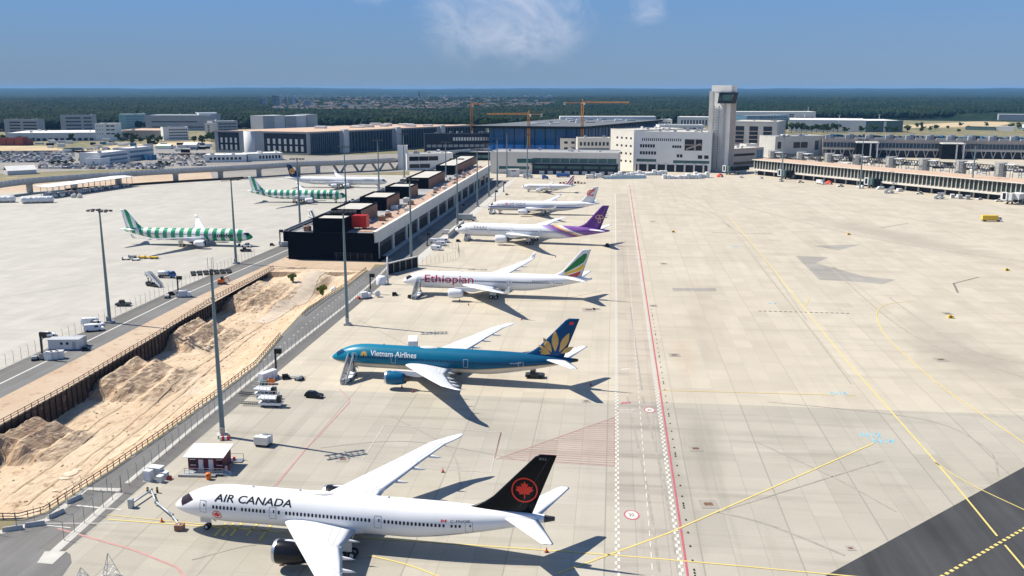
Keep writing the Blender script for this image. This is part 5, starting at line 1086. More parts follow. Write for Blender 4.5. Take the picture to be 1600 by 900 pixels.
p = gl.lerp(gc, .40); m = MB(); m.lathe([(0, 9.5), (GH+.4, 9.5), (GH+.4, .1)], 36); m.build('ramp_tower', MC['pale_wall'], gar, (p.x, p.y+6.5, 0))
m = MB(); m.bar(gl+Vector((0, 0, GH+.4)), gc+Vector((0, 0, GH+.4)), .5, .9); m.bar(gc+Vector((0, 0, GH+.4)), gr+Vector((0, 0, GH+.4)), .5, .9); m.build('parapet', MC['tan_roof'], gar)
random.seed(4)
for k in range(12):
    p = gb.lerp(gr, random.uniform(.05, .9)).lerp(gl.lerp(gc, random.random()), random.uniform(.1, .6)); m = MB(); m.bx(-random.uniform(3, 9), random.uniform(3, 9), -4, 4, GH, GH+random.uniform(1.5, 3.4)); m.build('roof_room', MC[random.choice(('white_wall', 'pale_wall', 'cream'))], gar, p, -.2)
sil = thing('silo_block', 'pale grey windowless block with stepped panels behind the garage roof', 'building', G(411, 207), math.atan2((G(496, 203)-G(411, 207)).y, (G(496, 203)-G(411, 207)).x)); w = (G(496, 203)-G(411, 207)).length; sh = HT(411, 207, 181)
for k in range(5): add(sil, 'wall_panel', 'pale_wall' if k % 2 else 'grey_wall', (k*w/5, (k+1)*w/5-.3, 0 if k % 2 else -1.5, 30, 0, sh-(1.5 if k in (2, 3) else 0)))
building('service_building', 'low white flat roofed building behind the viaduct before the garage', 'building', (320, 254), (385, 253), 26, 243, 'white_wall', 'white_wall', [(.1, .9, .35, .7, 8, 1, .6, 1, GL)], units=3)
building('service_building', 'low white building with a dark window strip left of the viaduct bend', 'building', (388, 252), (442, 250), 22, 241, 'white_wall', 'white_wall', [(.3, .95, .3, .75, 7, 1, .6, 1, GL)], units=3)
# --- people mover station and white building by the pier
r, w, h = building('station_building', 'white block with two dark window strips at the pier end of the viaduct', 'building', (636, 266), (708, 264), 18, 241.5, 'white_wall', 'light_roof', [(.05, .68, .58, .86, 3, 1, .97, 1, GL), (.05, .5, .12, .38, 2, 1, .96, 1, GL)], units=4)
building('stair_tower', 'plain white stair tower left of the block with two window strips', 'tower', (622, 265), (636, 265), 9, 228.5, 'white_wall', 'light_roof')
r, w, h = building('station_hall', 'long dark low station hall with pale slatted bands before the blue glass terminal', 'station', (664, 237), (772, 236), 28, 210, 'slate', 'charcoal', [(.4, .95, .62, .82, 14, 1, .7, 1, 'off_white'), (.02, .95, .25, .4, 12, 1, .8, 1, 'grey_metal')], units=9)
building('link_building', 'flat dark link building between the station hall and the pier', 'building', (662, 250), (803, 251), 22, 238, 'charcoal', 'grey_roof', [(.3, .98, .3, .7, 6, 1, .95, 1, 'shade_green')], units=3)
# --- terminal with blue glazing
tl, tr_, tb = G(764, 237), G(909, 239), G(1024, 222); TH_ = HT(764, 237, 196)
ter = thing('terminal_building', 'terminal hall with wide flat dark roof over tall blue glazing', 'terminal', (0, 0, 0)); tbl = tl+(tb-tr_)
m = MB(); m.prism([(p.x, p.y) for p in (tl, tr_, tb, tbl)], 0, TH_-2.6); m.build('wall', MC['slate'], ter)
e = (tr_-tl).normalized(); f = (tb-tr_).normalized()
m = MB(); rp = [tl-e*14-f*10, tr_+e*7-f*10, tb+e*7+f*6, tbl-e*30+f*6]; m.prism([(p.x, p.y) for p in rp], TH_-2.6, TH_, 0, 1); m.build('roof', [MC['charcoal'], M('terminal_roof', (.13, .14, .15), .8, 0, .15, .05)], ter)
def tfac(p, q, s0, s1, z0, z1, name, mt, n, fill, off=.2):
    d = (q-p).normalized(); L_ = (q-p).length; cw = (s1-s0)*L_/n; a_ = math.atan2(d.y, d.x); pr_ = None
    for i in range(n):
        l = p+d*(s0*L_+cw*(i+.5))
        if pr_ is None: m = MB(); m.bx(-cw*fill/2, cw*fill/2, -off, .3, z0, z1); pr_ = m.build(name, MC[mt], ter, l, a_)
        else: copies(pr_, [l])
M('glazing', (.008, .085, .23), .1, 0, .45, .05, .3)
tfac(tl, tr_, .005, .995, 8.5, TH_-3.2, 'glazing', 'glazing', 9, .97); tfac(tl, tr_, .005, .80, 1.0, 8.3, 'glazing_film', 'film_blue', 9, .95); tfac(tl, tr_, 0, 1, .2, TH_-3, 'column', 'charcoal', 9, .05, .9)
tfac(tr_, tb, .01, .99, 3, TH_-3.2, 'glazing', 'glazing', 12, .93); tfac(tr_, tb, .01, .99, 3, TH_-3, 'column', 'charcoal', 24, .08, .6)
for k in range(22):
    p = tl.lerp(tr_, random.uniform(-.2, 1)).lerp(tbl.lerp(tb, random.random()), random.uniform(.15, .95)); m = MB(); s_ = random.uniform(1.5, 7); m.bx(-s_, s_, -2, 2, TH_, TH_+random.uniform(.6, 2)); m.build('roof_unit', MC[random.choice(('pale_wall', 'grey_metal', 'white_wall'))], ter, p, .1)
p = tbl.lerp(tb, .35); m = MB(); m.bx(-60, 70, 0, 20, TH_, TH_+4); m.build('roof_storey', MC['white_wall'], ter, p, 0)
r, w, h = building('terminal_wing', 'pale terminal wing with green window strips and dark lower storey facing the small airliner', 'terminal', (766, 271), (965, 274), 40, 238, 'cream', 'grey_roof', [(.17, .40, .52, .72, 1, 1, .62, 1, 'green_glass'), (.05, .33, .22, .36, 1, 1, .86, 1, 'green_glass'), (.335, .99, .54, .76, 9, 1, .97, 1, 'green_glass')], units=6)
add(r, 'lower_storey', 'slate', (w*.335, w+.1, -.35, .5, 0, h*.46)); add(r, 'canopy', 'charcoal', (w*.33, w+.6, -2.2, .2, h*.46, h*.5))
for k in range(9): add(r, 'dock_door', 'pale_wall', (w*(.39+k*.067), w*(.39+k*.067)+w*.04, -.45, 0, 0, h*.16))
for k in range(5): add(r, 'window', 'green_glass', (w*(.35+k*.13), w*(.35+k*.13)+w*.11, -.45, 0, h*.28, h*.40))
building('terminal_block', 'small cream block with square windows right of the blue glazing', 'building', (876, 240), (902, 240), 16, 217, 'cream', 'light_roof', [(.1, .95, .15, .95, 2, 2, .5, .4, GL)])
building('terminal_block', 'cream block with window rows behind the pale terminal wing', 'building', (902, 243), (953, 243), 18, 216, 'cream', 'light_roof', [(.05, .98, .5, .85, 8, 1, .6, .6, GL), (.02, .98, .05, .42, 1, 1, .98, 1, 'blue_glass')], units=3)
r, w, h = building('terminal_block', 'tall cream block corner with four rows of square windows', 'building', (953, 262), (989, 266), 60, 202, 'cream', 'light_roof', [(.2, .98, .12, .9, 4, 4, .36, .26, GL)], units=4)
r, w, h = building('terminal_block', 'large cream building with a big dark opening left of the control tower', 'building', (989, 267), (1110, 270), 44, 206, 'white_wall', 'light_roof', [(.1, .62, .76, .86, 20, 1, .5, .7, GL), (.08, .28, .60, .70, 6, 1, .75, .8, GL), (.08, .3, .42, .52, 6, 1, .75, .8, GL), (.50, .62, .60, .68, 4, 1, .8, .8, GL), (.56, .64, .36, .46, 2, 1, .8, .8, GL), (.04, .3, .24, .32, 1, 1, 1, .9, 'green_glass'), (.52, .98, .22, .30, 1, 1, 1, .9, 'green_glass'), (.82, .98, .34, .44, 2, 1, .7, .9, GL)], units=12)
add(r, 'opening', 'black_glass', (w*.66, w*.88, -.15, .5, h*.55, h*.83)); m = MB(); m.bar((w*.68, -.4, h*.58), (w*.86, -.4, h*.72), .5, 1.2); m.bx(w*.66, w*.88, -.4, -.1, h*.68, h*.70); m.bx(w*.78, w*.80, -.4, -.1, h*.55, h*.83); m.build('stair_flight', MC['tan_wall'], r)
add(r, 'lower_storey', 'slate', (w*.04, w*.96, -.3, .4, 0, h*.18))
for k in range(8): add(r, 'pillar', 'cream', (w*(.06+k*.12), w*(.06+k*.12)+1.4, -1.2, -.1, 0, h*.2))
# --- control tower
tp = G(1104, 268); tw_ = thing('control_tower', 'tall pale control tower wrapped in scaffolding with a dark glass cab near its top', 'control tower', tp, -.60); TW = HT(1107, 268, 143)
add(tw_, 'shaft', 'white_wall', (0, 19, 0, 13, 0, TW)); add(tw_, 'cap', 'white_wall', (1.5, 19.2, -.2, 12, TW, TW+5.2)); add(tw_, 'side_cladding', 'tan_wall', (19, 19.25, .3, 12.6, 1, TW-.2)); add(tw_, 'corner_strip', 'concrete_wall', (-.25, 3.0, -.4, 12.9, 0, TW+.3)); add(tw_, 'corner_strip', 'concrete_wall', (13.4, 15.4, -.35, 0, 0, TW-.5))
m = MB(); m.prism([(9.0, -4.5), (20.5, -4.5), (22.0, 4), (20.5, 9), (9, 9)], TW-9.8, TW-9.0); m.loft([[(9.0+.4*k, -4.4+.3*k, z), (20.4+k*.5, -4.4-.5*k, z), (22.0+k*.8, 4, z), (20.4+k*.5, 9, z), (9.0+.4*k, 9, z)] for z, k in ((TW-9.0, 0), (TW-1.4, 2))]); m.build('cab', MC['slate'], tw_)
m = MB(); m.loft([[(x+.02, y, z) for x, y, z in ((20.6, -4.55, TW-7.6), (21.5, -5.2, TW-2.4), (22.9, 3.2, TW-2.4), (21.9, 3.2, TW-7.6))], [(x-.4, y+.2, z) for x, y, z in ((20.6, -4.55, TW-7.6), (21.5, -5.2, TW-2.4), (22.9, 3.2, TW-2.4), (21.9, 3.2, TW-7.6))]]); m.add([(13.5, -4.75, TW-7.4), (20.2, -4.75, TW-7.4), (20.9, -5.3, TW-2.6), (13.5, -5.3, TW-2.6)], [(0, 1, 2, 3)]); m.build('cab_window', MC['green_glass'], tw_)
add(tw_, 'cab_roof', 'charcoal', (9.4, 22.4, -5.2, 9, TW-1.39, TW-.9))
m = MB(); nz = 28
for k in range(nz): m.bx(3.2, 13.2, -1.5, -.3, 1+k*(TW-12)/nz, 1.12+k*(TW-12)/nz)
for x in (3.3, 5.2, 7.1, 9.0, 10.9, 12.8): m.bx(x, x+.1, -1.5, -1.4, 0, TW-12); m.bx(x, x+.1, -.4, -.3, 0, TW-12)
m.build('scaffold', MC['pale_wall'], tw_)
pr_ = None
for k in range(24):
    for x in (4.0, 8.4):
        z = 3+k*(TW-14)/24
        if pr_ is None: m = MB(); m.bx(0, .9, -.08, .1, 0, 1.2); pr_ = m.build('window', MC[GL], tw_, (x, 0, z))
        else: copies(pr_, [(x, 0, z)])
m = MB(); m.bar((6, 6, TW+5.2), (6, 6, TW+8), .2); m.bar((9, 5, TW+5.2), (9, 5, TW+6.6), .15); m.build('antenna', MC['grey_metal'], tw_)
# --- right of the tower
r, w, h = building('parking_garage', 'grey garage with three big louvred openings right of the control tower', 'garage', (1140, 238), (1212, 240), 60, 190, 'concrete_wall', 'light_roof', [(.05, .95, .28, .86, 3, 1, .62, 1, 'slate')], units=3)
for k in range(3):
    for q in range(4): add(r, 'louvre', 'tan_wall', (w*(.105+k*.3), w*(.105+k*.3)+w*.185, -.5, .05, h*(.30+q*.13), h*(.32+q*.13)))
building('terminal_block', 'banded low building at the foot of the control tower', 'building', (1135, 262), (1192, 258), 24, 234, 'tan_wall', 'light_roof', [(.02, .75, .60, .74, 1, 1, 1, 1, GL), (.02, .98, .12, .28, 1, 1, 1, 1, GL), (.8, .98, .3, .9, 2, 1, .9, 1, 'steel_blue')], units=4)
building('service_building', 'white roof house on the banded low building', 'building', (1165, 247), (1182, 246), 9, 226, 'white_wall', 'light_roof', [(.3, .45, .6, .85, 1, 1, 1, 1, GL)])
building('terminal_block', 'grey building with a wide dark window left of the rear pier', 'building', (1210, 245), (1287, 243), 30, 214, 'concrete_wall', 'grey_roof', [(.36, .66, .42, .72, 2, 1, .92, 1, GL), (.8, .88, .3, .78, 1, 1, 1, 1, BL), (.05, .12, .4, .75, 1, 1, 1, 1, GL)], units=5)
p0, p1 = (1284, 244), (1640, 250); r, w, h = building('rear_pier', 'long rear pier with a glazed band, dark undercroft and blue roof plant', 'terminal pier', p0, p1, 30, 218, 'tan_wall', 'grey_roof', (), units=0)
add(r, 'undercroft', 'slate', (w*.01, w, -.4, .5, 0, h*.42)); add(r, 'ledge', 'concrete_wall', (0, w, -2.5, .2, h*.42, h*.50)); 
pr_ = None
for k in range(64):
    if k in (10, 11, 12, 13, 14, 15, 34, 35, 36, 37, 38, 39): continue
    if pr_ is None: m = MB(); m.bx(0, w/64*.82, -.35, .1, 0, h*.28); pr_ = m.build('window', MC['blue_glass'], r, (k*w/64+1, 0, h*.56))
    else: copies(pr_, [(k*w/64+1, 0, h*.56)])
for k in (9.5, 33.5):
    x = k*w/64; add(r, 'bridge_lobby', 'charcoal', (x, x+w*.085, -16, -.4, 0, h*.86)); add(r, 'portal_frame', 'off_white', (x+w*.06, x+w*.066, -18, -16.2, 0, h*.92), (x+w*.09, x+w*.096, -18, -16.2, 0, h*.92), (x, x+w*.1, -18, -1, h*.87, h*.92))
for k in range(24):
    m = MB(); x = (k+.2)*w/24
    for z0, z1, a0, a1 in ((0, h*.42, 0, 2.2), (0, h*.42, 0, -2.2)): m.bar((x, -2, z0), (x+a1, -2, z1), .7)
    m.build('v_column', MC['concrete_wall'], r)
random.seed(33)
for k in range(11):
    x = (k+.15)*w/11; add(r, 'stair_core', 'grey_wall', (x, x+4, 3, 9, h, h+5)) ; add(r, 'plant_screen', 'grey_metal', (x+5, x+9, 12, 26, h, h+5.5))
    for q in range(6): add(r, 'roof_unit', random.choice(('steel_blue', 'blue_wall', 'slate', 'grey_metal')), (x+10+q*2.2, x+11.8+q*2.2, 10+random.uniform(-2, 2), 24, h+1, h+random.uniform(3.2, 5)))
    add(r, 'roof_duct', 'concrete_wall', (x+9.5, x+19, 4, 6, h+.5, h+2.6))
M('pier_glass', (.022, .045, .045), .1, 0, .5, .12)
# near right pier, segments joined by dark lobbies
p0, p1 = G(1178, 273), G(1640, 322); a_ = math.atan2((p1-p0).y, (p1-p0).x); w = (p1-p0).length; h = HT(1400, 296, 268)
r = thing('right_pier', 'low glazed pier with tan roof and boarding lobbies on the right side of the apron', 'terminal pier', p0, a_)
add(r, 'wall', 'tan_wall', (0, w, .6, 22, h*.34, h-.4)); add(r, 'undercroft', 'slate', (1, w, 3, 20, 0, h*.34)); m = MB(); m.loft([[(x, -1.6, h-.4), (x, -1.6, h+.1), (x, 22.5, h+.3), (x, 22.5, h-.3)] for x in (-1, w)]); m.build('roof', MC['tan_roof'], r); add(r, 'ledge', 'cream', (0, w, -1.2, .6, h*.30, h*.40)); add(r, 'fascia', 'cream', (-1, w, -1.75, -1.62, h-.55, h+.15))
pr_ = None; fm = None; n_ = 78
for k in range(n_):
    x = k*w/n_
    if pr_ is None: m = MB(); m.bx(.25, w/n_-.25, .3, .75, h*.46, h-.9); pr_ = m.build('window', MC['pier_glass'], r, (x, 0, 0)); m = MB(); m.bx(-.14, .22, -.5, .7, h*.4, h-.5); fm = m.build('mullion', MC['cream'], r, (x, 0, 0))
    else: copies(pr_, [(x, 0, 0)]); copies(fm, [(x, 0, 0)])
for k in range(24): add(r, 'column', 'concrete_wall', (k*w/24, k*w/24+.9, .8, 1.7, 0, h*.32))
def jet_bridge(label, px, py, white=False, grp='boarding bridge heads along the right pier'):
    p = G(px, py); b = thing('boarding_bridge', label, 'boarding bridge', p, a_+.1, grp)
    add(b, 'tunnel', 'charcoal' if not white else 'pale_wall', (2, 9, 0, 20, 3.2, 6.6)); add(b, 'cab', 'shade_green' if not white else 'pale_wall', (-1, 6, -3, 0, 2.6, 7.0)); m = MB()
    for x in (0, 2.6): m.bx(x, x+.6, -3.6, -3.02, 2.4, 7.6)
    m.bx(.6, 2.6, -3.6, -3.02, 7.0, 7.6); m.bx(.6, 2.6, -3.6, -3.02, 2.4, 3.0); m.build('portal_frame', MC['white_paint'], b); add(b, 'portal', 'black_glass', (.6, 2.6, -3.4, -3.05, 3, 7))
    for x, y in ((3, -1), (5, -1), (4.5, 9), (7, 9)): add(b, 'leg', 'grey_metal', (x, x+.6, y, y+.6, .7, 3.2))
    m = MB()
    for y in (-1, 9):
        for x in (2.6, 5.6): m.lathe([(-.3, .1), (-.3, .7), (.3, .7), (.3, .1)], 12, 'X', (x, y+.3, .7))
    m.build('wheel', MC['rubber'], b); m = MB()
    for k in range(9): m.bx(9.1, 10.3, 4-k*.45, 4.4-k*.45, 3.0-k*.36, 3.1-k*.36)
    m.bar((9.1, 4.3, 3.1), (9.1, .2, .0), .12); m.bar((10.3, 4.3, 3.1), (10.3, .2, 0), .12); m.build('stair', MC['galvanised'], b)
    return b
jet_bridge('dark boarding bridge with a white portal at the foot of the control tower', 1133, 272); jet_bridge('dark boarding bridge with a white portal by the light mast right of the tower', 1219, 279); jet_bridge('dark boarding bridge with a white portal near the middle of the right pier', 1354, 293); jet_bridge('white clad boarding bridge at the right edge of the apron', 1568, 318, True)
# netted scaffold towers with trusses on the far side of the right pier
st = None; sg_ = None
for i, (px, py) in enumerate(((1207, 256), (1251, 258.5), (1295, 261), (1339, 264), (1391, 267.5), (1443, 271), (1500, 274.5), (1562, 278.5))):
    p = G(px, py)
    if st is None:
        st = thing('scaffold_tower', 'grey netted scaffold tower with a dark truss on the right pier', 'scaffold', p, a_, 'scaffold towers behind the right pier roof')
        m = MB()
        for z in range(8): m.lathe([(z*1.55, 4.2-.1*(z % 2)), (z*1.55+1.2, 4.3), (z*1.55+1.5, 4.0)], 14, mi=0)
        m.lathe([(12.4, 4.0), (12.5, .1)], 14); m.build('netting', M('netting_grey', (.36, .35, .33), .9, 0, .2, .7), st)
        m = MB()
        for k in range(9):
            t2 = 2*math.pi*k/9; m.bar((4.45*math.cos(t2), 4.45*math.sin(t2), 0), (4.45*math.cos(t2), 4.45*math.sin(t2), 13.5), .16)
        for z in range(9): m.lathe([(z*1.55, 4.5), (z*1.55+.12, 4.5)], 14)
        m.build('scaffold_tube', MC['galvanised'], st)
        m = MB()
        for z in (6.5, 10.5):
            for y in (-2, 2): m.bar((4, y, z), (27, y, z), .35)
        for k in range(9):
            x = 4+k*2.6
            for y in (-2, 2): m.bar((x, y, 6.5), (x+1.3, y, 10.5), .22); m.bar((x+1.3, y, 10.5), (x+2.6, y, 6.5), .22)
        for x in (9, 16, 24): m.bar((x, -2, 0), (x, -2, 6.5), .3); m.bar((x, 2, 0), (x, 2, 6.5), .3)
        m.build('truss', MC['dark_metal'], st)
        m = MB(); m.bx(5, 12, -3.4, 3.4, 11.0, 11.6); m.bx(13, 20, -1.5, 4.4, 3, 3.6); m.bx(6, 11, -2, 2, 7.2, 9.6); m.build('platform', MC['pale_wall'], st)
    else: dup(st, p, a_+random.uniform(-.1, .1), None)
building('service_building', 'white cabin on the right pier roof between scaffold towers', 'cabin', (1308, 270), (1323, 271), 6, 255, 'white_wall', 'white_wall')
# --- far white sheds, blue office and hangar on the right
building('cargo_hall', 'long white hall with roof turrets behind the control tower', 'warehouse', (1148, 189), (1274, 189), 60, 175, 'white_wall', 'white_wall', [(.05, .5, .45, .6, 20, 1, .7, 1, GL), (.67, .73, .1, .8, 1, 3, 1, .6, GL), (.76, .98, .3, .45, 6, 1, .8, 1, GL)], units=0)
building('office_block', 'dark blue glazed office in front of the long white hall', 'office', (1166, 202), (1231, 201), 40, 181, 'steel_blue', 'roof_sky', [(.3, .97, .1, .95, 8, 5, .92, .5, BL)], units=2)
building('warehouse', 'wide white warehouse behind a row of trees', 'warehouse', (1232, 205), (1352, 206.5), 110, 187.5, 'white_wall', 'white_wall', [(.62, .68, .4, .5, 1, 1, 1, 1, GL)])
building('warehouse', 'green grey section at the right end of the wide white warehouse', 'warehouse', (1352, 206.5), (1410, 206.5), 90, 189, 'shade_green', 'white_wall', [(.48, .55, .0, .95, 1, 1, 1, 1, 'white_wall')])
building('cargo_hall', 'white hall with dark arches left of the control tower', 'warehouse', (1058, 197), (1108, 197.5), 50, 183, 'white_wall', 'white_wall', [(.1, .95, .15, .7, 9, 1, .5, 1, GL)])
building('hangar', 'grey hangar at the far right edge before the woods', 'hangar', (1560, 188), (1640, 189), 60, 179, 'grey_wall', 'roof_sky')
building('storage_shed', 'low green shed on the sandy ground far right', 'shed', (1508, 203), (1555, 204), 14, 198, 'shade_green', 'grey_roof')
building('storage_shed', 'small white shed far right beside the grey hangar', 'shed', (1557, 204), (1584, 204.5), 14, 198, 'white_wall', 'white_wall'); building('storage_shed', 'small white shed with blue stripe at the right edge', 'shed', (1590, 201), (1615, 202), 14, 195, 'white_wall', 'white_wall', [(.0, 1, .0, .3, 1, 1, 1, 1, 'blue_wall')])
random.seed(8)
for k, (x0, x1, y, d_) in enumerate(((1010, 1050, 196, 40), (1030, 1100, 205, 40), (1112, 1146, 186, 60), (860, 940, 190, 50))):
    building('roof_hall', ('pale flat hall behind the terminal roof on its right', 'pale flat hall behind the cream building', 'white hall just right of the control tower shaft', 'long white hall behind the terminal roof')[k], 'building', (x0, y), (x1, y), d_, y-9, 'white_wall', 'roof_sky', [(.05, .95, .4, .6, 8, 1, .7, 1, GL)], units=4)
# --- tower cranes
def crane(label, px, py, ty, jib_px, back_px, jz_px):
    p = G(px, py); h = HT(px, py, ty); c = thing('tower_crane', label, 'crane', p, 0, 'orange tower cranes over the terminal'); mt = MC['crane_orange']; m = MB(); s_ = 1.25
    for x, y in ((-s_, -s_), (s_, -s_), (s_, s_), (-s_, s_)): m.bar((x, y, 0), (x, y, h), .62)
    k = 0; z = 0
    while z < h-2.4:
        for (x0, y0), (x1, y1) in (((-s_, -s_), (s_, -s_)), ((s_, -s_), (s_, s_)), ((s_, s_), (-s_, s_)), ((-s_, s_), (-s_, -s_))):
            m.bar((x0, y0, z), (x1, y1, z+2.4), .34); m.bar((x0, y0, z), (x1, y1, z), .3)
        z += 2.4
    m.build('mast', mt, c); sc = (p.y*_c)/FOC
    jl, bl = (jib_px-px)*sc, (back_px-px)*sc; ang = 0
    if abs(jl) < 14: ang = math.acos(abs(jl)/46)*1; jl, bl = 46*(1 if jl > 0 else -1), -14*(1 if jl > 0 else -1)
    m = MB()
    for y, z in ((-.9, 0), (.9, 0), (0, 1.8)): m.bar((0, y, h+.8+z), (jl, y, h+.8+z*.6), .36)
    n_ = max(6, int(abs(jl)/2.4))
    for i in range(n_):
        x0, x1 = jl*i/n_, jl*(i+.5)/n_; x2 = jl*(i+1)/n_
        for y in (-.9, .9): m.bar((x0, y, h+.8), (x1, 0, h+2.4), .2); m.bar((x1, 0, h+2.4), (x2, y, h+.8), .2)
    j = m.build('jib', mt, c, None, ang)
    m = MB(); m.bx(min(0, bl), max(0, bl), -.8, -.5, h+.6, h+1.3); m.bx(min(0, bl), max(0, bl), .5, .8, h+.6, h+1.3); m.build('counter_jib', mt, c, None, ang)
    m = MB(); m.bx(bl-1, bl+1, -.9, .9, h-1.6, h+1.6); m.build('counterweight', MC['concrete_wall'], c, None, ang)
    m = MB(); m.bx(-1.6, 1.6, -1.6, 1.6, h, h+1.2); m.bx(-.6, .6, -.6, .6, h+1.2, h+5); m.build('slewing_head', mt, c); m = MB(); m.bbox(.8, 2.6, -2.8, -1.2, h-1.2, h+1.2); m.build('cab', MC['white_paint'], c)
    return c
M('crane_orange', (.66, .29, .06), .55)
crane('orange tower crane seen end on, left of the blue glazing', 737, 232, 165, 752, 730, 0); crane('orange tower crane with its jib pointing left over the station hall', 826, 238, 180, 760, 846, 0); crane('tallest orange tower crane with its jib pointing right', 909, 239, 162, 982, 881, 0)

random.seed(52)
for k in range(52):
    px = 1205+k*7.6+random.uniform(-3, 3); p = G(px, 246.5+(px-1205)*.058+random.uniform(-2, 3)); kind = k % 3
    r = thing('site_stack', ('dark', 'grey', 'pale')[kind]+' stack of building material between the two right piers', 'material stack', p, random.uniform(-.4, .4), 'material stacks between the right piers')
    for q in range(random.randint(2, 4)): x = q*2.4; add(r, 'bundle', ('charcoal', 'grey_metal', 'off_white')[kind], (x, x+2.1, 0, random.uniform(2, 6), 0, random.uniform(1, 4.2)))
    m = MB(); m.bar((0, 0, 0), (0, 0, 5), .15); m.bar((6, 0, 0), (6, 0, 5), .15); m.bar((0, 0, 4.8), (6, 0, 4.8), .15); m.bar((0, 0, 2.4), (6, 0, 2.4), .12); m.build('frame', MC['dark_metal'], r)

random.seed(19)
for k in range(16):
    px = 500+k*16.5+random.uniform(-4, 4); y = 203.5+random.uniform(-1.5, 1.0); w_ = random.uniform(8, 20)
    building('low_hall', ('white', 'grey', 'cream')[k % 3]+' low hall among the trees behind the parking garage', 'building', (px, y), (px+w_, y), random.uniform(15, 40), y-random.uniform(4.5, 7.5), ('white_wall', 'pale_wall', 'cream')[k % 3], ('light_roof', 'roof_sky', 'light_roof')[k % 3], [(.05, .95, .3, .65, 5, 1, .7, 1, GL)], group='low halls behind the garage')
# ------------------------------------------------------------------ ground vehicles and stand equipment
def wheels4(r, L_, Wd, rad=.33, w_=.22, xs=(.19, .80)):
    pr_ = None
    for fx in xs:
        for s_ in (-1, 1):
            l = (L_*(fx-.5), s_*(Wd/2-w_*.4), rad)
            if pr_ is None: m = MB(); m.lathe([(-w_/2, .02), (-w_/2, rad*.6), (-w_/2, rad*.92), (-w_/4, rad), (w_/4, rad), (w_/2, rad*.92), (w_/2, rad*.6), (w_/2, .02)], 14, 'Y'); pr_ = m.build('wheel', MC['rubber'], r, l)
            else: copies(pr_, [l])
def shell(m, prof, hw, top_in=.0, mi=0):
    """side outline swept across the width, upper points drawn in"""
    zs = [p[1] for p in prof]; z0, z1 = min(zs), max(zs); rings = []
    for s_, k in ((-1, .92), (-.97, 1), (.97, 1), (1, .92)):
        rings.append([(x*(1 if abs(s_) < 1 else .985), s_*(hw-top_in*max(0, (z-.9)/(max(z1-.9, .1)))), z) for x, z in prof])
    return m.loft(rings, True, mi)
def car(label, px, py, rz, paint, cat='car', group=None, van=False, z=0):
    L_, Wd = (4.3, 1.8) if not van else (5.4, 2.0)
    r = thing('parked_car' if not van else 'parked_van', label, cat, G(px, py), rz, group)
    m = MB()
    if not van: shell(m, [(-2.1, .35), (-2.15, .75), (-2.0, .98), (-.6, 1.0), (1.1, .95), (2.0, .8), (2.15, .55), (2.1, .3)], .9)
    else: shell(m, [(-2.65, .4), (-2.7, 1.0), (-2.65, 1.95), (-2.5, 2.15), (1.0, 2.15), (1.45, 1.9), (2.0, 1.2), (2.65, 1.0), (2.7, .5), (2.65, .35)], 1.0, .12)
    b_ = m.build('body', MC[paint], r)
    m = MB()
    if not van:
        shell(m, [(-2.0, .97), (-1.75, 1.38), (-1.4, 1.49), (.1, 1.49), (.95, .96)], .80, .22); c_ = m.build('window', MC['black_glass'], r)
        m = MB(); m.loft([[(x, s_*.585, 1.497) for x in (-1.5, .12)]+[(x, s_*.585, 1.53) for x in (.05, -1.4)] for s_ in (-1, 1)]); m.build('roof', MC[paint], r)
    else:
        m.loft([[(1.12, s_*.80, 1.86), (1.98, s_*.86, 1.23), (2.02, s_*.86, 1.26), (1.16, s_*.80, 1.90)] for s_ in (-1, 1)])
        for s_ in (-1, 1): m.bx(.3, 1.35, s_*.955-.02, s_*.955+.02, 1.25, 1.75)
        m.build('window', MC['black_glass'], r)
    for s_ in (-1, 1):
        m = MB(); m.bx(L_/2-.22, L_/2-.05, s_*.65-.18, s_*.65+.18, .58, .74); m.build('headlight', MC['white_paint'], r)
    wheels4(r, L_, Wd); return r
def truck(label, px, py, rz, cabc, boxc, bl=5.5, bh=2.4, bz=1.1, cat='truck', name='box_truck', tank=False, group=None):
    r = thing(name, label, cat, G(px, py), rz, group); L_ = bl+2.2
    m = MB(); m.bx(-L_/2, L_/2-.3, -.9, .9, .55, bz); m.build('chassis', MC['dark_metal'], r)
    m = MB(); shell(m, [(L_/2-2.0, .6), (L_/2-2.0, 2.5), (L_/2-.9, 2.55), (L_/2-.15, 1.6), (L_/2, .6)], 1.12, .1); c_ = m.build('cab', MC[cabc], r)
    m = MB(); m.loft([[(L_/2-.72, s_*.9, 2.34), (L_/2-.16, s_*.98, 1.62), (L_/2-.11, s_*.98, 1.64), (L_/2-.66, s_*.9, 2.38)] for s_ in (-1, 1)]); m.bx(L_/2-1.6, L_/2-.75, -1.13, 1.13, 1.6, 2.2); m.build('window', MC['black_glass'], r)
    m = MB()
    if tank: m.lathe([(-L_/2, .05), (-L_/2+.05, .7), (-L_/2+.4, 1.0), (-L_/2+bl-.4, 1.0), (-L_/2+bl, .7), (-L_/2+bl+.02, .05)], 20, 'X', (0, 0, bz+.95))
    else: m.bbox(-L_/2, -L_/2+bl, -1.22, 1.22, bz, bz+bh, 0, .05)
    bo = m.build('tank' if tank else 'cargo_box', MC[boxc], r)
    if not tank: m = MB(); [m.bx(-L_/2+.4+k*bl/5, -L_/2+.46+k*bl/5, -1.25, 1.25, bz+.1, bz+bh-.1) for k in range(5)]; m.build('rib', MC['grey_metal'], bo)
    wheels4(r, L_, 2.3, .48, .3, (.16, .84)); return r
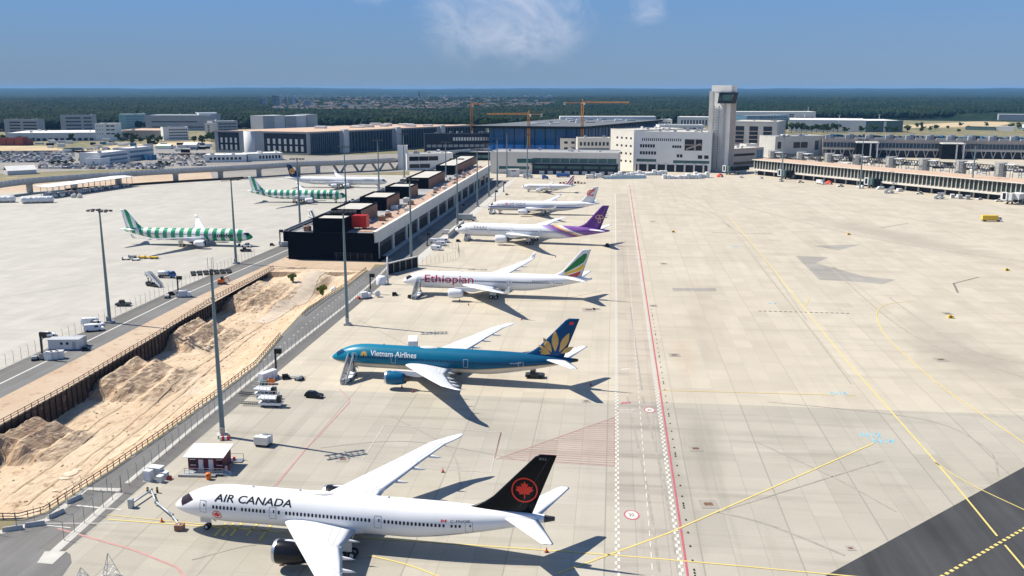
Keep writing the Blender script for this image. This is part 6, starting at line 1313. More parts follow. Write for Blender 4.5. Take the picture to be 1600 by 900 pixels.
def tractor(label, px, py, rz, col='white_paint', group=None):
    r = thing('tow_tractor', label, 'tow tractor', G(px, py), rz, group); m = MB(); shell(m, [(-2.4, .4), (-2.4, 1.0), (-1.2, 1.15), (1.9, 1.05), (2.4, .85), (2.4, .4)], 1.1); m.build('body', MC[col], r)
    m = MB(); shell(m, [(-1.3, 1.1), (-1.1, 1.9), (.1, 1.9), (.4, 1.08)], .9, .1); m.build('window', MC['black_glass'], r); m = MB(); m.bx(-1.2, .2, -.82, .82, 1.9, 2.0); m.build('roof', MC[col], r); m = MB(); m.lathe([(2.0, .1), (2.25, .1), (2.25, .01)], 8, 'Z', (-.5, 0, 0)); m.build('beacon', MC['orange'], r); wheels4(r, 4.6, 2.2, .48, .36); return r
def stairs_truck(label, px, py, rz, h=4.7, col='white_paint', group='boarding stairs at the airliners', z=0):
    """drivable stairs: local +x is the top landing end"""
    r = thing('boarding_stairs', label, 'boarding stairs', G(px, py), rz, group); n = 22; run = h*1.35
    m = MB(); m.bx(-run+1.0, 1.6, -.95, .95, .45, .85); m.bx(-1.2, 1.4, -1.0, 1.0, .85, 1.3); m.build('chassis', MC[col], r)
    m = MB()
    for k in range(n): x = -run+run*k/n; m.bx(x, x+run/n*.95, -.68, .68, h*k/n+.32, h*(k+1)/n-.06)
    m.build('step', MC['grey_metal'], r); m = MB(); m.bx(0, 2.1, -.85, .85, h-.18, h); m.build('landing', MC[col], r)
    for s_ in (-1, 1):
        m = MB(); y = s_*.74; m.add([(-run, y-.04, .25), (-run, y-.04, 1.3), (0, y-.04, h+1.05), (2.0, y-.04, h+1.05), (2.0, y-.04, h-.1), (0, y-.04, h-.3), (-run, y+.04, .25), (-run, y+.04, 1.3), (0, y+.04, h+1.05), (2.0, y+.04, h+1.05), (2.0, y+.04, h-.1), (0, y+.04, h-.3)], [(0, 1, 2, 3, 4, 5), (11, 10, 9, 8, 7, 6)]+[(i, 6+i, 6+(i+1) % 6, (i+1) % 6) for i in range(6)]); m.build('side_panel', MC['pale_grey_paint'], r)
        m = MB(); m.bar((-run, y, 1.35), (0, y, h+1.1), .07); m.bar((0, y, h+1.1), (2.05, y, h+1.1), .07); m.build('handrail', MC['steel'], r)
    m = MB(); m.bar((1.1, -.6, .8), (-.2, -.6, h-.3), .16); m.bar((1.1, .6, .8), (-.2, .6, h-.3), .16); m.bar((-.5, -.6, .8), (1.4, -.6, h-.2), .16); m.bar((-.5, .6, .8), (1.4, .6, h-.2), .16); m.build('lift_frame', MC['dark_metal'], r)
    m = MB(); shell(m, [(.9, .5), (.9, 1.6), (1.9, 1.6), (2.2, 1.0), (2.2, .5)], .7); m.o = 0; m.build('cab', MC[col], r)
    wheels4(r, run+1.2, 2.0, .42, .3, (.05, .62)); return r
def cart(name, label, px, py, rz, boxes, cat, group=None, z=0):
    """low trailer on four small wheels with boxes (x0,x1,y0,y1,z0,z1,material,partname)"""
    r = thing(name, label, cat, G(px, py), rz, group)
    x0 = min(b[0] for b in boxes); x1 = max(b[1] for b in boxes); m = MB(); m.bx(x0-.1, x1+.1, -.75, .75, .35, .5); m.bar((x1, 0, .42), (x1+1.3, 0, .3), .1); m.build('chassis', MC['dark_metal'], r)
    for b in boxes: m = MB(); m.bbox(*b[:6], 0, .05); m.build(b[7], MC[b[6]], r)
    wheels4(r, x1-x0, 1.6, .3, .2, (.12, .88)); return r
def boxes_thing(name, label, cat, px, py, rz, parts, group=None):
    r = thing(name, label, cat, G(px, py), rz, group)
    for nm, mt, *bs in parts:
        m = MB()
        for b in bs: m.bbox(*b, 0, .04)
        m.build(nm, MC[mt], r)
    return r
HD = R(-10)            # heading of the parked airliners
stairs_truck('boarding stairs at the nose door of the blue airliner, white side panels', 549, 589, R(82), 4.9)
stairs_truck('boarding stairs at the nose of the red lettered white airliner', 654, 462, R(80), 4.9)
stairs_truck('boarding stairs at the nose of the purple tailed airliner', 732, 374, R(80), 5.2)
stairs_truck('boarding stairs at the nose of the airliner with the blue cheat line', 771, 333, R(75), 4.9)
stairs_truck('dark boarding stairs parked alone on the pale apron', 236, 447, R(150), 4.2, 'dark_metal'); stairs_truck('white boarding stairs parked between the striped airliner and the pier', 486, 340, R(120), 4.0)
car('black car parked on the stand between the blue airliner and the fence', 491, 621, R(-14), 'livery_black')
car('dark car behind the tail of the purple airliner', 949, 385, R(80), 'livery_black'); car('white car by the grey cabin on the pale apron', 76, 526, R(30), 'white_paint')
vg = 'white vans parked by the light mast'
car('white van nearest the fence by the light mast on the pale apron', 147, 517, R(20), 'white_paint', 'van', vg, True); car('white van behind another one by the light mast on the pale apron', 143, 507, R(15), 'white_paint', 'van', vg, True); car('silver car beside the white vans by the light mast', 152, 509, R(-20), 'pale_grey_paint', 'car', vg)
for k, (px, py, lb) in enumerate(((683, 391, 'nearest white van in the huddle by the wire fence'), (690, 384, 'white van at the right of the huddle by the wire fence'), (680, 380, 'white van at the back of the huddle by the wire fence'), (694, 379, 'white van farthest right in the huddle by the wire fence'))): car(lb, px, py, R(-15+6*k), 'white_paint', 'van', 'white vans by the wire fence', True)
truck('grey box truck parked by the concrete wall behind the purple tailed airliner', 730, 345, R(-8), 'pale_grey_paint', 'grey_wall', 8, 2.6)
truck('white catering truck on the far side of the blue airliner, box raised', 646, 556, R(95), 'white_paint', 'white_paint', 6.0, 2.6, 2.6, name='catering_truck')
truck('blue and grey tank truck on the pale apron', 261, 434, R(-6), 'blue', 'galvanised', 4.5, 1.5, .9, tank=True, name='tank_truck')
truck('yellow box lorry on the right apron by the edge of the photo', 1549, 346, R(-5), 'off_white', 'yellow', 8.2, 2.5, .9)
tractor('white tow tractor at the nose of the green striped airliner', 385, 386, R(170)); tractor('dark tow tractor beside the striped airliner nose', 384, 393, R(10), 'dark_metal'); tractor('dark tow tractor alone near the fence of the pale apron', 193, 478, R(0), 'dark_metal')
tractor('white tow tractor at the nose of the second striped airliner', 550, 315, R(175)); tractor('black loader tractor under the blue airliner tail', 836, 590, R(-5), 'dark_metal')
r = cart('ground_power_unit', 'cream ground power unit of two boxes alone on the near stand', 412, 696, R(-12), [(-1.6, 1.3, -1.1, .2, .5, 2.1, 'off_white', 'housing'), (-1.2, 1.5, .25, 1.2, .5, 2.0, 'pale_grey_paint', 'cover')], 'power unit')
m = MB(); m.bx(-.3, .6, .45, 1.0, 2.0, 2.15); m.build('vent', MC['grey_metal'], r)
for k, (px, py, c_, lb) in enumerate(((197, 406, 'off_white', 'white dolly at the left end of the dolly row by the striped airliner'), (207, 403, 'grey_metal', 'grey dolly in the dolly row by the striped airliner'), (212, 407, 'white_paint', 'white dolly nearest the camera in the dolly row'), (223, 404, 'yellow', 'yellow dolly left of two others in the dolly row'), (232, 404, 'yellow', 'yellow dolly in the middle of the yellow three'), (241, 404.5, 'yellow', 'yellow dolly at the right end of the dolly row'))):
    cart('baggage_dolly', lb, px, py, R(4), [(-1.5, 1.5, -.8, .8, .5, .75+.3*(k % 2), c_, 'deck'), (-1.5, -1.35, -.8, .8, .75, 1.3, c_, 'end_frame')], 'dolly', 'dollies on the pale apron')
# loader group beside the fence at the blue airliner
def loader(label, px, py, rz):
    r = thing('cargo_loader', label, 'cargo loader', G(px, py), rz, 'cargo loaders by the fence')
    m = MB(); m.bx(-2.6, 2.6, -1.3, 1.3, .5, 1.1); m.build('chassis', MC['white_paint'], r); m = MB(); m.bx(-2.8, 1.6, -1.4, 1.4, 1.9, 2.15); m.build('platform', MC['pale_grey_paint'], r); m = MB()
    for x in (-2, -.2): m.bar((x, -1.2, 1.1), (x+1.8, -1.2, 1.9), .14); m.bar((x+1.8, -1.2, 1.1), (x, -1.2, 1.9), .14); m.bar((x, 1.2, 1.1), (x+1.8, 1.2, 1.9), .14)
    m.build('scissor_arm', MC['dark_metal'], r); m = MB()
    for y in (-1.35, 1.35):
        m.bar((-2.8, y, 3.0), (1.6, y, 3.0), .07)
        for k in range(6): m.bar((-2.8+k*.88, y, 2.1), (-2.8+k*.88, y, 3.0), .06)
    m.build('handrail', MC['off_white'], r); m = MB(); m.bx(1.7, 2.7, -1.2, -.1, 1.1, 2.7); m.build('cab', MC['black_glass'], r); m = MB(); m.bx(-7, -2.7, -.7, -.5, .5, .62); m.bx(-7, -2.7, .5, .7, .5, .62)
    for k in range(9): m.bx(-6.9+k*.5, -6.8+k*.5, -.5, .5, .5, .6)
    m.build('ramp', MC['dark_metal'], r); wheels4(r, 5, 2.4, .42, .3); return r
loader('white cargo loader with a long ramp beside the fence', 424, 634, R(-5)); loader('white cargo loader tucked behind another by the fence', 417, 620, R(-12))
boxes_thing('power_cabinet', 'row of three white cabinets on a plinth under the black display pole', 'cabinet', 419, 594, R(60), (('plinth', 'concrete_wall', (-2.6, 2.6, -1, 1, 0, .25)), ('housing', 'white_paint', (-2.5, -.9, -.8, .8, .26, 2.3)), ('housing', 'white_paint', (-.8, .8, -.8, .8, .26, 2.3)), ('housing', 'white_paint', (.9, 2.5, -.8, .8, .26, 2.3))))
boxes_thing('hose_unit', 'orange hose unit beside the white cabinets', 'equipment', 424, 600, R(10), (('housing', 'orange', (-.8, .8, -.7, .7, .1, 1.3)), ('lid', 'dark_metal', (-.6, .6, -.5, .5, 1.3, 1.45)), ('housing', 'shade_green', (-2.6, -1.0, -.7, .7, .1, 1.0))))
def display_pole(label, px, py, h=7.2):
    r = thing('docking_display', label, 'docking display', G(px, py), -AZ, 'docking displays at the stands'); m = MB(); m.tube([(0, 0, 0), (0, 0, h)], .28, 8); m.bx(-.5, .5, -.5, .5, 0, .3); m.build('pole', MC['dark_metal'], r); m = MB(); m.bbox(-.2, 1.7, -.35, .35, h-1.0, h+.2); m.build('display_box', MC['livery_black'], r); m = MB(); m.bar((0, 0, h-2.4), (1.2, 0, h-1.0), .12); m.build('bracket', MC['dark_metal'], r); m = MB(); m.bx(-.45, .45, -.75, -.3, .4, 1.8); m.build('cabinet', MC['grey_metal'], r)
for lb, px, py, h in (('black docking display pole behind the white cabinets at the blue airliner stand', 432, 588, 7), ('black docking display pole at the stand of the red lettered airliner', 579, 459, 7), ('black docking display pole by the white vans and wire fence', 668, 384, 6), ('dark docking display pole beside the white box on the pale apron', 279, 463, 7), ('dark docking display pole by the grey cabin on the pale apron', 67, 562, 7.4), ('dark docking display pole at the left foot of the pier end', 438, 383, 7), ('docking display pole in front of the grey box truck', 723, 338, 7), ('docking display pole left of the blue lined airliner nose', 774, 315, 7), ('docking display pole left of the small airliner nose', 787, 300, 7)): display_pole(lb, px, py, h)
for lb, px, py, rz in (('white equipment box with hoses at the red lettered airliner stand', 571, 466, R(40)), ('white box beside the display pole on the pale apron', 289, 464, R(10)), ('white box at the foot of the pier end wall', 447, 385, R(10)), ('white equipment cabinet near the purple airliner nose', 700, 366, R(0))):
    boxes_thing('equipment_box', lb, 'cabinet', px, py, rz, (('plinth', 'dark_metal', (-2.2, 2.2, -1, 1, 0, .3)), ('housing', 'pale_wall', (-2, .6, -.9, .9, .3, 2.3)), ('housing', 'white_paint', (.7, 2, -.8, .8, .3, 1.7)), ('cable_box', 'red' if '40' in lb or 'red' in lb else 'grey_metal', (-2.9, -2.2, -.5, .5, .1, .9))))
r = thing('hose_reel', 'white hose reel beside the white equipment box', 'hose reel', G(590, 464), R(20)); m = MB(); m.lathe([(-.5, .2), (-.5, 1.0), (-.42, 1.0), (-.42, .7), (.42, .7), (.42, 1.0), (.5, 1.0), (.5, .2)], 18, 'Y', (0, 0, 1.25)); m.build('drum', MC['white_paint'], r); m = MB(); m.bar((-.9, -.6, .1), (0, -.6, 1.25), .1); m.bar((.9, -.6, .1), (0, -.6, 1.25), .1); m.bar((-.9, .6, .1), (0, .6, 1.25), .1); m.bar((.9, .6, .1), (0, .6, 1.25), .1); m.build('stand', MC['grey_metal'], r)
r = thing('storage_tank', 'white round tank with a tall vent pipe by the dark noise wall', 'tank', G(596, 444), 0); m = MB(); m.lathe([(0, 1.9), (2.6, 1.9), (3.1, 1.3), (3.2, .05)], 20); m.build('tank', MC['white_paint'], r); m = MB(); m.tube([(2.3, 1, 0), (2.3, 1, 10)], .28, 8); m.build('vent_pipe', MC['pale_wall'], r)
# purple cabin
cp = G(331, 738); r = thing('cabin', 'dark purple cabin with a white sheet roof and railed landing', 'cabin', cp, R(-2))
a_ = R(62)
m = MB(); m.bx(-4.4, 2.2, 0, 4.6, .5, 3.1); m.build('wall', M('cabin_purple', (.10, .012, .035), .6, 0, .12, 1), r); m = MB(); m.loft([[(x, -.9, 3.2), (x, -.9, 3.32), (x, 5.0, 3.75), (x, 5.0, 3.6)] for x in (-5.0, 2.7)]); rf = m.build('roof', MC['white_wall'], r)
m = MB(); [m.bx(-5.0+k*.7, -4.95+k*.7, -.9, -.85, 3.3, 3.36) for k in range(11)]; m.build('roof_rib', MC['grey_metal'], rf)
for x in (-3.9, 1.1): m = MB(); m.bx(x, x+.9, -.05, .1, 1.5, 2.5); w_ = m.build('window', MC['black_glass'], r); m = MB(); m.bx(x-.1, x+1.0, -.07, -.05, 2.5, 2.6); m.bx(x-.1, x+1, -.07, -.05, 1.4, 1.5); m.build('frame', MC['white_paint'], w_)
for x in (-2.4, -.5): m = MB(); m.bx(x, x+.9, -.06, .1, .5, 2.55); d_ = m.build('door', MC['pale_grey_paint'], r); m = MB(); m.bx(x+.72, x+.82, -.12, -.06, 1.45, 1.55); m.build('handle', MC['dark_metal'], d_)
m = MB(); m.bx(-4.6, 2.8, -1.8, -.0, .35, .48); m.build('landing', MC['galvanised'], r); m = MB()
for x in [-4.5+k*.9 for k in range(9)]: m.bar((x, -1.75, .48), (x, -1.75, 1.5), .06)
m.bar((-4.5, -1.75, 1.5), (2.8, -1.75, 1.5), .07); m.bar((-4.5, -1.75, 1.0), (2.8, -1.75, 1.0), .05); m.bar((2.8, -1.75, 1.4), (4.2, -1.75, .9), .07); m.bar((4.2, -1.75, 0), (4.2, -1.75, .9), .07); m.build('railing', MC['grey_metal'], r); m = MB(); [m.bx(2.8+k*.35, 3.15+k*.35, -1.7, -.2, 0, .4-k*.1) for k in range(4)]; m.build('stair', MC['galvanised'], r)
m = MB(); m.bx(1.5, 4.2, 4.6, 6.2, .1, .25); m.bar((1.6, 6.1, .2), (1.6, 6.1, 1.3), .08); m.bar((4.1, 6.1, .2), (4.1, 6.1, 1.3), .08); m.bar((1.6, 6.1, 1.3), (4.1, 6.1, 1.3), .07); m.build('rear_landing', MC['grey_metal'], r)
M('barrier_white', (.75, .75, .74), .6)
def rw_barrier(label, px, py, rz):
    r = thing('traffic_barrier', label, 'barrier', G(px, py), rz, 'red and white barriers'); 
    for k in range(4): m = MB(); m.bbox(-1+k*.5, -.5+k*.5, -.22, .22, .0, .85, 0, .05); m.build('section', MC['red' if k % 2 else 'barrier_white'], r)
rw_barrier('red and white barrier nearest the stairs of the purple cabin', 351, 735, R(35)); rw_barrier('red and white barrier behind the purple cabin', 360, 722, R(40)); rw_barrier('red and white barrier at the foot of the nearest tall mast', 351, 688, R(10))
r = thing('waste_bin', 'orange waste bin in front of the purple cabin', 'bin', G(326, 749), 0); m = MB(); m.lathe([(0, .42), (1.0, .5), (1.25, .48), (1.3, .1)], 16); m.build('body', MC['orange'], r); m = MB(); m.bx(-.25, .25, -.52, -.42, .85, 1.05); m.build('opening', MC['dark_metal'], r)
m = MB(); m.bx(-3.5, 3.5, -.3, .3, 0, .45); o = tag(m.build('kerb_beam', M('striped_kerb', (.36, .36, .35), .8), None, G(308, 745), R(-3)), 'grey block beam along the front of the purple cabin', 'kerb')
boxes_thing('power_cabinet', 'tallest pale cabinet left of the purple cabin', 'cabinet', 233, 751, R(-15), (('plinth', 'concrete_wall', (-.9, .9, -.8, .8, 0, .12)), ('housing', 'pale_wall', (-.75, .75, -.6, .6, .12, 2.1)), ('door', 'white_paint', (-.6, .6, -.64, -.605, .3, 1.9))), 'pale cabinets')
boxes_thing('power_cabinet', 'wide pale cabinet behind the tall one', 'cabinet', 245, 745, R(-15), (('housing', 'pale_wall', (-1.2, 1.2, -.7, .7, .0, 2.0)), ('cap', 'white_paint', (-1.3, 1.3, -.8, .8, 2.0, 2.1))), 'pale cabinets')
boxes_thing('power_cabinet', 'small pale cabinet at the front of the cabinet group', 'cabinet', 251, 753, R(-15), (('housing', 'pale_wall', (-.5, .5, -.5, .5, .0, 1.2)), ('cap', 'white_paint', (-.55, .55, -.55, .55, 1.2, 1.28))), 'pale cabinets')
boxes_thing('power_cabinet', 'small pale cabinet at the right of the cabinet group', 'cabinet', 258, 748, R(-15), (('housing', 'pale_wall', (-.6, .6, -.5, .5, .0, 1.3)), ('cap', 'white_paint', (-.65, .65, -.55, .55, 1.3, 1.38)), ('cable_box', 'red', (.7, 1.2, -.4, .4, 0, .6))), 'pale cabinets')
# jointed air conditioning pipe at the nose of the nearest airliner
r = thing('air_pipe', 'jointed grey air pipe on wheels leading to the nearest airliner', 'pipe', (0, 0, 0)); pts = [G(206, 793), G(237, 772, .0), G(244, 790), G(270, 812), G(281, 828)]; pts = [Vector((p.x, p.y, .75)) for p in pts]
for a1, b1 in zip(pts[:-1], pts[1:]): m = MB(); m.tube([a1, b1], .17, 8); m.build('pipe_section', MC['galvanised'], r)
for p in pts: m = MB(); m.lathe([(-.3, .05), (-.3, .26), (.3, .26), (.3, .05)], 10, 'Z', p); m.bar(p, (p.x, p.y, 0), .12); m.build('joint', MC['grey_metal'], r)
m = MB(); m.bx(pts[0].x-.5, pts[0].x+.3, pts[0].y-.4, pts[0].y+.4, 0, 1.6); m.build('pedestal', MC['galvanised'], r); m = MB(); m.bx(pts[-1].x-.7, pts[-1].x+.7, pts[-1].y-.6, pts[-1].y+.6, .1, 1.0); m.build('head_cart', MC['brown_clad'], r)
for lb, px, py in (('left black bollard behind the air pipe', 231, 770), ('right black bollard behind the air pipe', 246, 770)):
    r = thing('bollard', lb, 'bollard', G(px, py), 0, 'black bollards'); m = MB(); m.lathe([(0, .2), (1.0, .2), (1.1, .12), (1.1, .01)], 10); m.build('post', MC['dark_metal'], r); m = MB(); m.lathe([(.7, .205), (.9, .205)], 10); m.build('band', MC['yellow'], r)
# cones
cn = None; M('cone_red', (.62, .07, .03), .6)
for lb, px, py in (('red cone by the nose of the nearest airliner', 253, 816), ('red cone below the near engine of the nearest airliner', 440, 883), ('red cone near the far wing of the nearest airliner', 692, 738), ('red cone under the tail of the nearest airliner', 854, 863), ('red cone in front of the blue engine', 628, 606), ('red cone beside the shadow of the blue engine', 645, 613), ('red cone near the far wingtip of the blue airliner', 815, 500), ('red cone under the tail of the blue airliner', 923, 602), ('red cone before the engine of the red lettered airliner', 718, 470), ('red cone beside the engine shadow of the red lettered airliner', 732, 477), ('red cone at the far wing of the red lettered airliner', 868, 402), ('red cone beside the purple airliner engine', 788, 384)):
    if cn is None:
        cn = thing('traffic_cone', lb, 'cone', G(px, py), 0, 'red traffic cones'); m = MB(); m.bx(-.3, .3, -.3, .3, 0, .06); m.build('foot', MC['rubber'], cn); m = MB(); m.lathe([(.06, .22), (.85, .05), (.87, .01)], 12); b_ = m.build('cone', MC['cone_red'], cn); m = MB(); m.lathe([(.4, .145), (.6, .098)], 12); m.build('band', MC['barrier_white'], b_)
    else: dup(cn, G(px, py), 0, lb)
# marker posts beside the red line
mk = None; v = 100
for k in range(44):
    for q in range(3 if k % 5 == 1 else 1):
        p = A(13.4, v+k*4.6+q*.9)
        if mk is None: m = MB(); m.bbox(-.14, .14, -.14, .14, 0, .28); mk = tag(m.build('edge_marker', MC['livery_black'], None, p), 'small black edge marker in the row beside the red line', 'edge marker', 'edge markers beside the red line')
        else: c_ = mk.copy(); COL.objects.link(c_); c_.location = p
for lb, px, py in (('yellow ballast block near the red line, farthest away', 1052, 363), ('yellow ballast block right of the middle of the far apron', 1326, 367), ('yellow ballast block at the right edge on the stained concrete', 1573, 423), ('yellow ballast block nearest, on the stained concrete', 1485, 497)):
    boxes_thing('ballast_block', lb, 'block', px, py, R(-5), (('body', 'yellow', (-.8, .8, -.5, .5, 0, .85)), ('stripe', 'livery_black', (-.2, .2, -.52, .52, .05, .87)), ('lug', 'dark_metal', (-.12, .12, -.12, .12, .86, 1.0))), 'yellow ballast blocks')
# pale apron cabin group
r = boxes_thing('site_cabin', 'blue grey site cabin with two small windows by the pale apron road', 'cabin', 104, 545, R(2), (('wall', 'pale_wall', (-4.2, 4.2, -1.6, 1.6, .3, 3.0)), ('base', 'blue_wall', (-4.3, 4.4, -1.7, 1.7, 0, .29)), ('roof', 'roof_sky', (-4.4, 4.4, -1.75, 1.75, 3.0, 3.12)), ('window', 'black_glass', (-.9, -.2, -1.64, -1.6, 1.6, 2.3)), ('window', 'black_glass', (.7, 1.4, -1.64, -1.6, 1.6, 2.3)), ('door', 'grey_wall', (2.4, 3.3, -1.65, -1.6, .3, 2.4))))
boxes_thing('site_container', 'pale container at the right end of the blue grey cabin', 'container', 124, 541, R(2), (('body', 'galvanised', (-1.2, 1.6, -1.5, 1.5, .2, 2.8)), ('base', 'blue_wall', (-1.3, 1.7, -1.6, 1.6, 0, .19))))
for k, (px, py) in enumerate(((77, 562), (86, 561), (94, 560))): boxes_thing('power_cabinet', ('left white cabinet of three in front of the blue grey cabin', 'middle white cabinet of three in front of the blue grey cabin', 'right white cabinet of three in front of the blue grey cabin')[k], 'cabinet', px, py, R(5), (('housing', 'white_wall', (-.95, .95, -.8, .8, .1, 2.1)), ('cap', 'pale_wall', (-1, 1, -.85, .85, 2.1, 2.2))), 'white cabinets by the cabin')
r = thing('mini_excavator', 'small orange machine on the dirt verge by the retaining wall', 'excavator', G(347, 444), 0); m = MB(); m.bx(-1.4, 1.4, -1, -.5, 0, .6); m.bx(-1.4, 1.4, .5, 1, 0, .6); m.build('track', MC['dark_metal'], r); m = MB(); m.bbox(-1.3, .8, -.9, .9, .6, 1.9); m.build('body', MC['orange'], r); m = MB(); m.bar((.6, 0, 1.4), (2.0, 0, 2.8), .3); m.bar((2.0, 0, 2.8), (3.0, 0, 1.0), .25); m.build('boom', MC['orange'], r); m = MB(); m.bx(-.2, .8, -.8, .2, 1.9, 2.9); m.build('cab', MC['black_glass'], r)
# lattice frames at the bottom edge
for lb, px, py, h, w_ in (('steel lattice tripod at the bottom edge of the apron', 172, 903, 4.0, 1.5), ('low steel frame beside the lattice tripod', 128, 906, 2.0, 1.2)):
    p = G(px, py); r = thing('lattice_frame', lb, 'frame', p, .3); m = MB(); ft = [(w_*math.cos(t2), w_*math.sin(t2)) for t2 in (.3, 2.4, 4.5)]
    for i in range(3):
        x, y = ft[i]; x2, y2 = ft[(i+1) % 3]; m.bar((x, y, 0), (0, 0, h), .07); m.bar((x, y, .1), (x2, y2, .1), .06)
        for q in (.25, .5): m.bar((x*(1-q), y*(1-q), h*q), (x2*(1-q), y2*(1-q), h*q), .05); m.bar((x*(1.25-q), y*(1.25-q), h*(q-.25)), (x2*(1-q), y2*(1-q), h*q), .04)
    m.build('strut', MC['galvanised'], r); m = MB(); [m.bx(x-.25, x+.25, y-.25, y+.25, 0, .08) for x, y in ft]; m.build('foot', MC['concrete_wall'], r)
# carts shelter with its carts and wrapped tunnels
q0, q1 = G(83, 309), G(207, 291); a_ = math.atan2((q1-q0).y, (q1-q0).x); w = (q1-q0).length; hs = HT(83, 309, 292.5)
r = thing('cart_shelter', 'long open shelter with a white flat roof full of baggage carts', 'shelter', q0, a_); m = MB(); m.loft([[(x, -1.0, hs), (x, -1.0, hs+.35), (x, 11, hs+.9), (x, 11, hs+.6)] for x in (-4, w+1)]); m.build('roof', MC['white_wall'], r)
for k in range(15):
    for y in (0, 9.5): add(r, 'post', 'grey_metal', (k*w/14, k*w/14+.25, y, y+.25, 0, hs))
add(r, 'wall', 'pale_wall', (-3, 9, 5, 5.2, 0, 3.2))
random.seed(14); ct = None; cvar = []
for mt in ('off_white', 'tan_wall', 'pale_wall', 'brown_clad', 'steel_blue'):
    m = MB(); m.bx(-1.5, 1.5, -.8, .8, .35, .5, 0); m.bbox(-1.4, 1.4, -.75, .75, .5, 2.1, 1); [m.lathe([(-.1, .02), (-.1, .28), (.1, .28), (.1, .02)], 8, 'Y', (x, y, .28), 2) for x in (-1, 1) for y in (-.7, .7)]
    cvar.append((m.mesh('baggage_cart', [MC['dark_metal'], MC[mt], MC['rubber']]), mt))
CNAME = {'off_white': 'cream', 'tan_wall': 'tan', 'pale_wall': 'grey', 'brown_clad': 'brown', 'steel_blue': 'dark blue'}
for k in range(34):
    for row in range(3):
        if random.random() < .2: continue
        me, mt = random.choice(cvar); o = bpy.data.objects.new('baggage_cart', me); COL.objects.link(o); x = 4+k*(w-6)/33; y = 1.4+row*2.6; o.location = q0+Vector((x*math.cos(a_)-y*math.sin(a_), x*math.sin(a_)+y*math.cos(a_), 0)); o.rotation_euler.z = a_+math.pi/2+random.uniform(-.1, .1)
        tag(o, f'{CNAME[mt]} baggage cart packed under the white shelter roof', 'baggage cart', 'baggage carts under the shelter')
for k in range(16):
    me, mt = random.choice(cvar[:3]); o = bpy.data.objects.new('baggage_cart', me); COL.objects.link(o); o.location = G(random.uniform(68, 125), random.uniform(303, 310)); o.rotation_euler.z = a_+random.uniform(-.4, .4); tag(o, f'{CNAME[mt]} baggage cart standing loose before the shelter', 'baggage cart', 'loose baggage carts before the shelter')
M('plastic_wrap', (.66, .68, .69), .35, 0, .12, .5)
for lb, x0, y0, x1, y1 in (('white wrapped tunnel section at the left edge of the pale apron', -18, 317, 24, 316), ('white wrapped tunnel section lying beside the cart shelter', 34, 318, 84, 316.5)):
    p, q = G(x0, y0), G(x1, y1); L_ = (q-p).length; r = thing('wrapped_tunnel', lb, 'wrapped tunnel', p, math.atan2((q-p).y, (q-p).x), 'wrapped tunnel sections'); rg = []
    for i in range(23):
        k = i/22; rr = 2.3*(1-.10*(i % 4 == 0)+.05*math.sin(i*2.1)); rr *= .75 if i in (0, 22) else 1
        rg.append([(k*L_, rr*1.05*math.cos(t2)*(1+.04*math.sin(5*t2+i)), 2.2+rr*.95*math.sin(t2)*(1+.05*math.cos(3*t2+i))) for t2 in [2*math.pi*j/16 for j in range(16)]])
    m = MB(); m.loft(rg, True, 0, True); m.build('wrapping', MC['plastic_wrap'], r); m = MB(); [m.bx(L_*k-.4, L_*k+.4, -1.6, 1.6, 0, .5) for k in (.1, .4, .7, .95)]; m.build('timber_support', MC['brown_clad'], r)
# clutter along the terminal front
for lb, px, py, n_ in (('long heap of white wrapped goods at the terminal front', 955, 277, 9), ('white wrapped heap behind the pale blue screen', 985, 274, 10), ('long white wrapped heap left of the control tower foot', 1036, 279.5, 10), ('short white wrapped heap at the foot of the cream building', 1085, 278, 4)):
    p = G(px, py); r = thing('wrapped_heap', lb, 'wrapped heap', p, .0, 'white wrapped heaps')
    for k in range(n_): m = MB(); m.bbox(k*3.1, k*3.1+2.9, random.uniform(-.5, .5), 4+random.uniform(0, 2), 0, random.uniform(1.8, 4.6), 0, .25); m.build('bale', MC['plastic_wrap'], r)
p, q = G(943, 280), G(1010, 279); r = thing('screen_fence', 'pale blue screen fence before the wrapped heaps', 'fence', p, math.atan2((q-p).y, (q-p).x)); w = (q-p).length
for k in range(12): add(r, 'panel', 'sky_screen' if 'sky_screen' in MC else (M('sky_screen', (.35, .52, .62), .7) and 'sky_screen'), (k*w/12, (k+.93)*w/12, -.05, .05, .1, 2.4)); add(r, 'post', 'grey_metal', (k*w/12-.06, k*w/12+.06, -.1, .1, 0, 2.5))
boxes_thing('site_container', 'white container with dark print beside the pale terminal wing', 'container', 802, 276, 0, (('body', 'white_wall', (-5, 5, -1.6, 1.6, .2, 6.2)), ('door', 'pale_wall', (-4.6, -2.6, -1.64, -1.6, .4, 5.8)), ('window', 'slate', (-1.4, 2.2, -1.64, -1.6, 4.4, 5.2))))
for lb, px, py, c1, c2, bl in (('white truck at the foot of the pale terminal wing', 825, 278, 'white_paint', 'pale_wall', 6), ('blue long truck at the foot of the pale terminal wing', 880, 277, 'blue', 'blue', 9), ('short blue truck left of the long blue one', 852, 280, 'blue', 'blue', 3), ('white truck before the dark lower storey', 923, 279, 'white_paint', 'white_wall', 6), ('white box truck right of the dark lower storey', 937, 278, 'white_paint', 'white_wall', 5)): truck(lb, px, py, R(3), c1, c2, bl, 2.5, .9)
for lb, x0 in (('tan pallet stacks left of the red and white fin', 874), ('dark pallet stacks right of the red and white fin', 897)):
    p = G(x0, 287); r = thing('pallet_stack', lb, 'pallets', p, 0, 'pallet stacks by the red and white fin')
    for k in range(4): m = MB(); m.bx(k*2.4, k*2.4+1.6, 0, 1.4, 0, random.uniform(.8, 1.8)); m.build('stack', MC['brown_clad' if k % 2 else 'charcoal'], r)
random.seed(77)
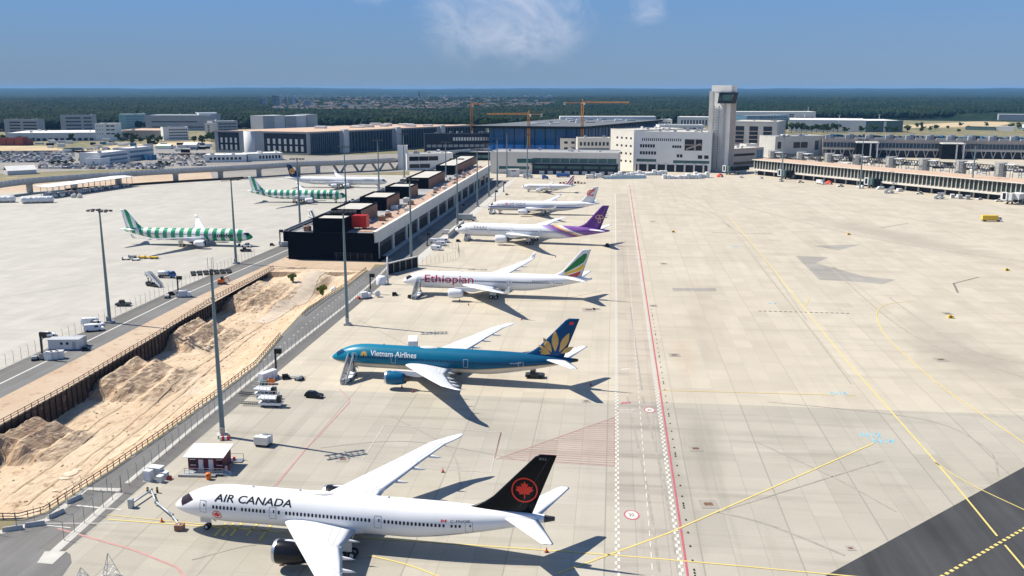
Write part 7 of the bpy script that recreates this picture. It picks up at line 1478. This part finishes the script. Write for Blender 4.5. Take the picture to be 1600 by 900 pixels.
MC['pier_white'] = MC['white_paint']; used = 0
LBL = []
pos = ['first', 'second', 'third', 'fourth', 'fifth', 'sixth', 'seventh', 'eighth', 'ninth', 'tenth', 'eleventh', 'twelfth', 'thirteenth', 'fourteenth']
for k in range(14):
    px = 1158+k*31; py = 275.5+(px-1158)*.093+random.uniform(0, 2.5); kind = random.choice(('car', 'van', 'van', 'truck', 'tractor'))
    lb = f'{pos[k]} vehicle from the control tower along the right pier front'
    if kind == 'truck': truck('white truck, '+lb, px, py, a_+R(random.uniform(-170, 0)), 'white_paint', 'white_wall', 5, 2.3, .9, group='vehicles along the right pier')
    elif kind == 'tractor': tractor('pale tow tractor, '+lb, px, py, R(random.uniform(0, 180)), 'off_white', 'vehicles along the right pier')
    else: car(('white van, ' if kind == 'van' else 'pale car, ')+lb, px, py, R(random.uniform(0, 360)), 'white_paint' if kind == 'van' else 'pale_grey_paint', kind, 'vehicles along the right pier', kind == 'van')
for lb, px, py, mt in (('red dome tent at the foot of the control tower', 1125, 276.5, 'red'), ('pink dome tent below the right pier glazing', 1295, 288, 'cone_red')):
    r = thing('dome_tent', lb, 'tent', G(px, py), 0); m = MB(); m.lathe([(0, 2.6), (1.2, 2.5), (2.3, 1.7), (2.8, .6), (2.9, .02)], 16); m.build('canopy', MC[mt], r); m = MB(); m.bx(-.6, .6, -2.7, -2.4, 0, 1.5); m.build('opening', MC['white_paint'], r)
stairs_truck('white stairs vehicle parked below the right pier glazing', 1392, 302, R(15), 3.6); stairs_truck('white stairs vehicle nearest in front of the right pier', 1470, 311, R(5), 3.2)
for k, px in enumerate((1488, 1500, 1512)): boxes_thing('site_container', ('grey container, left of three before the right pier', 'grey container, middle of three before the right pier', 'grey container, right of three before the right pier')[k], 'container', px, 309.5+k, a_, (('body', 'pale_wall' if k == 0 else 'galvanised', (-2.2, 2.2, -1.2, 1.2, .1, 2.6)), ('door', 'grey_wall', (-2.24, -2.2, -1.0, 1.0, .2, 2.4))), 'containers before the right pier')
# ------------------------------------------------------------------ car park
COLS = (('white', (.72, .72, .72)), ('silver', (.42, .43, .45)), ('grey', (.16, .165, .17)), ('black', (.02, .02, .022)), ('blue', (.03, .08, .22)), ('red', (.35, .03, .03)))
cmesh = []
for nm, c_ in COLS:
    M('paint_'+nm, c_, .3, 0, .02); m = MB(); shell(m, [(-2.1, .3), (-2.15, .75), (-2.0, .98), (-.6, 1.0), (1.1, .95), (2.0, .8), (2.15, .5), (2.1, .25)], .9); shell(m, [(-2.0, .97), (-1.75, 1.38), (-1.4, 1.45), (.1, 1.45), (.95, .96)], .80, .2, 1); m.bx(-1.5, .1, -.58, .58, 1.44, 1.52, 0)
    for x in (-1.35, 1.35):
        for y in (-.8, .8): m.lathe([(-.12, .02), (-.12, .32), (.12, .32), (.12, .02)], 8, 'Y', (x, y, .32), 2)
    cmesh.append((nm, m.mesh('parked_car', [MC['paint_'+nm], MC['black_glass'], MC['rubber']])))
random.seed(3); spots = []
for lot, (xa, xb, ya, yb, rows) in (('the far left car park', (-10, 112, 238.5, 253.5, 9)), ('the car park before the white offices', (58, 136, 257, 263.5, 4)), ('the car park strip under the white offices', (138, 252, 256.5, 264, 4)), ('the car park beside the parking garage', (246, 322, 241.5, 259, 8))):
    for i in range(rows):
        py = lerp(ya, yb, i/(rows-1)); y_ = G(400, py).y; x0, x1 = G(xa, py).x, G(xb, py).x; x = x0
        while x < x1:
            x += 2.75
            if random.random() < .12+(.2 if rows == 8 else 0): continue
            k = random.choices(range(6), (36, 24, 18, 14, 6, 3))[0]; spots.append((y_+random.uniform(-.4, .4), x, math.pi/2+random.choice((0, math.pi))+random.uniform(-.04, .04), k, lot))
spots.sort(); rest = [MB() for _ in range(1)]
for i, (y_, x, a2, k, lot) in enumerate(spots):
    nm, me = cmesh[k]
    if i < 290:
        o = bpy.data.objects.new('parked_car', me); COL.objects.link(o); o.location = (x, y_, 0); o.rotation_euler.z = a2; tag(o, f'{nm} car parked in {lot}', 'car', f'{nm} cars in {lot}')
    else:
        b = MB(); shell(b, [(-2.1, .3), (-2.15, .75), (-2.0, .98), (1.1, .95), (2.0, .8), (2.15, .5), (2.1, .25)], .9, 0, k); shell(b, [(-2.0, .97), (-1.4, 1.45), (.1, 1.45), (.95, .96)], .80, .2, 6); b.bx(-1.5, .1, -.58, .58, 1.44, 1.52, k); c2, s2 = math.cos(a2), math.sin(a2); R0 = rest[0]; off = len(R0.v)
        R0.v += [(x+p[0]*c2-p[1]*s2, y_+p[0]*s2+p[1]*c2, p[2]) for p in b.v]; R0.f += [tuple(q+off for q in f) for f in b.f]; R0.m += b.m; R0.sm += b.sm
tag(rest[0].build('parked_cars', [MC['paint_'+nm] for nm, _ in COLS]+[MC['black_glass']]), 'rows of cars filling the back of the car parks', 'cars', None, 'stuff')
for lb, px, py, c1, c2, bl in (('grey trailer truck on the dry grass beyond the car park', 122, 235.5, 'white_paint', 'grey_wall', 12), ('white truck left of two on the dry grass', 141, 235, 'white_paint', 'white_wall', 6), ('white truck right of the other on the dry grass', 152, 234, 'white_paint', 'white_wall', 4), ('blue and white truck right of the white trucks', 166, 234.5, 'blue', 'pale_wall', 7), ('long white lorry at the cargo hall dock', 168, 220.8, 'white_paint', 'white_wall', 10), ('white lorry in the middle of the cargo hall docks', 82, 222.5, 'white_paint', 'white_wall', 8), ('pale lorry below the cargo hall docks', 98, 224, 'white_paint', 'pale_wall', 10), ('white truck beside the green roofed tent', 281, 236.5, 'white_paint', 'white_wall', 8), ('dark truck near the parking garage', 304, 234.5, 'dark_metal', 'steel_blue', 7)): truck(lb, px, py, R(2), c1, c2, bl, 2.8, .9)
for lb, x0, x1, y, mt in (('green and white tent hall beyond the white offices', 243, 266, 233, 'livery_green'), ('white tent hall near the parking garage', 286, 307, 230, 'white_wall')):
    p = G(x0, y); q = G(x1, y); w = (q-p).length; r = thing('marquee', lb, 'marquee', p, 0); add(r, 'wall', 'white_wall', (0, w, 0, 12, 0, 3)); m = MB(); m.loft([[(x, -.3, 3), (x, 6, 5.6), (x, 12.3, 3), (x, 6, 5.2)] for x in (-.3, w+.3)]); m.build('roof', MC['white_wall'], r); m = MB(); m.loft([[(x, -.34, 3.05), (x, 1.5, 3.9), (x, 1.5, 3.85), (x, -.34, 3)] for x in (-.3, w+.3)]); m.build('roof_edge', MC[mt], r)
# ground surfaces of the landside
z1, z2, z3, z4, z5 = .02, .04, .055, .065, .075
for pts, mt in (([(-700, 248), (-20, 236), (110, 235), (262, 240), (335, 239), (335, 262), (130, 266), (-10, 272), (-700, 300)], LOT_G), ([(190, 232), (330, 226), (335, 242), (260, 242)], LOT_G)): m = MB(); m.poly(PX_(*pts), z1); struct('car_park', m, mt)
m = MB(); m.poly(PX_((-400, 330), (-40, 312), (47, 300), (185, 289), (345, 278), (345, 262), (185, 270), (47, 280), (-40, 288), (-400, 300)), z2); struct('bare_ground', m, DIRT)
m = MB(); m.poly(PX_((-400, 345), (60, 320), (85, 311), (215, 292), (345, 284), (345, 279), (185, 288), (47, 299), (-400, 330)), .05); struct('yard', m, PAV_WEST)
m = MB(); m.poly(PX_((334, 285), (475, 275), (640, 268), (720, 266), (780, 236), (480, 244), (337, 240), (326, 262)), .047); struct('yard', m, LOT_G)
m = MB(); m.poly(PX_((640, 290), (1000, 279), (1140, 277), (1700, 330), (1900, 300), (1640, 243), (1290, 240), (1200, 236), (1100, 236), (760, 233), (640, 245)), .03); struct('yard', m, PAV_FAR)
for pts in ([(-60, 228), (70, 228), (105, 234), (60, 239), (-60, 240)], [(105, 236), (190, 226), (320, 220), (335, 224), (200, 233), (130, 240)], [(1400, 196), (1560, 188), (1580, 192), (1560, 198), (1420, 200)]): m = MB(); m.poly(PX_(*pts), z1); struct('bare_ground', m, M('straw_ground', (.46, .36, .22), .95, 0, .2, .02))

random.seed(61)
for k in range(34):
    px, py = random.uniform(60, 334), random.uniform(224, 239)
    if 128 < px < 245 and py > 231: py = random.uniform(222, 229)
    c_ = random.choice(('white', 'white', 'grey', 'blue', 'dark')); mt = {'white': 'white_wall', 'grey': 'pale_wall', 'blue': 'blue_wall', 'dark': 'charcoal'}[c_]
    boxes_thing('site_container', f'{c_} container standing on the dry ground beyond the car parks', 'container', px, py, R(random.uniform(-15, 15)), (('body', mt, (-random.uniform(2.5, 6), random.uniform(2.5, 6), -1.3, 1.3, .1, random.uniform(2.5, 4.2))),), f'{c_} containers beyond the car parks')
for k in range(9):
    r = thing('lamp_post', 'thin grey lamp post among the car parks', 'lamp post', G(20+k*36, 252+5*math.sin(k*2.1)), 0, 'lamp posts in the car parks'); add(r, 'pole', 'galvanised', (-.12, .12, -.12, .12, 0, 11)); add(r, 'lamp_head', 'pale_wall', (-.9, .9, -.2, .2, 11, 11.25))

for lb, px, py, rz, c1, c2 in (('small dark hose cart in front of the white cabinets', 447, 592, 20, 'charcoal', 'grey_metal'), ('small grey hose cart between the cabinets and the blue airliner', 468, 594, 60, 'galvanised', 'charcoal'), ('small dark cart beside the storage tank', 617, 462, 10, 'charcoal', 'galvanised'), ('small dark cart at the nose of the red lettered airliner', 642, 466, 30, 'charcoal', 'off_white'), ('small pale cart by the docking display on the pale apron', 262, 466, 15, 'off_white', 'charcoal'), ('small dark cart by the fence of the pale apron', 268, 461, 40, 'charcoal', 'grey_metal'), ('small dark cart beside the blue grey cabin', 134, 548, 10, 'charcoal', 'blue_wall'), ('small grey cart left of the display pole on the pale apron', 55, 563, 30, 'galvanised', 'charcoal'), ('small dark cart near the pier foot', 425, 384, 15, 'charcoal', 'galvanised'), ('small dark cart under the purple airliner nose', 716, 378, 20, 'charcoal', 'off_white'), ('small pale cart left of the blue lined airliner', 765, 328, 0, 'off_white', 'galvanised'), ('small dark cart left of the small airliner', 792, 305, 0, 'charcoal', 'off_white')):
    cart('service_cart', lb, px, py, R(rz), [(-.9, .5, -.6, .6, .5, 1.2, c1, 'housing'), (.5, .9, -.5, .5, .5, .9, c2, 'reel')], 'service cart', 'small service carts at the stands')
# ------------------------------------------------------------------ trees, woods, town, air
def leafmat(name, c0, c1, c2, sc):
    t = NT(name); a = t.noise(sc, 3, .6); b = t.noise(sc*.12, 3, .5); c = t.mix(t.rng(a, .35, .65), c0, c1); c = t.mix(t.m('MULTIPLY', t.rng(b, .5, .68), .8), c, c2); t.p.inputs['Specular IOR Level'].default_value = .05; return t.out(c, .9)
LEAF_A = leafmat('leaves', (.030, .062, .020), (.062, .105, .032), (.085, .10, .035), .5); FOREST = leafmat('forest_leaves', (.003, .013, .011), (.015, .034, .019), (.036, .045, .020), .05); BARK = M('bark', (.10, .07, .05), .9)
def ico(sub):
    bm = bmesh.new(); bmesh.ops.create_icosphere(bm, subdivisions=sub, radius=1); v = np.array([p.co[:] for p in bm.verts]); f = np.array([[q.index for q in p.verts] for p in bm.faces]); bm.free(); return v, f
def crown_mesh(seed, h=10, w=4.2, nleaf=1500):
    g = np.random.default_rng(seed); vs = []; fs = []
    lobes = [(g.normal(0, w*.42), g.normal(0, w*.42), h*(.45+.5*g.random()), w*(.30+.28*g.random())) for _ in range(13)]
    for i in range(nleaf):
        cx, cy, cz, r_ = lobes[g.integers(len(lobes))]; d = g.normal(size=3); d /= np.linalg.norm(d); p = np.array([cx, cy, cz])+d*r_*(.65+.4*g.random())*np.array([1, 1, .8])
        a = g.normal(size=3); a /= np.linalg.norm(a); b = np.cross(a, d+.3*g.normal(size=3)); b /= np.linalg.norm(b)+1e-6; s_ = .28+.30*g.random(); k = len(vs); vs += [p-a*s_-b*s_*.6, p+a*s_-b*s_*.6, p+a*s_*.7+b*s_*.7, p-a*s_*.7+b*s_*.7]; fs.append((k, k+1, k+2, k+3))
    me = bpy.data.meshes.new('crown'); me.from_pydata([tuple(q) for q in vs], [], fs); me.materials.append(LEAF_A); return me
crowns = [crown_mesh(k) for k in range(3)]
def trunk_mesh():
    m = MB(); m.tube([(0, 0, -.2), (.1, 0, 2.5), (0, .1, 5), (.1, 0, 8)], [.34, .25, .18, .06], 7)
    for a, z in ((.5, 3), (2.4, 3.6), (4.2, 4.4), (5.5, 5)): m.tube([(0, 0, z), (1.2*math.cos(a), 1.2*math.sin(a), z+1.6), (2.1*math.cos(a), 2.1*math.sin(a), z+2.6)], [.13, .09, .03], 5)
    return m.mesh('trunk', BARK)
TRK = trunk_mesh()
def tree(label, p, s_=1.0, group=None, name='broadleaf_tree'):
    r = thing(name, label, 'tree', p, random.uniform(0, 6.28), group); a = bpy.data.objects.new('trunk', TRK); b = bpy.data.objects.new('crown', random.choice(crowns))
    for o in (a, b): COL.objects.link(o); o.parent = r
    r.scale = (s_*random.uniform(.9, 1.15), s_*random.uniform(.9, 1.15), s_); return r
random.seed(12)
for k in range(11): tree('bushy green tree in the row before the wide white warehouse', G(1228+k*8.2+random.uniform(-2, 2), 206.5+random.uniform(0, 1.5)), random.uniform(1.0, 1.5), 'trees before the white warehouse')
for k, px in enumerate((1320, 1345, 1365, 1385, 1398, 1418)): tree('green tree before the green grey warehouse section', G(px, 208), random.uniform(1.0, 1.3), 'trees before the green grey warehouse section')
for k in range(30):
    tree('green tree among the sheds left of the parking garage', G(random.choice((random.uniform(0, 60), random.uniform(186, 335), random.uniform(186, 335))), random.uniform(219.5, 226)), random.uniform(.5, .9), 'trees among the far left sheds')
for k in range(16): tree('green tree on the sandy ground beyond the rear pier', G(random.uniform(1415, 1610), random.uniform(198, 210)), random.uniform(.6, 1.1), 'trees beyond the rear pier')
for lb, px, py, s_ in (('left one of two round trees before the tan roofed warehouse', 199, 219.5, 1.0), ('right one of two round trees before the tan roofed warehouse', 208, 219.5, 1.0), ('dark tree before the cargo hall docks', 111, 222, 1.1), ('dark tree at the right end of the cargo hall', 185, 220.5, .95), ('tree at the right end of the tan roofed warehouse', 251, 218.5, .6)): tree(lb, G(px, py), s_)
for k in range(7): tree('green tree beside the grey parking garage corner', G(323+k*2.2+random.uniform(-1, 1), 220+random.uniform(-2, 2)), random.uniform(.8, 1.1), 'trees beside the grey garage')
for k, (px, py) in enumerate(((82, 258), (92, 257), (103, 257.5), (113, 255.5), (125, 253.5), (250, 258), (262, 260))): tree('low green tree between the car park rows', G(px, py), .42, 'low trees in the car parks')
for k in range(60):
    px = random.uniform(560, 1010); tree('tree at the front edge of the woods behind the terminal', G(px, random.uniform(200.5, 203)), random.uniform(1.4, 2.0), 'trees at the front edge of the woods')
bush_me = crowns[0].copy(); bush_me.materials[0] = leafmat('bush_leaves', (.10, .17, .03), (.17, .24, .05), (.14, .16, .05), .5)
for lb, px, py, s_ in (('bright green bush on the sand at the far end of the pit', 457, 437, .36), ('tall green bush in the hollow at the far end of the pit', 503, 448, .42)):
    p = G(px, py, -.5); p.z = pit_z((p.x-along(hl, p.y))/(along(hr, p.y)-along(hl, p.y)), p.y, p.x)-1.5; r = thing('bush', lb, 'bush', p, 0)
    for nm, me in (('stem', TRK), ('foliage', bush_me)): o = bpy.data.objects.new(nm, me); COL.objects.link(o); o.parent = r; o.scale = (.9, .9, 1.25)
    r.scale = (s_, s_, s_)
p = G(522, 446, -.8); p.z = pit_z((p.x-along(hl, p.y))/(along(hr, p.y)-along(hl, p.y)), p.y, p.x); m = MB(); m.loft([[(x+.3*math.sin(y*2), y, z) for x, z in ((-1.6*k, -.2), (-1.1*k, 1.0*k), (0, 1.6*k), (1.0*k, .9*k), (1.7*k, -.2))] for y, k in ((-2, .3), (-1.2, .9), (0, 1.05), (1.1, .85), (2, .3))], True); tag(m.build('tarpaulin', MC['plastic_wrap'], None, p, .4), 'pale crumpled tarpaulin in the hollow at the far end of the pit', 'tarpaulin')
# woods: crown clumps near, rolling canopy far
def front(px):
    tab = [(-400, 208), (0, 206), (185, 203), (345, 202), (420, 201), (560, 200), (1000, 199), (1060, 193), (1150, 187), (1300, 187), (1420, 187), (1560, 182), (2000, 182)]
    return interp(tab, px)[0]
def town_zone(px, py): return 425 < px < 870 and 148 < py < 179-(max(0, px-640)*.035)
iv, if_ = ico(1); iv2, if2 = ico(2)
def woods(name, lab, pts, hts, rad, ivx, ifx):
    n = len(pts); nv = len(ivx); g = np.random.default_rng(5)
    jit = 1+g.normal(0, .16, (n, nv, 1)); V = ivx[None]*jit*np.stack([rad, rad, hts*.42], 1)[:, None, :]; V[:, :, 0] += pts[:, None, 0]; V[:, :, 1] += pts[:, None, 1]; V[:, :, 2] += (hts*.60)[:, None]
    Fc = (ifx[None]+(np.arange(n)*nv)[:, None, None]).reshape(-1, 3); V = V.reshape(-1, 3)
    me = bpy.data.meshes.new(name); me.vertices.add(len(V)); me.vertices.foreach_set('co', V.ravel()); me.loops.add(Fc.size); me.loops.foreach_set('vertex_index', Fc.ravel().astype(np.int32)); me.polygons.add(len(Fc)); me.polygons.foreach_set('loop_start', np.arange(0, Fc.size, 3, dtype=np.int32)); me.polygons.foreach_set('loop_total', np.full(len(Fc), 3, dtype=np.int32)); me.polygons.foreach_set('use_smooth', np.ones(len(Fc), dtype=bool)); me.update(); me.validate()
    me.materials.append(FOREST); o = bpy.data.objects.new(name, me); COL.objects.link(o); return tag(o, lab, 'woods', None, 'stuff')
PT, HT_, RD = [], [], []; PT2, HT2, RD2 = [], [], []
g = np.random.default_rng(11)
az = np.radians(g.uniform(-36, 36, 110000)); D = np.exp(g.uniform(np.log(1350), np.log(6500), 110000))
for a, d in zip(az, D):
    x, y = d*math.sin(a), d*math.cos(a); zc = y*_c+70*_s; px = 800+FOC*x/zc; py = 450-FOC*(y*_s-70.7*_c)/zc
    if py > front(px)-.2: continue
    if town_zone(px, py) and g.random() < .38: continue
    if not town_zone(px, py) and 420 < px < 900 and d > 5200 and g.random() < .4: continue
    h = g.uniform(12, 19)*(.8 if town_zone(px, py) else 1); r_ = g.uniform(5.0, 8.5)*max(1, d/2600)**.8
    if d < 2100: PT2.append((x, y)); HT2.append(h); RD2.append(g.uniform(4.5, 7.5))
    else: PT.append((x, y)); HT_.append(h); RD.append(r_)
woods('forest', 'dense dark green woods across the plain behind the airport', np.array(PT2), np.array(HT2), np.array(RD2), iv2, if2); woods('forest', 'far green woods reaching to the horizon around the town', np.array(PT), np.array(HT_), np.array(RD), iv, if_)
m = MB(); na, nd = 150, 110; vs = []
for j in range(nd+1):
    d = 2300*(22500/2300)**(j/nd)
    for i in range(na+1):
        a = R(lerp(-38, 38, i/na)); x, y = d*math.sin(a), d*math.cos(a); zc = y*_c+70*_s; px = 800+FOC*x/zc; py = 450-FOC*(y*_s-70.7*_c)/zc
        z = 11+4*mn.noise(Vector((x*.01, y*.01, 1)))+3*mn.noise(Vector((x*.003, y*.003, 4)))+max(0, (d-11000)/11500)*(58+46*mn.noise(Vector((a*6, 2, 1)))+14*mn.noise(Vector((a*30, d*.0003, 3))))
        if town_zone(px, py) or d < 2500: z = .06
        vs.append((x, y, z))
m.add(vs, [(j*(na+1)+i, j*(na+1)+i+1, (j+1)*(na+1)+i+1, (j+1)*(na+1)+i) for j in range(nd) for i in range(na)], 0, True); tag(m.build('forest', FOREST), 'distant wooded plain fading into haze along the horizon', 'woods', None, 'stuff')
# town: small houses, blocks and towers
hm = []
M('roof_tile', (.16, .115, .105), .9, 0, .2, .05); M('roof_dark', (.105, .10, .10), .9, 0, .2, .05); M('plaster', (.62, .61, .58), .9, 0, .08, .05); M('plaster_grey', (.42, .42, .42), .9, 0, .08, .05)
for k, (w, d, h, wl2, rf) in enumerate(((11, 10, 6, 'plaster', 'roof_tile'), (14, 11, 7, 'plaster', 'roof_dark'), (22, 11, 8, 'plaster_grey', 'roof_tile'), (30, 12, 9, 'plaster', 'roof_tile'), (16, 12, 10, 'white_wall', 'roof_dark'))):
    m = MB(); m.bx(-w/2, w/2, -d/2, d/2, 0, h, 0); m.loft([[(x, -d/2-.5, h), (x, 0, h+d*.45), (x, d/2+.5, h)] for x in (-w/2-.4, w/2+.4)], True, 1)
    for q in range(int(w/3)): m.bx(-w/2+1+q*3, -w/2+2.2+q*3, -d/2-.05, -d/2+.1, 1.2, 2.8, 2); m.bx(-w/2+1+q*3, -w/2+2.2+q*3, -d/2-.05, -d/2+.1, h-2.6, h-1.2, 2)
    hm.append(m.mesh('house', [MC[wl2], MC[rf], MC['slate']]))
HL = ('small pale house with a red roof in the far town', 'pale house with a dark roof in the far town', 'long grey house with a red roof in the far town', 'long pale terrace with a red roof in the far town', 'white house with a dark roof in the far town')
random.seed(91); n0 = n1 = 0; ex_v = MB()
while n0 < 760:
    px, py = random.uniform(428, 866), 150+28*random.random()**.8
    if not town_zone(px, py) or (px > 700 and random.random() < .35): continue
    p = G(px, py); k = random.choices(range(5), (30, 20, 18, 12, 14))[0]
    if n0 < 470 and py > 154 and n1 < 290:
        o = bpy.data.objects.new('house', hm[k]); COL.objects.link(o); o.location = p; o.rotation_euler.z = random.uniform(-.8, .8); s_ = random.uniform(.8, 1.25); o.scale = (s_, s_, s_); tag(o, HL[k], 'house', 'houses of the far town'); n1 += 1
    else:
        w, d, h = random.uniform(8, 18), 7, random.uniform(5, 9); ex_v.bx(p.x-w/2, p.x+w/2, p.y, p.y+d, 0, h+6, 0); ex_v.loft([[(x, p.y-.5, h+6), (x, p.y+d/2, h+8.5), (x, p.y+d+.5, h+6)] for x in (p.x-w/2, p.x+w/2)], True, 1)
    n0 += 1
tag(ex_v.build('distant_town', [MC['plaster'], MC['roof_dark']]), 'farthest pale houses of the town merging into haze', 'town', None, 'stuff')
def block(label, px, py, top, wpx, mt='plaster_grey', group='tower blocks of the far town', name='tower_block', rows=10):
    p = G(px, py); sc = (p.y*_c+60*_s)/FOC; w = wpx*sc; h = HT(px, py, top); r = thing(name, label, 'tower block' if name == 'tower_block' else 'building', p, random.uniform(-.15, .15), group); add(r, 'wall', mt, (-w/2, w/2, 0, 16, 0, h)); add(r, 'roof', 'roof_sky', (-w/2+1, w/2-1, 1, 15, h, h+2.5))
    for k in range(rows): add(r, 'window', 'slate', (-w/2+1.5, w/2-1.5, -.15, .2, h*(k+.35)/rows, h*(k+.75)/rows))
for lb, px, py, t_, w_, mt in (('grey tower block, leftmost of the cluster above the silo block', 408, 172, 154, 6, 'plaster_grey'), ('pale tower block, second of the cluster', 414, 171.5, 153, 5, 'plaster'), ('tallest grey tower block right of the first pair', 429, 171, 149.5, 7, 'plaster_grey'), ('pale tower block beside the tallest one', 435.5, 171, 150.5, 5, 'plaster'), ('narrow tower block in the middle of the far cluster', 447, 169, 152, 4, 'plaster_grey'), ('pale tower block right of the narrow one', 455, 169, 154, 6, 'plaster'), ('grey tower block at the right end of the cluster', 459.5, 168, 153, 3.5, 'plaster_grey'), ('dark grey slab block above the near town edge', 481, 171, 158, 10, 'plaster'), ('white slab block, left of the pair far behind the terminal', 846, 157, 150.5, 7, 'white_wall'), ('white slab block, right of the pair far behind the terminal', 858, 157, 151, 9, 'white_wall')): block(lb, px, py, t_, w_, mt)
for lb, px, py, t_, w_, mt in (('long white school building at the front of the far town', 510, 173, 166.5, 24, 'white_wall'), ('cream school building beside the white one', 541, 172.5, 164, 14, 'cream'), ('long white hall with a brick roof band in the far town', 578, 169, 164, 28, 'plaster'), ('long white hall behind the houses of the far town', 620, 154, 150.5, 40, 'white_wall'), ('pale halls at the foot of the far left woods', 262, 174, 171, 26, 'white_wall'), ('white hall at the foot of the far left woods', 200, 173.5, 171, 24, 'white_wall')): block(lb, px, py, t_, w_, mt, 'long halls of the far town', 'town_hall', 2)
p = G(655, 160); r = thing('church', 'church with a pointed dark spire above the far town roofs', 'church', p, .2); add(r, 'nave', 'plaster', (4, 34, -7, 7, 0, 14)); add(r, 'tower', 'plaster_grey', (-4, 4, -4, 4, 0, 30)); m = MB(); m.loft([[(-4, -4, 30), (4, -4, 30), (4, 4, 30), (-4, 4, 30)], [(-.1, -.1, 62), (.1, -.1, 62), (.1, .1, 62), (-.1, .1, 62)]]); m.build('spire', MC['slate'], r)
# slim lamp posts on the far right
lp = None
for k, (px, py, t_) in enumerate(((1256, 204, 178), (1310, 207, 176), (1372, 206, 174), (1262, 186, 168))):
    p = G(px, py)
    if lp is None: lp = thing('lamp_post', 'thin tall lamp post before the white warehouse on the right', 'lamp post', p, 0, 'thin lamp posts by the right warehouse'); m = MB(); m.tube([(0, 0, 0), (0, 0, 28)], [.45, .28], 6); m.build('pole', MC['pale_wall'], lp); m = MB(); m.bx(-2.5, 2.5, -.3, .3, 27.6, 28.2); m.build('lamp_head', MC['pale_wall'], lp)
    else: dup(lp, p, 0)
# airport air: thin even haze over the plain
m = MB(); m.bx(-21000, 21000, -320, 23500, -8, 108); t = bpy.data.materials.new('haze_air'); t.use_nodes = True; n = t.node_tree.nodes; n.remove(n['Principled BSDF']); pv = n.new('ShaderNodeVolumePrincipled'); pv.inputs['Color'].default_value = (.25, .56, 1.0, 1); pv.inputs['Density'].default_value = HAZE; pv.inputs['Anisotropy'].default_value = 0.0; t.node_tree.links.new(pv.outputs[0], n['Material Output'].inputs['Volume'])
hz = tag(m.build('haze', t), None, None, None, 'stuff'); hz.display_type = 'WIRE'
